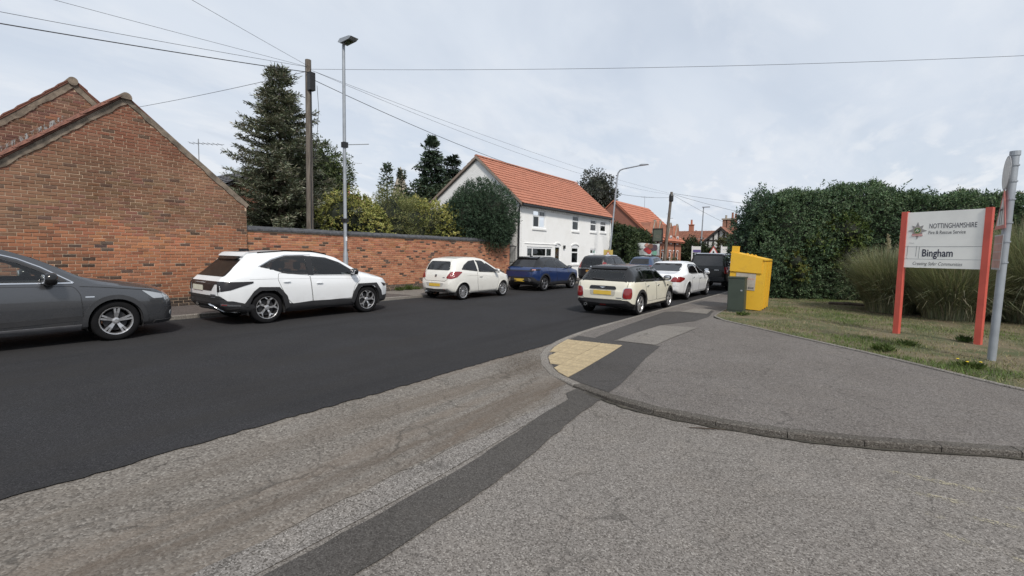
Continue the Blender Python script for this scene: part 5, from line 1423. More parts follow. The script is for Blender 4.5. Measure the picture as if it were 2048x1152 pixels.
                if key not in c.__dict__: c.rim = rim(rr, rimmat or M_silver); c.barrel = MB().lathe([(rr - .012, -.015), (rr - .03, -.06), (rr - .035, -tw + .01)], 'x', 32).lathe([(.02, -.10), (rr * .72, -.10), (rr * .72, -.085), (.03, -.085)], 'x', 24)
                ro = obj('rim', c.rim, w_)
                if not hasattr(c, 'barrel_me'): c.barrel_me = c.barrel.build('brake_disc', M_dalloy, w_, True).data
                else: obj('brake_disc', c.barrel_me, w_)
        if seats:
            z0 = .30; fy = seats if isinstance(seats, tuple) else (c.L * .50, c.L * .30)
            for k, y in enumerate(fy):
                for x in ((-.37, .37) if k == 0 else (-.40, .0, .40)):
                    mb = MB().ellip((x, y, z0 + .18), .24, .27, .10, 12, 6, .5).ellip((x, y - .30, z0 + .52), .22, .09, .36, 12, 8, .5, Matrix.Rotation(-.18, 3, 'X')).ellip((x, y - .38, z0 + .97), .13, .05, .10, 10, 6, .6)
                    mb.build('seat', M_seat, t, True)
            MB().ellip((0, fy[0] + .95, .84), c.W * .40, .22, .12, 14, 6, .5).build('dashboard', M_lining, t, True)
            MB().lathe([(.185 + .014 * math.cos(a), .014 * math.sin(a)) for a in np.linspace(0, 2 * PI, 7)], 'y', 20, (.37, fy[0] + .62, .93)).build('steering_wheel', M_lining, t, True)
        return t
    def both(c, fn):
        for m_, s in (('R', 1), ('L', -1)): fn(m_, s)
    def mirror(c, s, z, mat, sc=1., x=None, low=None):
        for sg in (1, -1):
            xx = x or c.W / 2 + .03
            o = MB().ellip((sg * (xx + .06), s, z), .115 * sc, .065 * sc, .075 * sc, 14, 8, .7).build('wing_mirror', mat, c.t, True)
            MB().tube([(sg * (xx - .10), s + .02, z - .075 * sc), (sg * (xx + .03), s + .01, z - .05 * sc)], .022, 6).build('mirror_arm', low or M_clad, o)
            MB().ellip((sg * (xx + .06), s - .055 * sc, z), .092 * sc, .012, .055 * sc, 12, 6, .6).build('mirror_glass', M_chrome, o, True)
    def handle(c, mode, s, z, mat, parent, w=.19, h=.022):
        p, n, d = c.ray(mode, s, z)
        if p is None: return
        o = MB().ellip(tuple(p + n * .03), .014, w / 2, h * .6, 10, 6, .8).build('door_handle', mat, parent, True)
        return o
    def badge(c, mode, a, z, w, h, mat, parent=None, off=.012, n=10):
        P = [(a + w * math.cos(q), z + h * math.sin(q)) for q in np.linspace(0, 2 * PI, n, endpoint=False)]
        return c.panel('badge', P, mode, off, mat, parent, .2)
    def letters(c, mode, body, a, z, size, width, mat, off=.012, bold=.001):
        me = textmesh(body, size, bold=bold); xs = [v.co.x for v in me.vertices]; s = width / (max(xs) - min(xs))
        V2 = [(a + (v.co.x - min(xs)) * s, z + v.co.y) for v in me.vertices]; F2 = [tuple(p.vertices) for p in me.polygons]
        bpy.data.meshes.remove(me); return c.drape('lettering', V2, F2, mode, off, mat, None, 0., False)

# rims: flat-faced spokes built round the wheel axis (x outwards)
def spokes(mb, rr, n, w0, w1, r0, r1, x0, x1, twist=0., off=0., thick=.025):
    for k in range(n):
        a = 2 * PI * k / n + off; q = []
        for r_, w_, x_, tw in ((r0, w0, x0, 0), ((r0 + r1) / 2, (w0 + w1) / 2, (x0 + x1) / 2 + .008, twist * .5), (r1, w1, x1, twist)):
            for s in (-1, 1):
                an = a + tw; y, z = r_ * math.cos(an) - s * w_ / 2 * math.sin(an), r_ * math.sin(an) + s * w_ / 2 * math.cos(an)
                q.append((x_, y, z))
        vs = q + [(x - thick, y, z) for x, y, z in q]
        mb.add(vs, [(0, 1, 3, 2), (2, 3, 5, 4), (6, 8, 9, 7), (8, 10, 11, 9), (0, 2, 8, 6), (2, 4, 10, 8), (1, 7, 9, 3), (3, 9, 11, 5)])
def rimbase(mb, rr, lip=.012): mb.lathe([(rr - lip - .012, -.03), (rr - lip, -.006), (rr, -.002), (rr + .006, -.012)], 'x', 36).lathe([(0, -.012), (.03, -.012), (.055, -.02), (.06, -.05)], 'x', 14)
def finish_rim(mb, mat): 
    o = mb.build('rim', mat); me = o.data; bpy.data.objects.remove(o); return me
def rim_double5(rr, mat):
    mb = MB(); rimbase(mb, rr)
    for k in range(5):
        for d in (-.13, .13): spokes(mb, rr, 1, .030, .034, .05, rr - .008, -.03, -.012, 0, 2 * PI * k / 5 + d + .25)
    return finish_rim(mb, mat)
def rim_blade5(rr, mat):
    mb = MB(); rimbase(mb, rr, .006); spokes(mb, rr, 5, .03, .05, .04, rr * .62, -.035, -.018, .12); spokes(mb, rr, 5, .045, .035, rr * .60, rr - .006, -.02, -.012, -.32, .12); spokes(mb, rr, 5, .03, .03, rr * .62, rr - .006, -.02, -.014, .42, .12)
    return finish_rim(mb, mat)
def rim_multi(n, w):
    def f(rr, mat):
        mb = MB(); rimbase(mb, rr, .014); spokes(mb, rr, n, w * .8, w, .05, rr - .01, -.03, -.012); return finish_rim(mb, mat)
    return f

def sides(c, wins, mat, rnd=.05, seal=.02, sealmat=None):
    for m_ in ('R', 'L'):
        for k, P in enumerate(wins):
            mt = mat[k] if isinstance(mat, (list, tuple)) else mat
            c.glasspane('side_window', P, m_, mt, rnd, seal, sealmat)
def doors(c, polys, handles, mat, hm=None, hw=.19):
    for m_ in ('R', 'L'):
        for k, P in enumerate(polys):
            d = c.panel('door', P, m_, .0035, mat, None, .06, .04, .006); c.strip('door_gap', roundpoly(P, .05), .0065, m_, .0045, M_seam, d, True, .002)
            if handles[k]: c.handle(m_, handles[k][0], handles[k][1], hm or mat, d, hw)

# ---- 1: dark grey SUV cut by the left edge
PG = paint('paint_dark_grey', (.072, .075, .082), rough=.26, coat=.9, metal=.5, dirt=.08)
c = Car('', 'dark grey SUV with silver roof rail, cut off by the left edge', 4.39, 1.83,
        top=[(0, .95), (.05, 1.02), (.45, 1.52), (.7, 1.615), (1.3, 1.685), (1.9, 1.665), (2.2, 1.60), (2.5, 1.475), (2.8, 1.305), (3.04, 1.15), (3.25, 1.10), (3.75, 1.02), (4.1, .945), (4.28, .88), (4.39, .72)],
        bot=[(0, .42), (.2, .30), (.8, .23), (3.6, .23), (4.25, .22), (4.39, .27)],
        plan=[(0, .70), (.15, .83), (.5, .90), (1, .915), (3.3, .915), (3.95, .905), (4.2, .855), (4.33, .76), (4.39, .62)],
        belt=[(0, .95), (.6, 1.07), (1.5, 1.06), (2.8, 1.03), (3.2, 1.0), (4.1, .875), (4.39, .66)],
        roofw=[(0, .62), (.5, .60), (1.2, .60), (2.4, .61), (3.05, .74), (4.39, .42)], loc=(-11.42, -.84, .014), body=PG, wheel_r=.352, axles=(.86, 3.47), arch=.045, low_h=.16)
sides(c, [[(1.42, 1.085), (1.44, 1.545), (1.85, 1.54), (2.05, 1.505), (2.3, 1.42), (2.55, 1.285), (2.77, 1.135), (2.86, 1.065)], [(.72, 1.06), (.92, 1.43), (1.35, 1.495), (1.34, 1.085)], [(.42, 1.12), (.66, 1.38), (.82, 1.41), (.64, 1.08)]], [G_clear, G_mid, G_dark], .04)
c.both(lambda m_, s: (c.strip('window_trim', [(.42, 1.10), (.9, 1.075), (2.0, 1.066), (2.92, 1.045)], .020, m_, .012, M_chrome), c.strip('window_trim', [(2.93, 1.05), (2.81, 1.135), (2.56, 1.31), (2.31, 1.445), (2.05, 1.532), (1.7, 1.572), (1.3, 1.565), (.9, 1.505), (.58, 1.34)], .016, m_, .010, M_chrome),
                      c.strip('crease', [(.5, .90), (2.98, .875)], .008, m_, .002, M_seam, None, False, .001), c.strip('fuel_gap', [(3.0, .985), (3.3, .96), (4.0, .87)], .008, m_, .003, M_seam)))
doors(c, [[(1.46, .27), (1.40, .65), (1.40, 1.03), (2.92, .99), (3.0, .86), (3.02, .60), (3.01, .30)], [(.92, .76), (.90, 1.035), (1.385, 1.03), (1.385, .65), (1.44, .27), (1.36, .27), (1.28, .55)]], [(1.93, .85), (1.05, .92)], PG, M_gloss)
c.both(lambda m_, s: (c.strip('door_moulding', [(1.35, .41), (2.99, .45)], .085, m_, .008, M_clad), c.panel('sill_blade', [(1.32, .25), (3.0, .25), (3.0, .34), (1.32, .34)], m_, .014, plain('sill_silver', (.16, .16, .17), .4, metal=.3)), c.strip('roof_rail', [(.7, 1.585), (1.3, 1.64), (1.8, 1.625), (2.1, 1.57)], .03, m_, .05, M_chrome, None, False, .06),
                      c.panel('emblem_plate', [(3.06, .795), (3.18, .792), (3.18, .812), (3.06, .815)], m_, .006, M_chrome), c.panel('side_lamp', [(3.85, .88), (4.16, .80), (4.19, .72), (4.02, .72)], m_, .008, M_lens, None, .05, .02)))
c.panel('windscreen', [(-.62, 1.14), (.62, 1.14), (.52, 1.48), (-.52, 1.48)], 'F', .004, G_mid, None, .08, .05)
c.panel('rear_window', [(-.58, 1.08), (.58, 1.08), (.5, 1.45), (-.5, 1.45)], 'B', .004, G_dark, None, .08, .05)
for m_ in ('RF', 'LF'):
    c.panel('headlamp', [(-.30, .78), (.06, .66), (.10, .80), (.0, .83), (-.24, .84)], m_, .006, M_lens, None, .05, .03)
    fg = c.panel('fog_surround', [(-.30, .30), (.02, .30), (.06, .46), (-.05, .56), (-.28, .50)], m_, .004, M_clad, None, .05, .03); c.badge(m_, -.10, .42, .055, .05, M_lens, fg, .012)
    c.panel('lower_lip', [(-.4, .26), (.2, .26), (.2, .31), (-.4, .31)], m_, .02, M_clad)
c.panel('grille', [(-.36, .42), (.36, .42), (.42, .78), (-.42, .78)], 'F', .005, M_gloss, None, .06, .05); c.panel('front_plate', [(-.26, .50), (.26, .50), (.26, .61), (-.26, .61)], 'F', .016, M_upvc)
c.panel('rear_plate', [(-.26, .62), (.26, .62), (.26, .73), (-.26, .73)], 'B', .012, M_plate)
for m_ in ('RB', 'LB'): c.panel('tail_lamp', [(-.25, .80), (.28, .80), (.30, .98), (-.2, .98)], m_, .006, M_tail, None, .05, .03)
c.mirror(2.62, 1.13, M_gloss, 1.4)
c.finish(rim_double5, .235, M_silver, .243, (1.85, 1.0), True, plain('arch_grey', (.035, .036, .039), .5), .075, .016)

# ---- 2: white SUV with angular black arches
PW = paint('paint_white', (.74, .755, .77), rough=.3, dirt=.10)
c = Car('', 'white SUV with angular black wheel arches and dark rear glass', 4.5, 1.865,
        top=[(0, .93), (.06, 1.02), (.25, 1.18), (.55, 1.46), (.62, 1.555), (.75, 1.585), (1.3, 1.635), (1.9, 1.645), (2.4, 1.61), (2.8, 1.50), (3.45, 1.12), (3.8, 1.06), (4.2, .97), (4.38, .88), (4.5, .66)],
        bot=[(0, .46), (.15, .32), (.9, .22), (3.7, .22), (4.3, .25), (4.5, .36)],
        plan=[(0, .76), (.1, .85), (.4, .915), (1, .932), (3.5, .932), (4.1, .90), (4.35, .78), (4.5, .56)],
        belt=[(0, .90), (.3, 1.06), (.9, 1.10), (1.6, 1.05), (3.0, .99), (3.5, .985), (4.2, .90), (4.5, .62)],
        roofw=[(0, .66), (.3, .62), (.6, .63), (2.6, .63), (3.4, .74), (4.5, .42)], loc=(-11.47, 4.40, .014), body=PW, lowmat=M_clad, wheel_r=.355, axles=(.92, 3.60), arch=.055, low_h=.20)
sides(c, [[(2.03, 1.065), (2.06, 1.515), (2.5, 1.475), (2.86, 1.355), (3.32, 1.075), (3.36, 1.03)], [(.80, 1.27), (1.1, 1.42), (1.45, 1.515), (1.94, 1.525), (1.94, 1.07), (1.40, 1.10)]], [G_mid, G_dark], .03)
c.both(lambda m_, s: (c.strip('window_trim', [(.78, 1.275), (1.10, 1.435), (1.45, 1.53), (2.1, 1.54)], .014, m_, .010, M_chrome), c.panel('pillar_trim', [(1.915, 1.06), (2.06, 1.06), (2.09, 1.505), (1.91, 1.515)], m_, .009, M_gloss)))
doors(c, [[(2.02, .42), (1.98, .75), (1.96, 1.05), (3.34, 1.01), (3.38, .90), (3.20, .76), (3.13, .56), (3.12, .44)], [(1.38, .52), (1.24, .78), (1.16, .98), (1.20, 1.13), (1.945, 1.05), (1.965, .75), (2.005, .42), (1.50, .40)]], [(2.18, .86), (1.36, .92)], PW)
for m_ in ('R', 'L'):   # angular cladding
    c.panel('arch_cladding', [(.40, .44), (.62, .74), (.74, .83), (1.18, .81), (1.36, .60), (1.44, .34), (1.33, .30), (1.24, .60), (1.10, .735), (.76, .745), (.60, .62), (.50, .40)], m_, .022, M_clad, None, .05, 0, .03)
    c.panel('arch_cladding', [(3.08, .34), (3.16, .60), (3.30, .80), (3.90, .80), (4.06, .58), (4.12, .34), (4.02, .32), (3.96, .56), (3.82, .735), (3.40, .735), (3.28, .60), (3.18, .30)], m_, .022, M_clad, None, .05, 0, .03)
    c.panel('sill_cladding', [(1.36, .24), (3.16, .24), (3.16, .42), (2.0, .44), (1.38, .40)], m_, .012, M_clad, None, .06)
    c.strip('roof_rail', [(.85, 1.585), (1.5, 1.635), (2.2, 1.625), (2.6, 1.555)], .035, m_, .035, M_gloss, None, False, .05)
    c.strip('crease', [(.55, 1.0), (1.3, 1.0), (3.3, .93)], .006, m_, .0045, plain('crease_shade', (.5, .51, .52), .4), None, False, .003)
    c.panel('head_lamp', [(4.06, .80), (4.30, .76), (4.30, .70), (4.16, .70)], m_, .006, M_smoke, None, .05, .02)
rw = c.panel('rear_window', [(-.66, 1.06), (.66, 1.06), (.55, 1.43), (-.55, 1.43)], 'B', .006, plain('smoked_rear_glass', (.020, .017, .016), .15, spec=.25), None, .07, .04)
c.panel('spoiler', [(-.58, 1.475), (.58, 1.475), (.58, 1.555), (-.58, 1.555)], 'B', .045, PW, None, .08, .02, .04); c.panel('spoiler_shadow', [(-.44, 1.40), (.44, 1.40), (.46, 1.47), (-.46, 1.47)], 'B', .05, M_gloss, None, .08, .02)
lb = c.panel('lamp_bar', [(-.78, .905), (.78, .905), (.78, .96), (-.78, .96)], 'B', .010, M_smoke, None, .07, .01)
c.panel('tailgate_recess', [(-.58, .76), (.40, .76), (.55, .90), (-.62, .90)], 'B', .008, M_smoke, None, .07, .01)
c.panel('number_plate', [(-.50, .755), (.02, .755), (.02, .865), (-.50, .865)], 'B', .018, M_platew, None, .2)
c.panel('bumper_panel', [(-.85, .30), (.85, .30), (.85, .53), (-.85, .53)], 'B', .012, M_clad, None, .07, .03)
c.panel('skid_plate', [(-.55, .26), (.55, .26), (.42, .40), (-.42, .40)], 'B', .022, plain('skid_grey', (.13, .13, .135), .5), None, .07, .02)
for sgn in (-1, 1): c.strip('skid_trim', [(sgn * .30, .46), (sgn * .42, .44), (sgn * .58, .28)], .025, 'B', .03, M_chrome)
c.strip('tailgate_gap', [(-.80, .60), (.80, .60)], .010, 'B', .005, M_seam); c.strip('tailgate_gap', [(.70, .61), (.66, .75), (.74, .88)], .008, 'B', .005, M_seam); c.strip('tailgate_gap', [(-.70, .61), (-.66, .75), (-.74, .88)], .008, 'B', .005, M_seam)
for k in range(2): c.panel('script_badge', [(.36, .665 - k * .055), (.58 if not k else .56, .665 - k * .055), (.58 if not k else .56, .685 - k * .055), (.36 + .08 * k, .685 - k * .055)], 'B', .007, M_greyl, None, .3)
for m_ in ('RB', 'LB'):
    c.panel('tail_lamp', [(-.20, .74), (.06, .78), (.42, .92), (.42, .955), (-.20, .955)], m_, .010, M_smoke, None, .05, .01)
    c.panel('bumper_corner', [(-.25, .28), (.46, .28), (.42, .44), (.10, .55), (-.25, .56)], m_, .012, M_clad, None, .05, .02)
    rf = c.panel('reflector', [(-.12, .46), (.22, .43), (.22, .455), (-.12, .50)], m_, .022, M_chrome, None, .05); c.panel('reflector_red', [(-.10, .475), (.0, .465), (.0, .48), (-.10, .49)], m_, .026, M_tail, rf, .05)
    for k in range(2): c.strip('bumper_rib', [(-.05, .37 - k * .05), (.20, .385 - k * .05)], .016, m_, .02, M_gloss)
MB().obox((0, .85, 1.64), .06, .2, .06).build('aerial_fin', M_gloss, c.t)
c.panel('windscreen', [(-.62, 1.15), (.62, 1.15), (.52, 1.55), (-.52, 1.55)], 'F', .004, G_mid, None, .08, .05); c.panel('grille', [(-.5, .45), (.5, .45), (.6, .75), (-.6, .75)], 'F', .005, M_smoke, None, .08, .03)
c.mirror(3.12, 1.12, M_gloss, 1.05)
c.finish(rim_blade5, .235, M_silver, .247, (2.3, 1.4))

# ---- 3: small cream-white three door
PC = paint('paint_cream_white', (.70, .69, .65), rough=.32, dirt=.10)
c = Car('', 'small cream white three door hatchback with round red tail lamps', 3.62, 1.66,
        top=[(0, .62), (.02, .80), (.10, .98), (.30, 1.36), (.42, 1.44), (.9, 1.50), (1.5, 1.50), (1.9, 1.44), (2.72, 1.02), (3.1, .93), (3.4, .80), (3.62, .56)],
        bot=[(0, .38), (.15, .26), (.7, .20), (3.0, .20), (3.5, .23), (3.62, .36)],
        plan=[(0, .62), (.06, .70), (.2, .775), (.55, .825), (1.5, .83), (2.7, .83), (3.2, .78), (3.45, .66), (3.62, .46)],
        belt=[(0, .60), (.1, .86), (.35, 1.02), (1.0, .98), (2.0, .92), (2.8, .89), (3.3, .80), (3.62, .52)],
        roofw=[(0, .50), (.2, .54), (.6, .56), (1.8, .56), (2.7, .66), (3.62, .36)], loc=(-11.73, 11.72, .014), body=PC, wheel_r=.29, axles=(.60, 2.90), arch=.045, low_h=.16)
sides(c, [[(1.44, .97), (1.40, 1.385), (1.75, 1.365), (2.10, 1.23), (2.56, .985), (2.56, .925)], [(.52, 1.06), (.70, 1.22), (1.0, 1.355), (1.35, 1.39), (1.38, .98)]], [G_clear, G_dark], .035)
doors(c, [[(1.40, .27), (1.33, .60), (1.34, .97), (2.55, .905), (2.58, .60), (2.48, .33), (2.34, .27)]], [(1.50, .80)], PC)
c.both(lambda m_, s: (c.strip('crease', [(.75, .86), (1.3, .84), (2.5, .77)], .007, m_, .0045, plain('crease_cream', (.50, .49, .46), .4), None, False, .003), c.panel('quarter_trim', [(2.50, .93), (2.68, .90), (2.62, .99), (2.50, 1.05)], m_, .009, M_clad, None, .05, .01)))
rw = c.panel('rear_window', [(-.56, 1.03), (.56, 1.03), (.52, 1.20), (.46, 1.34), (-.46, 1.34), (-.52, 1.20)], 'B', .005, plain('dark_rear_glass', (.02, .022, .024), .1, spec=.7), None, .06, .07)
c.strip('tailgate_gap', [(-.60, 1.0), (-.55, .72), (-.45, .66), (.45, .66), (.55, .72), (.60, 1.0)], .009, 'B', .004, M_seam)
for m_ in ('RB', 'LB'):
    tl = c.panel('tail_lamp', [(-.22, .76), (-.05, .74), (.16, .80), (.36, .98), (.20, 1.0), (-.04, .985), (-.15, .88)], m_, .010, M_tail, None, .04, .05); b_ = c.badge(m_, .0, .875, .075, .07, M_tail2, tl, .014, 14); c.badge(m_, .0, .875, .04, .038, M_tail, tl, .017, 12)
c.badge('B', 0, .83, .055, .045, M_chrome, None, .008, 14); c.badge('B', 0, .86, .05, .02, M_greyl, None, .012, 10); c.panel('script_badge', [(.33, .77), (.43, .77), (.42, .80), (.34, .79)], 'B', .006, M_greyl, None, .2)
rc = c.panel('plate_recess', [(-.36, .47), (.36, .47), (.42, .60), (-.42, .60)], 'B', .004, plain('recess_shade', (.45, .44, .42), .5), None, .06, .04); c.panel('number_plate', [(-.26, .475), (.26, .475), (.26, .575), (-.26, .575)], 'B', .012, M_plate, None, .2)
c.panel('lower_bumper', [(-.55, .30), (.55, .30), (.46, .38), (-.46, .38)], 'B', .006, plain('bumper_grey', (.22, .225, .22), .6), None, .06, .03); c.badge('B', .42, .36, .03, .03, M_tail, None, .010, 10)
MB().tube([(-.45, -.03, .27), (-.45, .2, .27)], .03, 8).build('exhaust', M_galv, c.t)
c.panel('windscreen', [(-.60, 1.05), (.60, 1.05), (.50, 1.40), (-.50, 1.40)], 'F', .004, G_mid, None, .08, .05)
for m_ in ('RF', 'LF'): c.panel('headlamp', [(-.2, .62), (.2, .62), (.34, .80), (.1, .82)], m_, .006, M_lens, None, .05, .04)
c.mirror(2.36, 1.0, PC, .9)
c.finish(rim_multi(13, .030), .195, M_silver, .215, (1.75, .95), True, PC, .035, .008)

# ---- 4: dark blue crossover
PB = paint('paint_blue', (.012, .034, .125), rough=.28, coat=.9, metal=.3, dirt=.08)
c = Car('', 'metallic blue crossover with black roof parked by the white house', 4.15, 1.79,
        top=[(0, .90), (.06, 1.0), (.16, 1.06), (.55, 1.40), (.70, 1.46), (1.2, 1.525), (1.8, 1.53), (2.2, 1.48), (3.05, 1.08), (3.4, 1.03), (3.85, .93), (4.02, .84), (4.15, .60)],
        bot=[(0, .44), (.15, .30), (.75, .22), (3.4, .22), (4.0, .25), (4.15, .36)],
        plan=[(0, .74), (.08, .82), (.35, .88), (.9, .895), (3.2, .895), (3.75, .86), (4.0, .74), (4.15, .54)],
        belt=[(0, .88), (.2, 1.02), (.8, 1.06), (1.6, 1.02), (3.1, .98), (3.8, .88), (4.15, .56)],
        roofw=[(0, .62), (.4, .58), (1, .59), (2.1, .59), (3.0, .70), (4.15, .40)], loc=(-11.83, 17.02, .014), body=PB, roofmat=M_gloss, lowmat=M_clad, wheel_r=.34, axles=(.74, 3.25), arch=.05, low_h=.19)
sides(c, [[(1.78, 1.035), (1.80, 1.43), (2.15, 1.40), (2.50, 1.25), (2.92, 1.04), (2.92, 1.0)], [(.72, 1.12), (.98, 1.32), (1.3, 1.415), (1.70, 1.435), (1.70, 1.04)]], [G_clear, G_dark], .03)
doors(c, [[(1.78, .42), (1.74, .70), (1.74, 1.01), (2.92, .98), (3.0, .80), (2.98, .44)], [(1.18, .48), (1.05, .80), (1.02, 1.02), (1.725, 1.01), (1.725, .70), (1.76, .42)]], [(1.92, .84), (1.18, .88)], PB)
c.panel('rear_window', [(-.62, 1.07), (.62, 1.07), (.50, 1.38), (-.50, 1.38)], 'B', .006, plain('black_rear_glass', (.014, .014, .016), .1, spec=.6), None, .07, .05)
c.panel('spoiler', [(-.54, 1.40), (.54, 1.40), (.54, 1.46), (-.54, 1.46)], 'B', .06, M_gloss, None, .08, .02, .05)
c.strip('lamp_line', [(-.75, .90), (.75, .90)], .05, 'B', .006, M_smoke); c.strip('tailgate_gap', [(-.66, .88), (-.62, .60), (.62, .60), (.66, .88)], .009, 'B', .004, M_seam)
c.panel('bumper_panel', [(-.8, .30), (.8, .30), (.8, .50), (.55, .58), (-.55, .58), (-.8, .50)], 'B', .010, M_clad, None, .07, .03); c.panel('number_plate', [(-.26, .44), (.26, .44), (.26, .55), (-.26, .55)], 'B', .020, M_plate, None, .2)
for sgn in (-1, 1): c.panel('bumper_blade', [(sgn * .50, .42), (sgn * .62, .46), (sgn * .56, .56), (sgn * .46, .58)], 'B', .022, M_chrome, None, .1, .02)
for m_ in ('RB', 'LB'): c.panel('tail_lamp', [(-.28, .89), (.22, .93), (.26, .97), (-.2, .99)], m_, .008, M_smoke, None, .05, .02); c.panel('tail_lamp_core', [(-.18, .925), (-.02, .935), (.0, .965), (-.14, .965)], m_, .012, M_tail2, None, .05, .01)
c.panel('windscreen', [(-.62, 1.12), (.62, 1.12), (.52, 1.44), (-.52, 1.44)], 'F', .004, G_mid, None, .08, .05)
for m_ in ('RF', 'LF'): c.panel('headlamp', [(-.25, .76), (.22, .76), (.28, .84), (-.2, .84)], m_, .006, M_lens, None, .05, .03)
MB().obox((0, .9, 1.53), .05, .16, .05).build('aerial_fin', M_gloss, c.t)
c.roofz = 1.05; c.mirror(2.72, 1.06, M_gloss, 1.0)
c.finish(rim_double5, .225, plain('alloy_two_tone', (.20, .20, .21), .35, metal=.7), .235, (2.1, 1.25), True, M_clad, .07, .014)

# ---- 5: dark MPV
PN = paint('paint_near_black', (.014, .016, .020), rough=.3, dirt=.08, coat=.3, spec=.35)
c = Car('', 'dark estate car with chrome tailgate strip parked beyond the blue crossover', 4.45, 1.80,
        top=[(0, .85), (.05, .98), (.34, 1.50), (.5, 1.58), (1.2, 1.64), (2.2, 1.63), (2.6, 1.54), (3.5, 1.06), (3.9, .98), (4.3, .82), (4.45, .6)], bot=[(0, .4), (.2, .27), (1, .2), (3.8, .2), (4.45, .35)],
        plan=[(0, .74), (.1, .84), (.4, .89), (1, .90), (3.6, .90), (4.1, .84), (4.35, .68), (4.45, .52)], belt=[(0, .83), (.2, .98), (1, 1.0), (3, .97), (3.6, .93), (4.45, .55)], roofw=[(0, .66), (.4, .63), (2.4, .62), (3.4, .72), (4.45, .4)],
        loc=(-11.75, 23.8, .014), body=PN, wheel_r=.32, axles=(.85, 3.55), arch=.05)
sides(c, [[(2.3, 1.0), (2.3, 1.48), (2.6, 1.42), (3.35, 1.02), (3.35, .98)], [(1.35, 1.02), (1.4, 1.50), (2.22, 1.50), (2.22, 1.0)], [(.55, 1.06), (.75, 1.46), (1.3, 1.50), (1.25, 1.03)]], [G_mid, G_dark, G_dark], .04)
c.glasspane('rear_window', [(-.66, 1.04), (.66, 1.04), (.58, 1.46), (-.58, 1.46)], 'B', G_mid, .06); c.strip('tailgate_trim', [(-.70, .88), (.70, .88)], .05, 'B', .012, M_chrome); c.panel('number_plate', [(-.26, .68), (.26, .68), (.26, .79), (-.26, .79)], 'B', .012, plain('plate_orange', (.42, .22, .06), .5), None, .2); c.badge('B', 0, .98, .05, .04, M_chrome)
for m_ in ('RB', 'LB'): c.panel('tail_lamp', [(-.2, .88), (.16, .88), (.2, 1.2), (.0, 1.25), (-.1, 1.1)], m_, .010, M_tail, None, .05, .03)
c.panel('windscreen', [(-.64, 1.1), (.64, 1.1), (.55, 1.52), (-.55, 1.52)], 'F', .004, G_mid, None, .08, .05); c.mirror(3.1, 1.05, PN)
c.both(lambda m_, s: c.strip('roof_rail', [(.7, 1.57), (1.5, 1.61), (2.3, 1.58)], .03, m_, .03, M_chrome, None, False, .04))
c.finish(rim_multi(7, .05), .215, M_silver, None, (2.4, 1.5), True, PN, .04, .008)

# ---- 6: mid blue car further on
PB2 = paint('paint_mid_blue', (.018, .042, .10), rough=.28, dirt=.08)
c = Car('', 'mid blue car with dark rear window beyond the dark estate car', 4.3, 1.80,
        top=[(0, .9), (.06, 1.0), (.40, 1.46), (.6, 1.54), (1.2, 1.60), (2.1, 1.58), (2.5, 1.48), (3.3, 1.06), (3.8, .96), (4.3, .62)], bot=[(0, .4), (.2, .27), (1, .2), (3.6, .2), (4.3, .35)],
        plan=[(0, .74), (.1, .84), (.4, .89), (1, .90), (3.5, .90), (4.0, .82), (4.3, .52)], belt=[(0, .88), (.2, 1.0), (1, 1.02), (3, .97), (3.5, .93), (4.3, .56)], roofw=[(0, .64), (.4, .61), (2.3, .61), (3.2, .72), (4.3, .4)],
        loc=(-11.55, 30.6, .014), body=PB2, wheel_r=.33, axles=(.8, 3.4), arch=.05)
sides(c, [[(2.1, 1.02), (2.1, 1.47), (2.45, 1.40), (3.1, 1.02), (3.1, .99)], [(.6, 1.08), (.85, 1.42), (1.5, 1.50), (2.0, 1.48), (2.0, 1.02)]], [G_mid, G_dark], .04)
c.panel('rear_window', [(-.64, 1.06), (.64, 1.06), (.54, 1.42), (-.54, 1.42)], 'B', .006, plain('far_rear_glass', (.02, .02, .022), .1, spec=.6), None, .08, .05); c.panel('windscreen', [(-.62, 1.1), (.62, 1.1), (.55, 1.46), (-.55, 1.46)], 'F', .004, G_mid, None, .08, .05)
for m_ in ('RB', 'LB'): c.panel('tail_lamp', [(-.2, .84), (.24, .86), (.26, .98), (-.2, .98)], m_, .008, M_tail, None, .06, .03)
c.panel('number_plate', [(-.26, .62), (.26, .62), (.26, .73), (-.26, .73)], 'B', .012, M_plate, None, .2); c.mirror(2.95, 1.05, M_gloss)
c.finish(rim_multi(7, .05), .215, M_silver)

# ---- 7: cream hatchback with black roof
PM = paint('paint_pepper_cream', (.69, .66, .555), rough=.3, dirt=.10)
c = Car('', 'cream hatchback with black roof parked beside the corner pavement', 3.98, 1.727,
        top=[(0, .70), (.025, .90), (.06, .955), (.34, 1.28), (.42, 1.335), (.65, 1.375), (1.3, 1.405), (2.0, 1.39), (2.35, 1.335), (2.85, 1.02), (3.2, .95), (3.75, .86), (3.90, .76), (3.98, .56)],
        bot=[(0, .34), (.12, .25), (.7, .18), (3.2, .18), (3.85, .22), (3.98, .34)],
        plan=[(0, .735), (.06, .80), (.22, .845), (.7, .862), (3.0, .862), (3.6, .82), (3.86, .68), (3.98, .50)],
        belt=[(0, .68), (.03, .85), (.08, .915), (.4, .935), (1.5, .92), (2.8, .895), (3.3, .87), (3.8, .78), (3.98, .52)],
        roofw=[(0, .62), (.2, .585), (.5, .565), (2.2, .57), (2.8, .68), (3.98, .42)], loc=(-5.50, 11.93, .014), body=PM, roofmat=M_gloss, lowmat=M_clad, wheel_r=.308, axles=(.70, 3.22), arch=.045, low_h=.11)
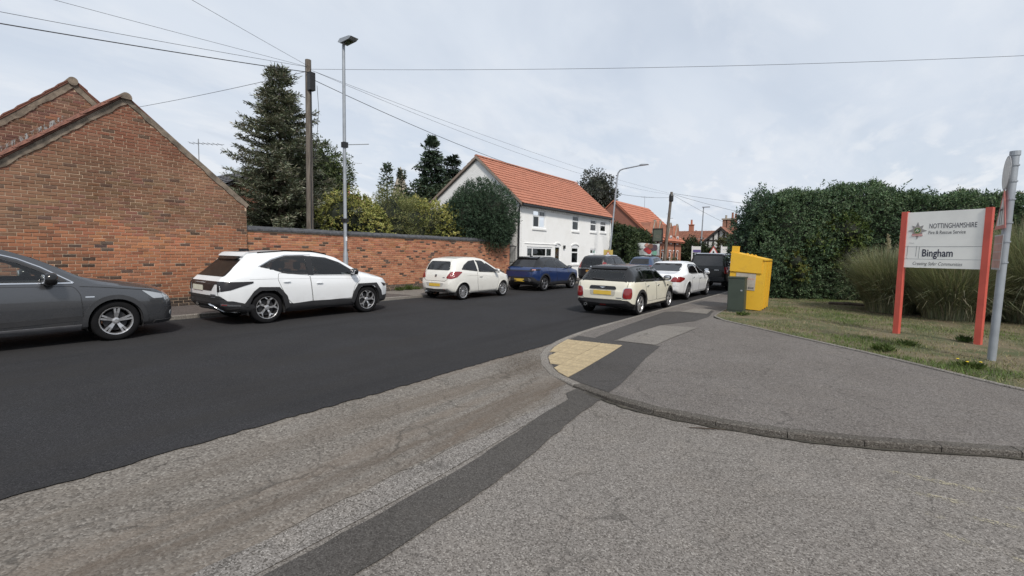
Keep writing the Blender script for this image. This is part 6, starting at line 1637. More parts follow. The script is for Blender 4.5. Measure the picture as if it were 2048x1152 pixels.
sides(c, [[(1.96, .95), (1.96, 1.31), (2.20, 1.295), (2.68, .985), (2.70, .94)], [(1.00, .955), (1.06, 1.30), (1.88, 1.315), (1.88, .95)], [(.72, .96), (.84, 1.29), (.98, 1.30), (.93, .955)]], [G_clear, G_mid, G_dark], .03)
doors(c, [[(1.93, .37), (1.90, .65), (1.90, .91), (2.72, .895), (2.80, .70), (2.80, .37)], [(1.13, .45), (1.04, .65), (1.02, .915), (1.885, .91), (1.885, .65), (1.915, .37), (1.22, .37)]], [(2.05, .80), (1.16, .81)], PM, M_chrome, .15)
rw = c.glasspane('rear_window', [(-.62, .965), (.62, .965), (.53, 1.25), (-.53, 1.25)], 'B', G_clear, .07, .03, M_gloss)
c.panel('spoiler', [(-.53, 1.265), (.53, 1.265), (.53, 1.325), (-.53, 1.325)], 'B', .03, M_gloss, None, .08, .03, .03); c.strip('rear_wiper', [(0, .985), (-.36, 1.0)], .02, 'B', .03, M_clad)
rc = c.panel('plate_recess', [(-.36, .555), (.36, .555), (.38, .72), (-.38, .72)], 'B', .004, plain('recess_cream', (.42, .40, .34), .5), None, .06, .05); hb_ = c.panel('tailgate_handle', [(-.40, .73), (.40, .73), (.37, .82), (-.37, .82)], 'B', .022, M_gloss, None, .06, .05); c.panel('winged_badge', [(-.09, .79), (.09, .79), (.02, .765), (0, .755), (-.02, .765)], 'B', .03, M_chrome, hb_, .2); c.panel('number_plate', [(-.26, .585), (.26, .585), (.26, .695), (-.26, .695)], 'B', .014, M_plate, rc, .2)
c.strip('tailgate_gap', [(-.72, .93), (-.62, .50), (-.55, .46), (.55, .46), (.62, .50), (.72, .93)], .009, 'B', .004, M_seam); c.panel('script_badge', [(.40, .50), (.56, .50), (.56, .52), (.40, .52)], 'B', .006, M_greyl, None, .3)
for m_ in ('RB', 'LB'):
    q_ = [(-.195, .50), (.005, .50), (.025, .62), (.012, .78), (-.155, .78), (-.195, .66)]
    tr_ = c.panel('lamp_surround', [(-.09 + (a + .09) * 1.13, .637 + (b - .637) * 1.1) for a, b in q_], m_, .006, M_chrome, None, .05, .06); c.panel('tail_lamp', q_, m_, .014, M_tail, tr_, .05, .06)
c.panel('bumper_lower', [(-.72, .20), (.72, .20), (.66, .315), (-.66, .315)], 'B', .008, M_clad, None, .06, .03); c.panel('fog_lamp', [(-.10, .285), (.10, .285), (.08, .32), (-.08, .32)], 'B', .014, M_tail, None, .1, .01)
MB().lathe([(.030, .0), (.042, .0), (.042, .12), (.030, .12), (.03, .0)], 'y', 14, (-.50, -.045, .285)).build('exhaust', M_chrome, c.t, True)
c.strip('bumper_gap', [(-.80, .455), (-.6, .44), (.6, .44), (.80, .455)], .006, 'B', .004, M_seam)
MB().tube([(.02, .75, 1.40), (.02, .62, 1.58)], .006, 5).build('aerial', M_black, c.t)
c.panel('windscreen', [(-.62, 1.05), (.62, 1.05), (.54, 1.33), (-.54, 1.33)], 'F', .004, G_clear, None, .08, .05)
for m_ in ('RF', 'LF'): c.panel('headlamp', [(-.12, .58), (.14, .58), (.16, .80), (-.10, .80)], m_, .006, M_lens, None, .05, .06)
c.panel('side_scuttle', [(2.88, .74), (3.02, .73), (3.0, .775), (2.9, .78)], 'R', .012, M_black, None, .1, .01)
MB().box(-.5, .5, .25, .55, .80, .86).build('parcel_shelf', M_lining, c.t); tag(MB().ellip((.05, .34, .93), .16, .07, .07, 12, 8).build('yellow_bag', plain('bag_yellow', (.55, .50, .12), .7), None, True, loc=tuple(c.t.location)), 'small yellow bag behind the rear window of the cream hatchback', 'bag'); tag(MB().box(.14, .38, .32, .40, .861, .92).build('paper_stack', M_upvc, None, loc=tuple(c.t.location)), 'white papers on the parcel shelf of the cream hatchback', 'papers')
c.roofz = .945; c.mirror(2.58, 1.0, M_gloss, 1.0)
c.finish(rim_multi(6, .055), .205, M_silver, .222, (2.05, 1.15), True, M_clad, .075, .014)

# ---- 8: white saloon
PW2 = paint('paint_white_saloon', (.74, .75, .77), rough=.28, dirt=.08)
c = Car('', 'white four door saloon with dark tinted glass ahead of the cream hatchback', 4.92, 1.85,
        top=[(0, .78), (.03, .92), (.10, .985), (.45, 1.03), (.75, 1.07), (1.45, 1.40), (1.7, 1.44), (2.3, 1.465), (2.9, 1.42), (3.75, 1.02), (4.3, .90), (4.7, .77), (4.92, .56)],
        bot=[(0, .38), (.2, .26), (1, .19), (4.2, .19), (4.8, .22), (4.92, .34)], plan=[(0, .74), (.1, .83), (.45, .90), (1, .925), (3.9, .925), (4.5, .85), (4.8, .68), (4.92, .5)],
        belt=[(0, .76), (.1, .90), (.8, .965), (1.6, .95), (3.5, .92), (4.2, .84), (4.92, .52)], roofw=[(0, .60), (.6, .62), (1.0, .60), (1.6, .57), (2.8, .57), (3.6, .70), (4.92, .42)],
        loc=(-5.88, 17.42, .014), body=PW2, wheel_r=.335, axles=(1.08, 4.02), arch=.04)
sides(c, [[(2.55, .975), (2.55, 1.345), (2.85, 1.31), (3.55, .97), (3.55, .95)], [(1.25, 1.02), (1.55, 1.27), (1.85, 1.35), (2.47, 1.35), (2.47, .975), (1.5, .985)]], [G_dark, G_dark], .05)
c.panel('rear_window', [(-.62, 1.08), (.62, 1.08), (.54, 1.37), (-.54, 1.37)], 'B', .006, plain('tinted_rear_glass', (.022, .023, .026), .1, spec=.6), None, .06, .07)
doors(c, [[(2.52, .30), (2.50, .95), (3.55, .93), (3.62, .70), (3.58, .30)], [(1.62, .45), (1.46, .70), (1.50, .97), (2.485, .95), (2.505, .30), (1.70, .30)]], [(2.66, .80), (1.66, .84)], PW2, M_chrome)
c.strip('boot_gap', [(-.66, .94), (-.62, .66), (.62, .66), (.66, .94)], .008, 'B', .004, M_seam); c.panel('number_plate', [(-.30, .72), (.30, .72), (.30, .85), (-.30, .85)], 'B', .012, M_plate, None, .2); c.strip('boot_trim', [(-.32, .865), (.32, .865)], .02, 'B', .02, M_chrome); c.badge('B', 0, .93, .045, .045, M_chrome)
for m_ in ('RB', 'LB'): tl = c.panel('tail_lamp', [(-.30, .72), (.06, .70), (.36, .80), (.36, .86), (.1, .90), (-.2, .88)], m_, .008, M_tail, None, .05, .04)
c.panel('diffuser', [(-.70, .24), (.70, .24), (.6, .36), (-.6, .36)], 'B', .008, M_clad, None, .07, .03)
for sgn in (-1, 1): c.panel('exhaust_tip', [(sgn * .42, .29), (sgn * .62, .29), (sgn * .62, .35), (sgn * .42, .35)], 'B', .016, M_chrome, None, .1, .02)
c.strip('bumper_crease', [(-.8, .56), (.8, .56)], .012, 'B', .004, plain('shade_white', (.45, .45, .46), .5))
c.panel('windscreen', [(-.6, 1.06), (.6, 1.06), (.5, 1.38), (-.5, 1.38)], 'F', .004, G_mid, None, .08, .05); c.mirror(3.3, 1.0, PW2, .95)
c.finish(rim_multi(10, .028), .24, plain('alloy_grey', (.18, .18, .19), .35, metal=.7), .25, (2.6, 1.7), True, PW2, .03, .006)

# ---- 9: black pickup with hard canopy
PK = paint('paint_black', (.007, .008, .009), rough=.3, dirt=.06, coat=.25, spec=.3)
c = Car('', 'black pickup truck with hard canopy beside the yellow clothing bank', 5.3, 1.92,
        top=[(0, 1.05), (.03, 1.18), (.22, 1.72), (.3, 1.79), (1.5, 1.82), (2.4, 1.84), (3.0, 1.78), (3.75, 1.22), (4.2, 1.15), (4.9, 1.05), (5.15, .9), (5.3, .65)], bot=[(0, .55), (.3, .42), (1, .34), (4.2, .32), (5.3, .42)],
        plan=[(0, .86), (.06, .92), (.3, .955), (1, .96), (4.2, .96), (4.8, .90), (5.15, .75), (5.3, .6)], belt=[(0, 1.02), (.1, 1.12), (1.7, 1.14), (3.7, 1.10), (4.5, 1.02), (5.3, .6)], roofw=[(0, .74), (.3, .70), (2.8, .66), (3.7, .78), (5.3, .5)],
        loc=(-5.72, 24.3, .014), body=PK, wheel_r=.38, axles=(1.2, 4.3), arch=.07, cat='pickup', name_='pickup_truck')
c.t['label'] = 'black pickup truck with hard canopy beside the yellow clothing bank'
sides(c, [[(2.75, 1.16), (2.75, 1.68), (3.0, 1.62), (3.6, 1.17)], [(1.8, 1.18), (1.85, 1.70), (2.65, 1.70), (2.65, 1.16)], [(.35, 1.22), (.45, 1.66), (1.65, 1.70), (1.65, 1.20)]], G_dark, .05)
c.panel('canopy_window', [(-.72, 1.20), (.72, 1.20), (.64, 1.68), (-.64, 1.68)], 'B', .008, plain('canopy_glass', (.03, .031, .034), .12, spec=.6), None, .08, .06); c.strip('canopy_rail', [(-.62, 1.765), (.62, 1.765)], .03, 'B', .05, M_chrome, None, False, .05)
c.strip('tailgate_gap', [(-.72, 1.12), (-.70, .70), (.70, .70), (.72, 1.12)], .010, 'B', .004, M_seam); c.badge('B', .0, 1.02, .10, .06, M_chrome); c.strip('rear_bumper', [(-.8, .60), (.8, .60)], .12, 'B', .08, plain('steel_bumper', (.16, .165, .175), .35, metal=.6), None, False, .08); c.panel('script_badge', [(.36, 1.0), (.56, 1.0), (.56, 1.02), (.36, 1.02)], 'B', .006, M_chrome, None, .3)
for m_ in ('RB', 'LB'): c.panel('tail_lamp', [(-.12, .84), (.14, .84), (.14, 1.16), (-.10, 1.16)], m_, .010, M_tail, None, .06, .04)
c.panel('windscreen', [(-.66, 1.26), (.66, 1.26), (.58, 1.72), (-.58, 1.72)], 'F', .004, G_mid, None, .08, .05); c.mirror(3.35, 1.22, M_gloss, 1.25)
c.both(lambda m_, s: c.strip('canopy_bar', [(.35, 1.74), (1.7, 1.77)], .035, m_, .04, M_chrome, None, False, .05))
c.finish(rim_multi(6, .07), .255, M_dalloy, None, (2.9, 2.1), True, PK, .06, .012)
# ------------------------------------------------------------------ vegetation
M_leaf = leafmat('leaf', .6, .22); M_needle = leafmat('needle', .7, .10); M_blade = leafmat('grass_blade', .7, .3)
M_bark = plain('bark', (.085, .065, .05), .95, var=.35, scale=8, bump=.8)
def unit(a): return a / (np.linalg.norm(a, axis=-1, keepdims=True) + 1e-9)
def fbm(P, s=1., seed=0):
    r = np.random.default_rng(seed); out = np.zeros(len(P)); amp = 1.
    for o in range(4):
        for k in range(3):
            d = unit(r.normal(size=3)); out += amp * np.sin(P @ d * s * 6.28 + r.uniform(0, 6.28)) / 3
        amp *= .55; s *= 2.1
    return out / 1.6
def cards(P, D, N, L, W):
    S = unit(np.cross(D, N)); L = np.asarray(L)[:, None]; W = np.asarray(W)[:, None]
    return np.stack([P, P + D * L * .5 + S * W * .5, P + D * L, P + D * L * .5 - S * W * .5], 1)
def colmix(base, alt, t, jit, n, r):
    c = np.array(base)[None] * (1 - t[:, None]) + np.array(alt)[None] * t[:, None]
    return np.clip(c * (1 + r.normal(0, jit, (n, 1))) * (1 + r.normal(0, jit * .3, (n, 3))), .004, .9)
SPK = 8
def sprays(r, P, D, N, L, W, k):
    """the first n/k points become little fronds of k leaves each"""
    n = max(1, len(P) // k); P, D, N = P[:n], D[:n], N[:n]; S = unit(np.cross(D, N)); PP, VV = [], []
    ln = L * 2.2 * r.uniform(.6, 1.4, n)
    for i in range(k):
        t = (i + .3) / k; sg = 1 if i % 2 else -1
        if i == k - 1: sg = 0; t = .9
        p = P + D * (ln * t)[:, None] + r.normal(0, L * .12, (n, 3)); d = unit(D * .8 + S * (sg * .85) + r.normal(0, .28, (n, 3)))
        m = unit(N + r.normal(0, .35, (n, 3)))
        PP.append(p); VV.append(cards(p, d, m, L * (1.15 - .45 * t) * r.uniform(.7, 1.25, n), W * r.uniform(.75, 1.25, n)))
    return np.concatenate(PP), np.concatenate(VV)
def blob_cloud(r, center, rad, n, L, W, lump=.18, seed=0, shell=.35, up=.3, lscale=.6, bottom=-1.):
    """leaf cards through the outer shell of a lumpy ellipsoid"""
    d = unit(r.normal(size=(n, 3))); d = d[d[:, 2] > bottom]; n = len(d)
    q = 1 + lump * fbm(d * np.array(rad), lscale, seed)
    dep = 1 - shell * r.random(n) ** 1.7
    P = np.array(center) + d * np.array(rad) * (q * dep)[:, None]
    D = unit(d + r.normal(0, .5, (n, 3)) + np.array([0, 0, up])); N = unit(r.normal(size=(n, 3)))
    return sprays(r, P, D, N, L, W, SPK)
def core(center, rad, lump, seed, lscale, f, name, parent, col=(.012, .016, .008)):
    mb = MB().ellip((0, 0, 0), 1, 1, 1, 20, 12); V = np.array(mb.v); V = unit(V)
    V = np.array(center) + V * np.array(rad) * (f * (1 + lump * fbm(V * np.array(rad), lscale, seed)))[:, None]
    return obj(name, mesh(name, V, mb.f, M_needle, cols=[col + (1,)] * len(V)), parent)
def trunk(parent, pts, rad): MB().tube(pts, rad, 8).build('trunk', M_bark, parent, True)
def shrub(name, label, cat, blobs, n, L, W, ca, cb, seed, base, mat=None, lump=.2, jit=.2, up=.3, lscale=.6, group=None, shell=.4, stems=True):
    r = np.random.default_rng(seed); t = thing(name, label, cat, base, 0, group); VV, CC = [], []
    tot = sum(b[1][0] * b[1][2] for b in blobs)
    for k, (c, rad) in enumerate(blobs):
        c = np.array(c) - np.array(base); m = int(n * rad[0] * rad[2] / tot)
        P, V = blob_cloud(r, c, rad, m, L, W, lump, seed + k, shell, up, lscale)
        tt = np.clip(.5 + .5 * fbm(P, .8, seed + 50) + r.normal(0, .25, len(P)), 0, 1); VV.append(V); CC.append(colmix(ca, cb, tt, jit, len(P), r))
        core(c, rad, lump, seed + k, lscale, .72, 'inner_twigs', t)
    obj('crown', quadmesh('crown', np.concatenate(VV), mat or M_leaf, np.concatenate(CC)), t)
    if stems:
        z1 = min(c[2] for c, _ in blobs) - base[2]
        trunk(t, [(0, 0, 0), (.05, .03, z1 * .5), (.0, .0, max(.3, z1))], [.12, .09, .05])
    return t
def conifer(name, label, x, y, h, rfun, nb, ca, cb, seed, droop=.18, uptip=.25, zmin=.8, tw=.30, tuft=(.17, .07), twigs=10, group=None, irregular=.25, bias=None, whorl=0.):
    r = np.random.default_rng(seed); t = thing(name, label, 'tree', (x, y, 0), 0, group)
    trunk(t, [(0, 0, 0), (.02, .03, h * .5), (0, 0, h * .98)], [.05 + h * .018, .03 + h * .01, .015])
    P, D, LL, WW, TT = [], [], [], [], []; bm_ = MB()
    for k in range(nb):
        z = zmin + (h - zmin) * (1 - (1 - (k + r.random()) / nb) ** 1.15)
        if whorl: z = min(h - .02, round(z / whorl) * whorl + r.normal(0, .035))
        a = k * 2.399 + r.normal(0, .3)
        rad = rfun(z) * (1 + r.normal(0, irregular))
        if bias: rad *= 1 + bias(a, z)
        rad = max(.08, rad); e = np.array([math.cos(a), math.sin(a), 0.]); s = np.array([-math.sin(a), math.cos(a), 0.])
        top = z > h - .5
        f = lambda q: e * rad * q + np.array([0, 0, z - droop * rad * q + uptip * rad * q * q + (.3 * q if top else 0)])
        if k % 3 == 0: bm_.tube([f(0), f(.5), f(.95)], [.022, .014, .005], 4, False)
        m = max(4, int(twigs * rad / 1.2)); tc_ = r.random()
        for i in range(m):
            q = .12 + .88 * (i + r.random()) / m; p = f(q); d0 = unit(f(min(1, q + .05)) - f(q - .05))
            for sg in (-1, 1):
                l = tw * (1.05 - .55 * q) * r.uniform(.6, 1.25); dd = unit(d0 * .75 + s * sg * .8 + np.array([0, 0, r.normal(-.05, .15)]))
                for u in (0., .5, .85):
                    P.append(p + dd * l * u + r.normal(0, .018, 3)); D.append(unit(dd + r.normal(0, .35, 3))); TT.append(.6 * tc_ + .4 * q)
            P.append(p); D.append(unit(d0 + r.normal(0, .3, 3))); TT.append(q)
        P.append(f(.96)); D.append(unit(f(1.) - f(.9))); TT.append(1.)
    P, D, TT = np.array(P), np.array(D), np.array(TT); n = len(P)
    N = unit(np.array([0, 0, 1.]) + r.normal(0, .5, (n, 3)))
    V = cards(P, D, N, tuft[0] * r.uniform(.7, 1.4, n), tuft[1] * r.uniform(.7, 1.3, n))
    obj('crown', quadmesh('crown', V, M_needle, colmix(ca, cb, np.clip(TT + r.normal(0, .25, n), 0, 1), .22, n, r)), t)
    bm_.build('branches', M_bark, t)
    return t
# big spruce behind the wall
sr = lambda z: np.interp(z, [0, 2, 3.5, 5, 6.2, 7.3, 8.1, 8.75], [2.2, 2.2, 1.85, 1.35, 1.1, .85, .48, .05])
conifer('spruce_tree', 'tall ragged blue grey spruce behind the brick wall beside the telegraph pole', -19.2, 10.3, 8.65, sr, 430, (.085, .108, .070), (.235, .24, .175), 11, .10, .24, 1.2, .36, (.16, .042), 26, None, .30, None, .34)
shrub('weeping_tree', 'dark green weeping tree behind the spruce and telegraph pole', 'tree', [((-20.8, 12.9, 4.9), (1.3, 1.5, 1.75)), ((-20.8, 12.6, 3.2), (1.7, 2.0, 2.0))], 30000, .17, .055, (.05, .075, .03), (.11, .135, .055), 21, (-21, 13, 0), up=-.6)
Y1, Y2_ = (.125, .15, .036), (.44, .42, .14)
shrub('variegated_shrub', 'yellow green variegated shrub behind the wall beside the lamp post', 'shrub', [((-16.9, 11.9, 2.9), (1.0, 1.25, 1.25)), ((-16.8, 12.7, 2.6), (.9, 1.0, 1.1))], 13000, .085, .055, Y1, Y2_, 31, (-16.9, 12, 0))
shrub('feathery_bush', 'olive green feathery bush between the two yellow shrubs', 'shrub', [((-17.2, 14.3, 2.85), (1.1, 1.3, 1.45)), ((-17.0, 15.4, 2.7), (1.0, 1.1, 1.4))], 14000, .16, .022, (.11, .13, .05), (.26, .265, .11), 32, (-17.1, 14.6, 0), up=.7)
shrub('variegated_shrub', 'larger yellow variegated shrub behind the wall beside the dark yew', 'shrub', [((-16.9, 16.4, 2.75), (1.2, 1.3, 1.45)), ((-16.4, 17.3, 2.6), (1.0, 1.1, 1.2)), ((-17.3, 15.8, 2.9), (1.0, 1.0, 1.3))], 17000, .09, .06, Y1, (.46, .43, .14), 33, (-16.9, 16.6, 0))
shrub('yew_tree', 'big rounded dark yew overhanging the end of the brick wall', 'tree', [((-15.7, 19.15, 3.55), (1.75, 1.85, 1.80)), ((-15.45, 18.95, 2.75), (1.35, 1.45, 1.15)), ((-15.85, 18.1, 3.2), (1.3, 1.2, 1.4))], 110000, .085, .03, (.021, .043, .025), (.062, .10, .058), 34, (-16.2, 19.2, 0), M_needle, .10, .22, .15, .9)
cn = (.030, .055, .038); cn2 = (.09, .13, .088)
conifer('conifer_tree', 'tall dark pointed conifer left of the white house gable', -24, 23.6, 9.2, lambda z: np.interp(z, [0, 4, 7, 8.5, 9.2], [2.1, 1.8, 1.0, .55, .05]), 260, cn, cn2, 41, .25, .12, 2.5, .34, (.22, .10), 11)
conifer('conifer_tree', 'darker flat topped conifer touching the white house gable', -24.5, 26.2, 8.55, lambda z: np.interp(z, [0, 5, 7.6, 8.3, 8.6], [1.4, 1.2, .9, .5, .2]), 200, cn, (.03, .045, .03), 42, .5, .0, 3, .3, (.24, .10), 11)
conifer('pine_tree', 'small wispy pine behind the shrubs, left of a pair', -24, 19.7, 6.75, lambda z: np.interp(z, [0, 4, 6, 6.8], [1.2, .9, .4, .05]), 60, cn2, (.075, .095, .06), 43, .05, .3, 3, .3, (.18, .08), 8)
conifer('pine_tree', 'small wispy pine behind the shrubs, right of a pair', -24, 20.9, 6.55, lambda z: np.interp(z, [0, 4, 6, 6.8], [1.0, .7, .3, .05]), 50, cn2, (.075, .095, .06), 44, .05, .3, 3, .3, (.18, .08), 8)
shrub('background_tree', 'dark tree mass behind the yellow shrubs left of the white house', 'tree', [((-23.5, 22.5, 4.0), (1.6, 2.3, 1.8)), ((-23.2, 20.3, 3.4), (1.4, 1.6, 1.5)), ((-22.5, 24.4, 4.6), (1.5, 1.6, 1.7))], 12000, .2, .09, (.028, .048, .026), (.07, .095, .05), 45, (-23.5, 22.3, 0))
shrub('weeping_tree', 'dark drooping tree rising behind the right end of the orange roof', 'tree', [((-22, 45.6, 8.2), (1.7, 1.7, 2.0)), ((-22.3, 44.6, 7.0), (1.2, 1.2, 1.8)), ((-21.8, 46.7, 7.0), (1.2, 1.2, 1.9))], 8000, .34, .13, (.036, .042, .036), (.08, .085, .068), 46, (-22, 45.6, 0), up=-1.0, lump=.22, shell=.6)
shrub('far_tree', 'dark bushy tree beside the far red brick house', 'tree', [((-14.4, 53.5, 1.7), (1.5, 1.4, 1.5)), ((-13.2, 53, 1.4), (1.2, 1.2, 1.2))], 5000, .3, .16, (.022, .036, .018), (.06, .075, .035), 47, (-14.2, 53.3, 0))
shrub('far_tree', 'olive tree in front of the timber framed gable', 'tree', [((-9.9, 51.5, 2.3), (1.2, 1.2, 1.5)), ((-9.0, 50, 2.0), (1.3, 1.2, 1.5))], 5500, .26, .12, (.045, .05, .022), (.11, .105, .05), 48, (-10.3, 51.5, 0), shell=.7)
shrub('purple_bush', 'dark purple leaved bush behind the clothing bank', 'shrub', [((-4.0, 26.0, 2.2), (.8, .8, .9))], 3500, .14, .08, (.035, .018, .026), (.07, .035, .045), 49, (-4.0, 26.0, 0))

def hedge(name, label, line, h, thick, n, L, W, ca, cb, seed, zb=.05, lump=.22, up=.25, lscale=.35, cat='hedge', endlump=True, shag=0.):
    """clipped hedge following a plan line (front face), with leafy front, top and ends"""
    r = np.random.default_rng(seed); t = thing(name, label, cat, (line[0][0], line[0][1], 0))
    o0 = np.array([line[0][0], line[0][1], 0.]); Pl = np.array(line); ds = np.r_[0, np.cumsum(np.hypot(*np.diff(Pl, axis=0).T))]; Lt = ds[-1]
    hs = np.array(h)
    def at(s): return np.stack([np.interp(s, ds, Pl[:, 0]), np.interp(s, ds, Pl[:, 1])], 1)
    def nrm(s): a, b = at(np.maximum(s - .05, 0)), at(np.minimum(s + .05, Lt)); d = unit(b - a); return np.stack([d[:, 1], -d[:, 0]], 1)
    H = lambda s: np.interp(s, hs[:, 0], hs[:, 1]) + shag * (.10 * np.sin(s * 2.3) + .08 * np.sin(s * 5.1 + 1))
    af, at_, ae = Lt * h[0][1], Lt * thick, thick * h[0][1]; tot = af + at_ * 1.2 + 2 * ae
    nf, nt = int(n * af / tot), int(n * 1.2 * at_ / tot); ne = (n - nf - nt) // 2
    Ps, Ns = [], []
    s = r.random(nf) * Lt; z = zb + (H(s) - .35 - zb) * r.random(nf); p = at(s); nn = nrm(s); bul = .18 * np.sin(np.clip((z - zb) / (H(s) - zb), 0, 1) * PI)
    Ps.append(np.c_[p + nn * bul[:, None], z]); Ns.append(np.c_[nn, np.full(nf, .25)])
    nk = int(n * .13); s = r.random(nk) * Lt; ph = r.random(nk) * PI / 2; nn = nrm(s); Ps.append(np.c_[at(s) + nn * (.45 * np.cos(ph) - .40)[:, None], H(s) - .35 + .40 * np.sin(ph)]); Ns.append(np.c_[nn * np.cos(ph)[:, None], np.sin(ph)])
    s = r.random(nt) * Lt; w = .35 + r.random(nt) * (thick - .35); p = at(s) - nrm(s) * w[:, None]; Ps.append(np.c_[p, H(s) + .15 * np.sin(w / thick * PI)]); Ns.append(np.c_[np.zeros((nt, 2)), np.ones(nt)])
    for e, sg in ((0., -1), (Lt, 1)):
        w = r.random(ne) * thick; sv = np.full(ne, e); hh = H(sv); z = zb + (hh - zb) * r.random(ne); n_ = nrm(sv); tg = np.stack([-n_[:, 1], n_[:, 0]], 1) * sg
        bul = .25 * np.sin((z - zb) / (hh - zb) * PI); Ps.append(np.c_[at(sv) - n_ * w[:, None] + tg * bul[:, None], z]); Ns.append(np.c_[tg, np.full(ne, .2)])
    P, Nn = np.concatenate(Ps), unit(np.concatenate(Ns)); m = len(P)
    q = lump * fbm(P, lscale, seed) + lump * .5 * fbm(P, lscale * 3, seed + 1) - .22 * r.random(m) ** 1.5
    P = P + Nn * q[:, None] - o0
    D = unit(Nn * .8 + r.normal(0, .55, (m, 3)) + np.array([0, 0, up])); N = unit(Nn + r.normal(0, .6, (m, 3)))
    lw = np.where(Nn[:, 2] > .9, 1 + shag, 1.)
    pm = r.permutation(m); P, D, N = P[pm], D[pm], N[pm]
    P, V = sprays(r, P, D, N, L, W, SPK); m = len(P)
    tt = np.clip(.5 + .45 * fbm(P, .45, seed + 7) + r.normal(0, .3, m), 0, 1)
    cc_ = colmix(ca, cb, tt, .22, m, r); nw = r.random(m) < .05; cc_[nw] *= 1.7; bd_ = (fbm(P, .28, seed + 9) > .62) & (r.random(m) < .45); cc_[bd_] = cc_[bd_] * np.array([1.5, .8, .8])
    obj('foliage', quadmesh('foliage', V, M_leaf, cc_), t)
    # inner mass
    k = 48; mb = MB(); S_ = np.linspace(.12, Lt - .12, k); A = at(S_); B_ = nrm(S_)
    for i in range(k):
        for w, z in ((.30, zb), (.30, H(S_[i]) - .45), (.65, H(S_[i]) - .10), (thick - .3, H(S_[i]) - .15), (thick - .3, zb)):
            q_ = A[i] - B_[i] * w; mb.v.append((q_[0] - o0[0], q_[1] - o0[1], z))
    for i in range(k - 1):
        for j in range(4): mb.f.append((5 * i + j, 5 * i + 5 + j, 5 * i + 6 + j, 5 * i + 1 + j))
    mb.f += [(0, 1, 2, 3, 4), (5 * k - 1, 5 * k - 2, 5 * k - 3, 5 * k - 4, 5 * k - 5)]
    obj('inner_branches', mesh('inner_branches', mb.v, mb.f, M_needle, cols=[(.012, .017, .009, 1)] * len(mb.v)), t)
    return t
hl = thing  # noqa
HG = hedge('conifer_hedge', 'tall dark green conifer hedge behind the sign and clothing bank', [(-2.95, 20.9), (-1.6, 21.4), (.4, 22.3), (3, 22.4), (8, 22.6), (20, 23)], [(0, 3.35), (.5, 3.85), (1.1, 4.18), (3.2, 4.22), (5.2, 3.95), (7.5, 3.72), (14, 3.62), (24, 3.6)], 2.4, 260000, .085, .038, (.044, .080, .042), (.135, .195, .100), 61, .08, .30, .3, .30, 'hedge', True, .7)
# shaggy leaders on top of the hedge
r_ = np.random.default_rng(62); P, D, C = [], [], []
for k in range(170):
    s = r_.random() ** .8 * 13; x = -3.0 + s * .97; z0 = np.interp(s, [0, .9, 3.2, 5.2, 7.5, 14], [3.4, 4.1, 4.22, 3.95, 3.7, 3.6]); y = np.interp(x, [-3, .4, 8], [21.0, 22.4, 22.7]) + r_.uniform(0, 1.2); ln = r_.uniform(.2, .65) * (1 if r_.random() < .3 else .6) ; lean = r_.normal(.25, .25)
    for q in np.linspace(0, 1, 9):
        for u in range(3):
            P.append((x + lean * ln * q * q + r_.normal(0, .03), y + r_.normal(0, .03), z0 - .1 + ln * q)); D.append(unit(np.array([lean + r_.normal(0, .7), r_.normal(0, .7), .9]))); C.append(r_.uniform(.6, 1.2))
P, D = np.array(P), np.array(D); n_ = len(P)
obj('top_shoots', quadmesh('top_shoots', cards(P - np.array(HG.location), D, unit(r_.normal(size=(n_, 3))), r_.uniform(.08, .17, n_), r_.uniform(.03, .06, n_)), M_leaf, np.array(C)[:, None] * np.array([[.09, .14, .085]])), HG)
shrub('hedge_end_tree', 'shaggy lower conifer at the street end of the tall hedge', 'tree', [((-3.2, 22.2, 2.9), (.75, .9, 1.0)), ((-3.35, 22.0, 2.0), (.75, .9, 1.3)), ((-3.0, 21.6, 3.6), (.5, .7, .75))], 15000, .15, .05, (.034, .066, .042), (.10, .155, .095), 63, (-3.2, 22.3, 0), up=.4, lump=.3, shell=.55)
shrub('ivy', 'lighter yellow green ivy growing over the middle of the hedge', 'ivy', [((-.35, 21.75, 2.75), (.75, .28, .6)), ((-.15, 21.8, 1.9), (.55, .28, .55)), ((-1.1, 21.4, 2.2), (.4, .25, .4))], 3000, .10, .075, (.045, .075, .018), (.12, .15, .04), 64, (-.3, 21.8, 0), shell=.8, stems=False)
shrub('ivy', 'small yellowish ivy patch on the hedge just right of the clothing bank', 'ivy', [((-1.75, 21.05, 1.55), (.32, .22, .35)), ((-1.55, 21.1, 1.05), (.25, .2, .25))], 800, .09, .06, (.08, .095, .02), (.17, .17, .045), 65, (-1.7, 21.1, 0), shell=.8, stems=False)
hedge('ivy_hedge', 'dense ivy covered hedge behind the banner beyond the white house', [(-14.0, 33.5), (-13.95, 39.6)], [(0, 3.6), (3, 3.5), (6, 3.3)], 1.6, 15000, .17, .11, (.022, .040, .018), (.062, .085, .034), 66, .1, .2)
hedge('low_hedge', 'low clipped hedge in front of the red brick house', [(-13.9, 40.2), (-13.85, 46.5)], [(0, 1.25), (6, 1.35)], .8, 3000, .16, .1, (.022, .040, .016), (.06, .085, .03), 67, .1, .12)
tl_ = hedge('distant_treeline', 'dark line of trees closing the far end of the street', [(-45, 95), (30, 95)], [(0, 5), (20, 4.2), (40, 3.8), (75, 5.5)], 4, 9000, .7, .45, (.03, .045, .025), (.07, .085, .045), 68, 0, .8, cat='trees')
for o in (tl_,): o['kind'] = 'stuff'
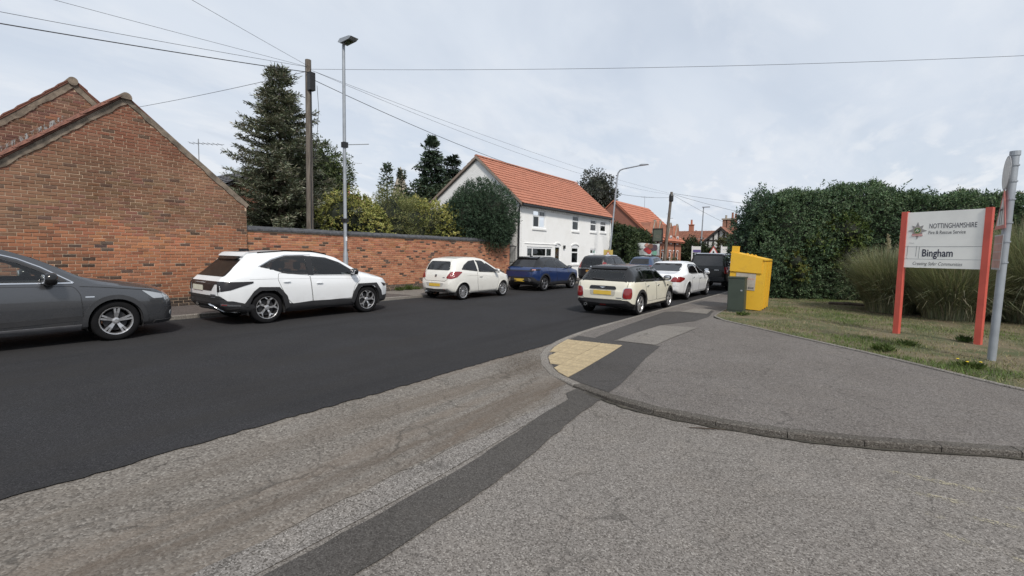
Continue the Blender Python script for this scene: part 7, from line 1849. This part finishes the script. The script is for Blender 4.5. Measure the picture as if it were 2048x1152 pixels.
# pampas clumps
def pampas(label, x, y, rad, h, n, plumes, seed):
    r = np.random.default_rng(seed); t = thing('pampas_grass', label, 'grass', (x, y, .08), 0, 'pampas grass clumps'); V, C = [], []
    a = r.uniform(0, 2 * PI, n); rr = rad * .45 * np.sqrt(r.random(n)); ln = h * r.uniform(.35, 1.22, n); lean = np.clip(r.normal(.40, .24, n), .03, 1.1); b = a + r.normal(0, .5, n)
    B0 = np.c_[rr * np.cos(a), rr * np.sin(a), np.zeros(n)]; e = np.c_[np.cos(b), np.sin(b), np.zeros(n)]; sd = np.c_[-np.sin(b), np.cos(b), np.zeros(n)]
    def pt(q): th_ = lean * (.25 + 1.25 * q); return B0 + e * (ln * q * np.sin(th_ * .75))[:, None] + np.array([0, 0, 1.]) * (ln * q * np.cos(np.minimum(th_ * .85, 1.75)))[:, None]
    qs = (0, .3, .55, .78, 1.); ws = (.0055, .006, .005, .0035, .0012)
    tone = r.random(n); col = colmix((.165, .185, .105), (.42, .395, .27), np.clip(tone ** 2.2 + r.normal(0, .1, n), 0, 1), .2, n, r)
    for q0, q1, w0, w1 in zip(qs[:-1], qs[1:], ws[:-1], ws[1:]):
        p0, p1 = pt(q0), pt(q1); V.append(np.stack([p0 - sd * w0, p0 + sd * w0, p1 + sd * w1, p1 - sd * w1], 1)); C.append(col)
    obj('blades', quadmesh('blades', np.concatenate(V), M_blade, np.concatenate(C)), t)
    for k in range(plumes):
        an = r.uniform(0, 2 * PI); hh = h * r.uniform(1.0, 1.35); tip = np.array([.35 * math.cos(an), .35 * math.sin(an), hh]); b_ = np.array([.15 * math.cos(an), .15 * math.sin(an), 0])
        st_ = MB().tube([b_, (b_ + tip) / 2 + np.array([0, 0, .1]), tip], [.006, .005, .003], 5).build('plume', plain('straw', (.30, .25, .14), .9) if 'straw' not in bpy.data.materials else bpy.data.materials['straw'], t)
        m = 160; q = r.random(m); P = tip + np.outer(q - .85, np.array([.04 * math.cos(an), .04 * math.sin(an), .30])) + r.normal(0, .012, (m, 3)) * (1.2 - q)[:, None]
        D = unit(np.array([.2 * math.cos(an), .2 * math.sin(an), .9]) + r.normal(0, .35, (m, 3))); obj('plume_head', quadmesh('plume_head', cards(P, D, unit(r.normal(size=(m, 3))), r.uniform(.05, .09, m), r.uniform(.008, .016, m)), M_blade, colmix((.34, .30, .20), (.50, .46, .34), r.random(m), .1, m, r)), st_)
pampas('leftmost pampas grass clump, beside the bare soil in front of the hedge', 1.05, 18.5, 1.3, 1.75, 13000, 9, 71)
pampas('middle pampas grass clump directly behind the station sign', 2.35, 17.6, 1.4, 1.7, 15000, 6, 72)
pampas('tall pampas grass clump behind the grey sign post at the right edge', 4.1, 18.3, 1.5, 2.45, 13500, 10, 73)
pampas('rearmost pampas grass clump between sign and hedge', 2.8, 19.6, 1.3, 1.9, 6500, 3, 74)
pampas('pampas grass clump just outside the right edge of view', 5.8, 17.9, 1.5, 2.0, 3000, 4, 75)

# verge
gpoly = EDG + [(60, 40), (60, 90), (-2.95, 90)]
gm = gridsheet([p for p in offset(EDG, .05)] + [(9, 30), (-2.95, 30.)], .6, lambda x, y: .075 + .012 * math.sin(x * 2.1) * math.sin(y * 1.7)); gm.materials.append(M_soil); struct('verge', gm)
sheetobj('land_beyond_hedge', [(9, 14), (60, 50), (60, 140), (-2.95, 140), (-2.95, 30), (9, 30)], M_soil, .06)
r = np.random.default_rng(81); n = 150000
x = r.uniform(-3.0, 6.5, n); y = r.uniform(8.3, 22.5, n)
E_ = np.array(EDG); ok = np.array([True] * n)
ex = np.interp(y, [8.2, 8.56, 9.18, 9.74, 10.37, 11.1, 12.13, 12.94, 13.6, 15.6, 23], [2.5, 1.92, 1.31, .78, .13, -.70, -1.78, -2.60, -2.90, -3.0, -2.98])
ok &= (x > ex + .03); ok &= ~((np.abs(x + 2.57) < .5) & (y > 15.6) & (y < 16.9)); ok &= ~((np.abs(x + 2.66) < .24) & (y > 14.83) & (y < 15.25))
Pq = np.c_[x, y, np.zeros(n)]; g = fbm(Pq, .22, 5) + .5 * fbm(Pq, .9, 6)
dist = np.hypot(x, y); ok &= (r.random(n) < np.clip(.42 + .5 * g, .05, 1)) & (r.random(n) < np.clip(11.5 / dist, .25, 1.) ** 1.2)
x, y, g = x[ok], y[ok], g[ok]; n = len(x)
hgt = r.uniform(.02, .055, n) * (1 + .9 * np.clip(g, 0, 1)); a = r.uniform(0, 2 * PI, n); ln_ = r.normal(0, 1.1, n)
B0 = np.c_[x, y, .072 + .012 * np.sin(x * 2.1) * np.sin(y * 1.7)]; sd = np.c_[np.cos(a), np.sin(a), np.zeros(n)] * .006; tp_ = B0 + np.c_[-np.sin(a) * hgt * ln_, np.cos(a) * hgt * ln_, hgt]
col = colmix((.30, .25, .15), (.115, .165, .045), np.clip(.36 + 1.2 * g + r.normal(0, .2, n), 0, 1), .2, n, r)
go = obj('grass', quadmesh('grass', np.stack([B0 - sd, B0 + sd, tp_], 1), M_blade, col, 3)); tag(go, 'short patchy dry grass on the verge', 'grass', kind='stuff')
def tuft(label, x, y, n, h, ca, cb, seed, name='weed_tuft', z=.08):
    r = np.random.default_rng(seed); t = thing(name, label, 'weeds', (x, y, z), 0, 'tufts of weeds'); m = n; a = r.uniform(0, 2 * PI, m)
    P = np.c_[r.normal(0, .07, (m, 2)), np.zeros(m)]; D = unit(np.c_[np.cos(a) * .7, np.sin(a) * .7, r.uniform(.4, 1.4, m)])
    obj('leaves', quadmesh('leaves', cards(P, D, unit(r.normal(size=(m, 3))), h * r.uniform(.5, 1.2, m), .02 * r.uniform(.6, 1.3, m)), M_leaf, colmix(ca, cb, r.random(m), .2, m, r)), t)
gr_, gy_ = (.045, .075, .018), (.10, .13, .035)
tuft('dark tuft of weeds at the foot of the right red sign post', 1.95, 12.85, 220, .16, (.025, .045, .012), gr_, 91)
tuft('green weed tuft near the pavement edge below the station sign', .55, 10.55, 260, .15, gr_, gy_, 92)
tuft('green weed tuft in the verge between sign posts and pavement', .95, 11.5, 200, .13, gr_, gy_, 93)
tuft('dandelion clump with yellow flowers by the grey post', 1.55, 9.75, 260, .13, gr_, gy_, 94)
tuft('grass tuft in front of the green utility cabinet', -2.35, 14.3, 200, .12, gr_, gy_, 95)
for k, (yy, s_) in enumerate(((12.6, 1.2), (13.1, 1.6), (13.5, 1.0))):
    tuft(('low weeds at the foot of the brick wall, nearest of three', 'largest low weeds at the foot of the brick wall', 'low weeds at the foot of the brick wall, farthest of three')[k], -14.6, yy, int(160 * s_), .16 * s_, gr_, gy_, 96 + k, 'wall_weeds', .1)
M_dan = plain('dandelion_yellow', (.75, .55, .03), .7)
for (dx, dy, dl) in ((1.5, 9.62, 'yellow dandelion by the grey post, nearest the pavement edge'), (1.66, 9.72, 'yellow dandelion by the grey post, rightmost of three'), (1.42, 9.82, 'yellow dandelion by the grey post, leftmost of three')):
    d_ = thing('dandelion', dl, 'flower', (dx, dy, .08), 0, 'dandelions by the post'); MB().tube([(0, 0, 0), (0, .01, .10)], .003, 5).build('stalk', M_bark, d_); MB().lathe([(0, .10), (.018, .105), (.02, .112), (0, .118)], 'z', 10, (0, .01, 0)).build('flower_head', M_dan, d_)
# bits lying about
lg = MB().tube([(-.55, 19.9, .12), (0.0, 20.05, .13), (.6, 19.95, .12)], [.05, .055, .045], 8).build('fallen_branch', M_bark, None, True); tag(lg, 'fallen dead branch lying on bare soil before the hedge', 'branch')
grit('soil_litter', .1, 19.7, 1.2, .8, 0., 2500, .02, 'bare brown soil and twig litter under the hedge').location.z = .075
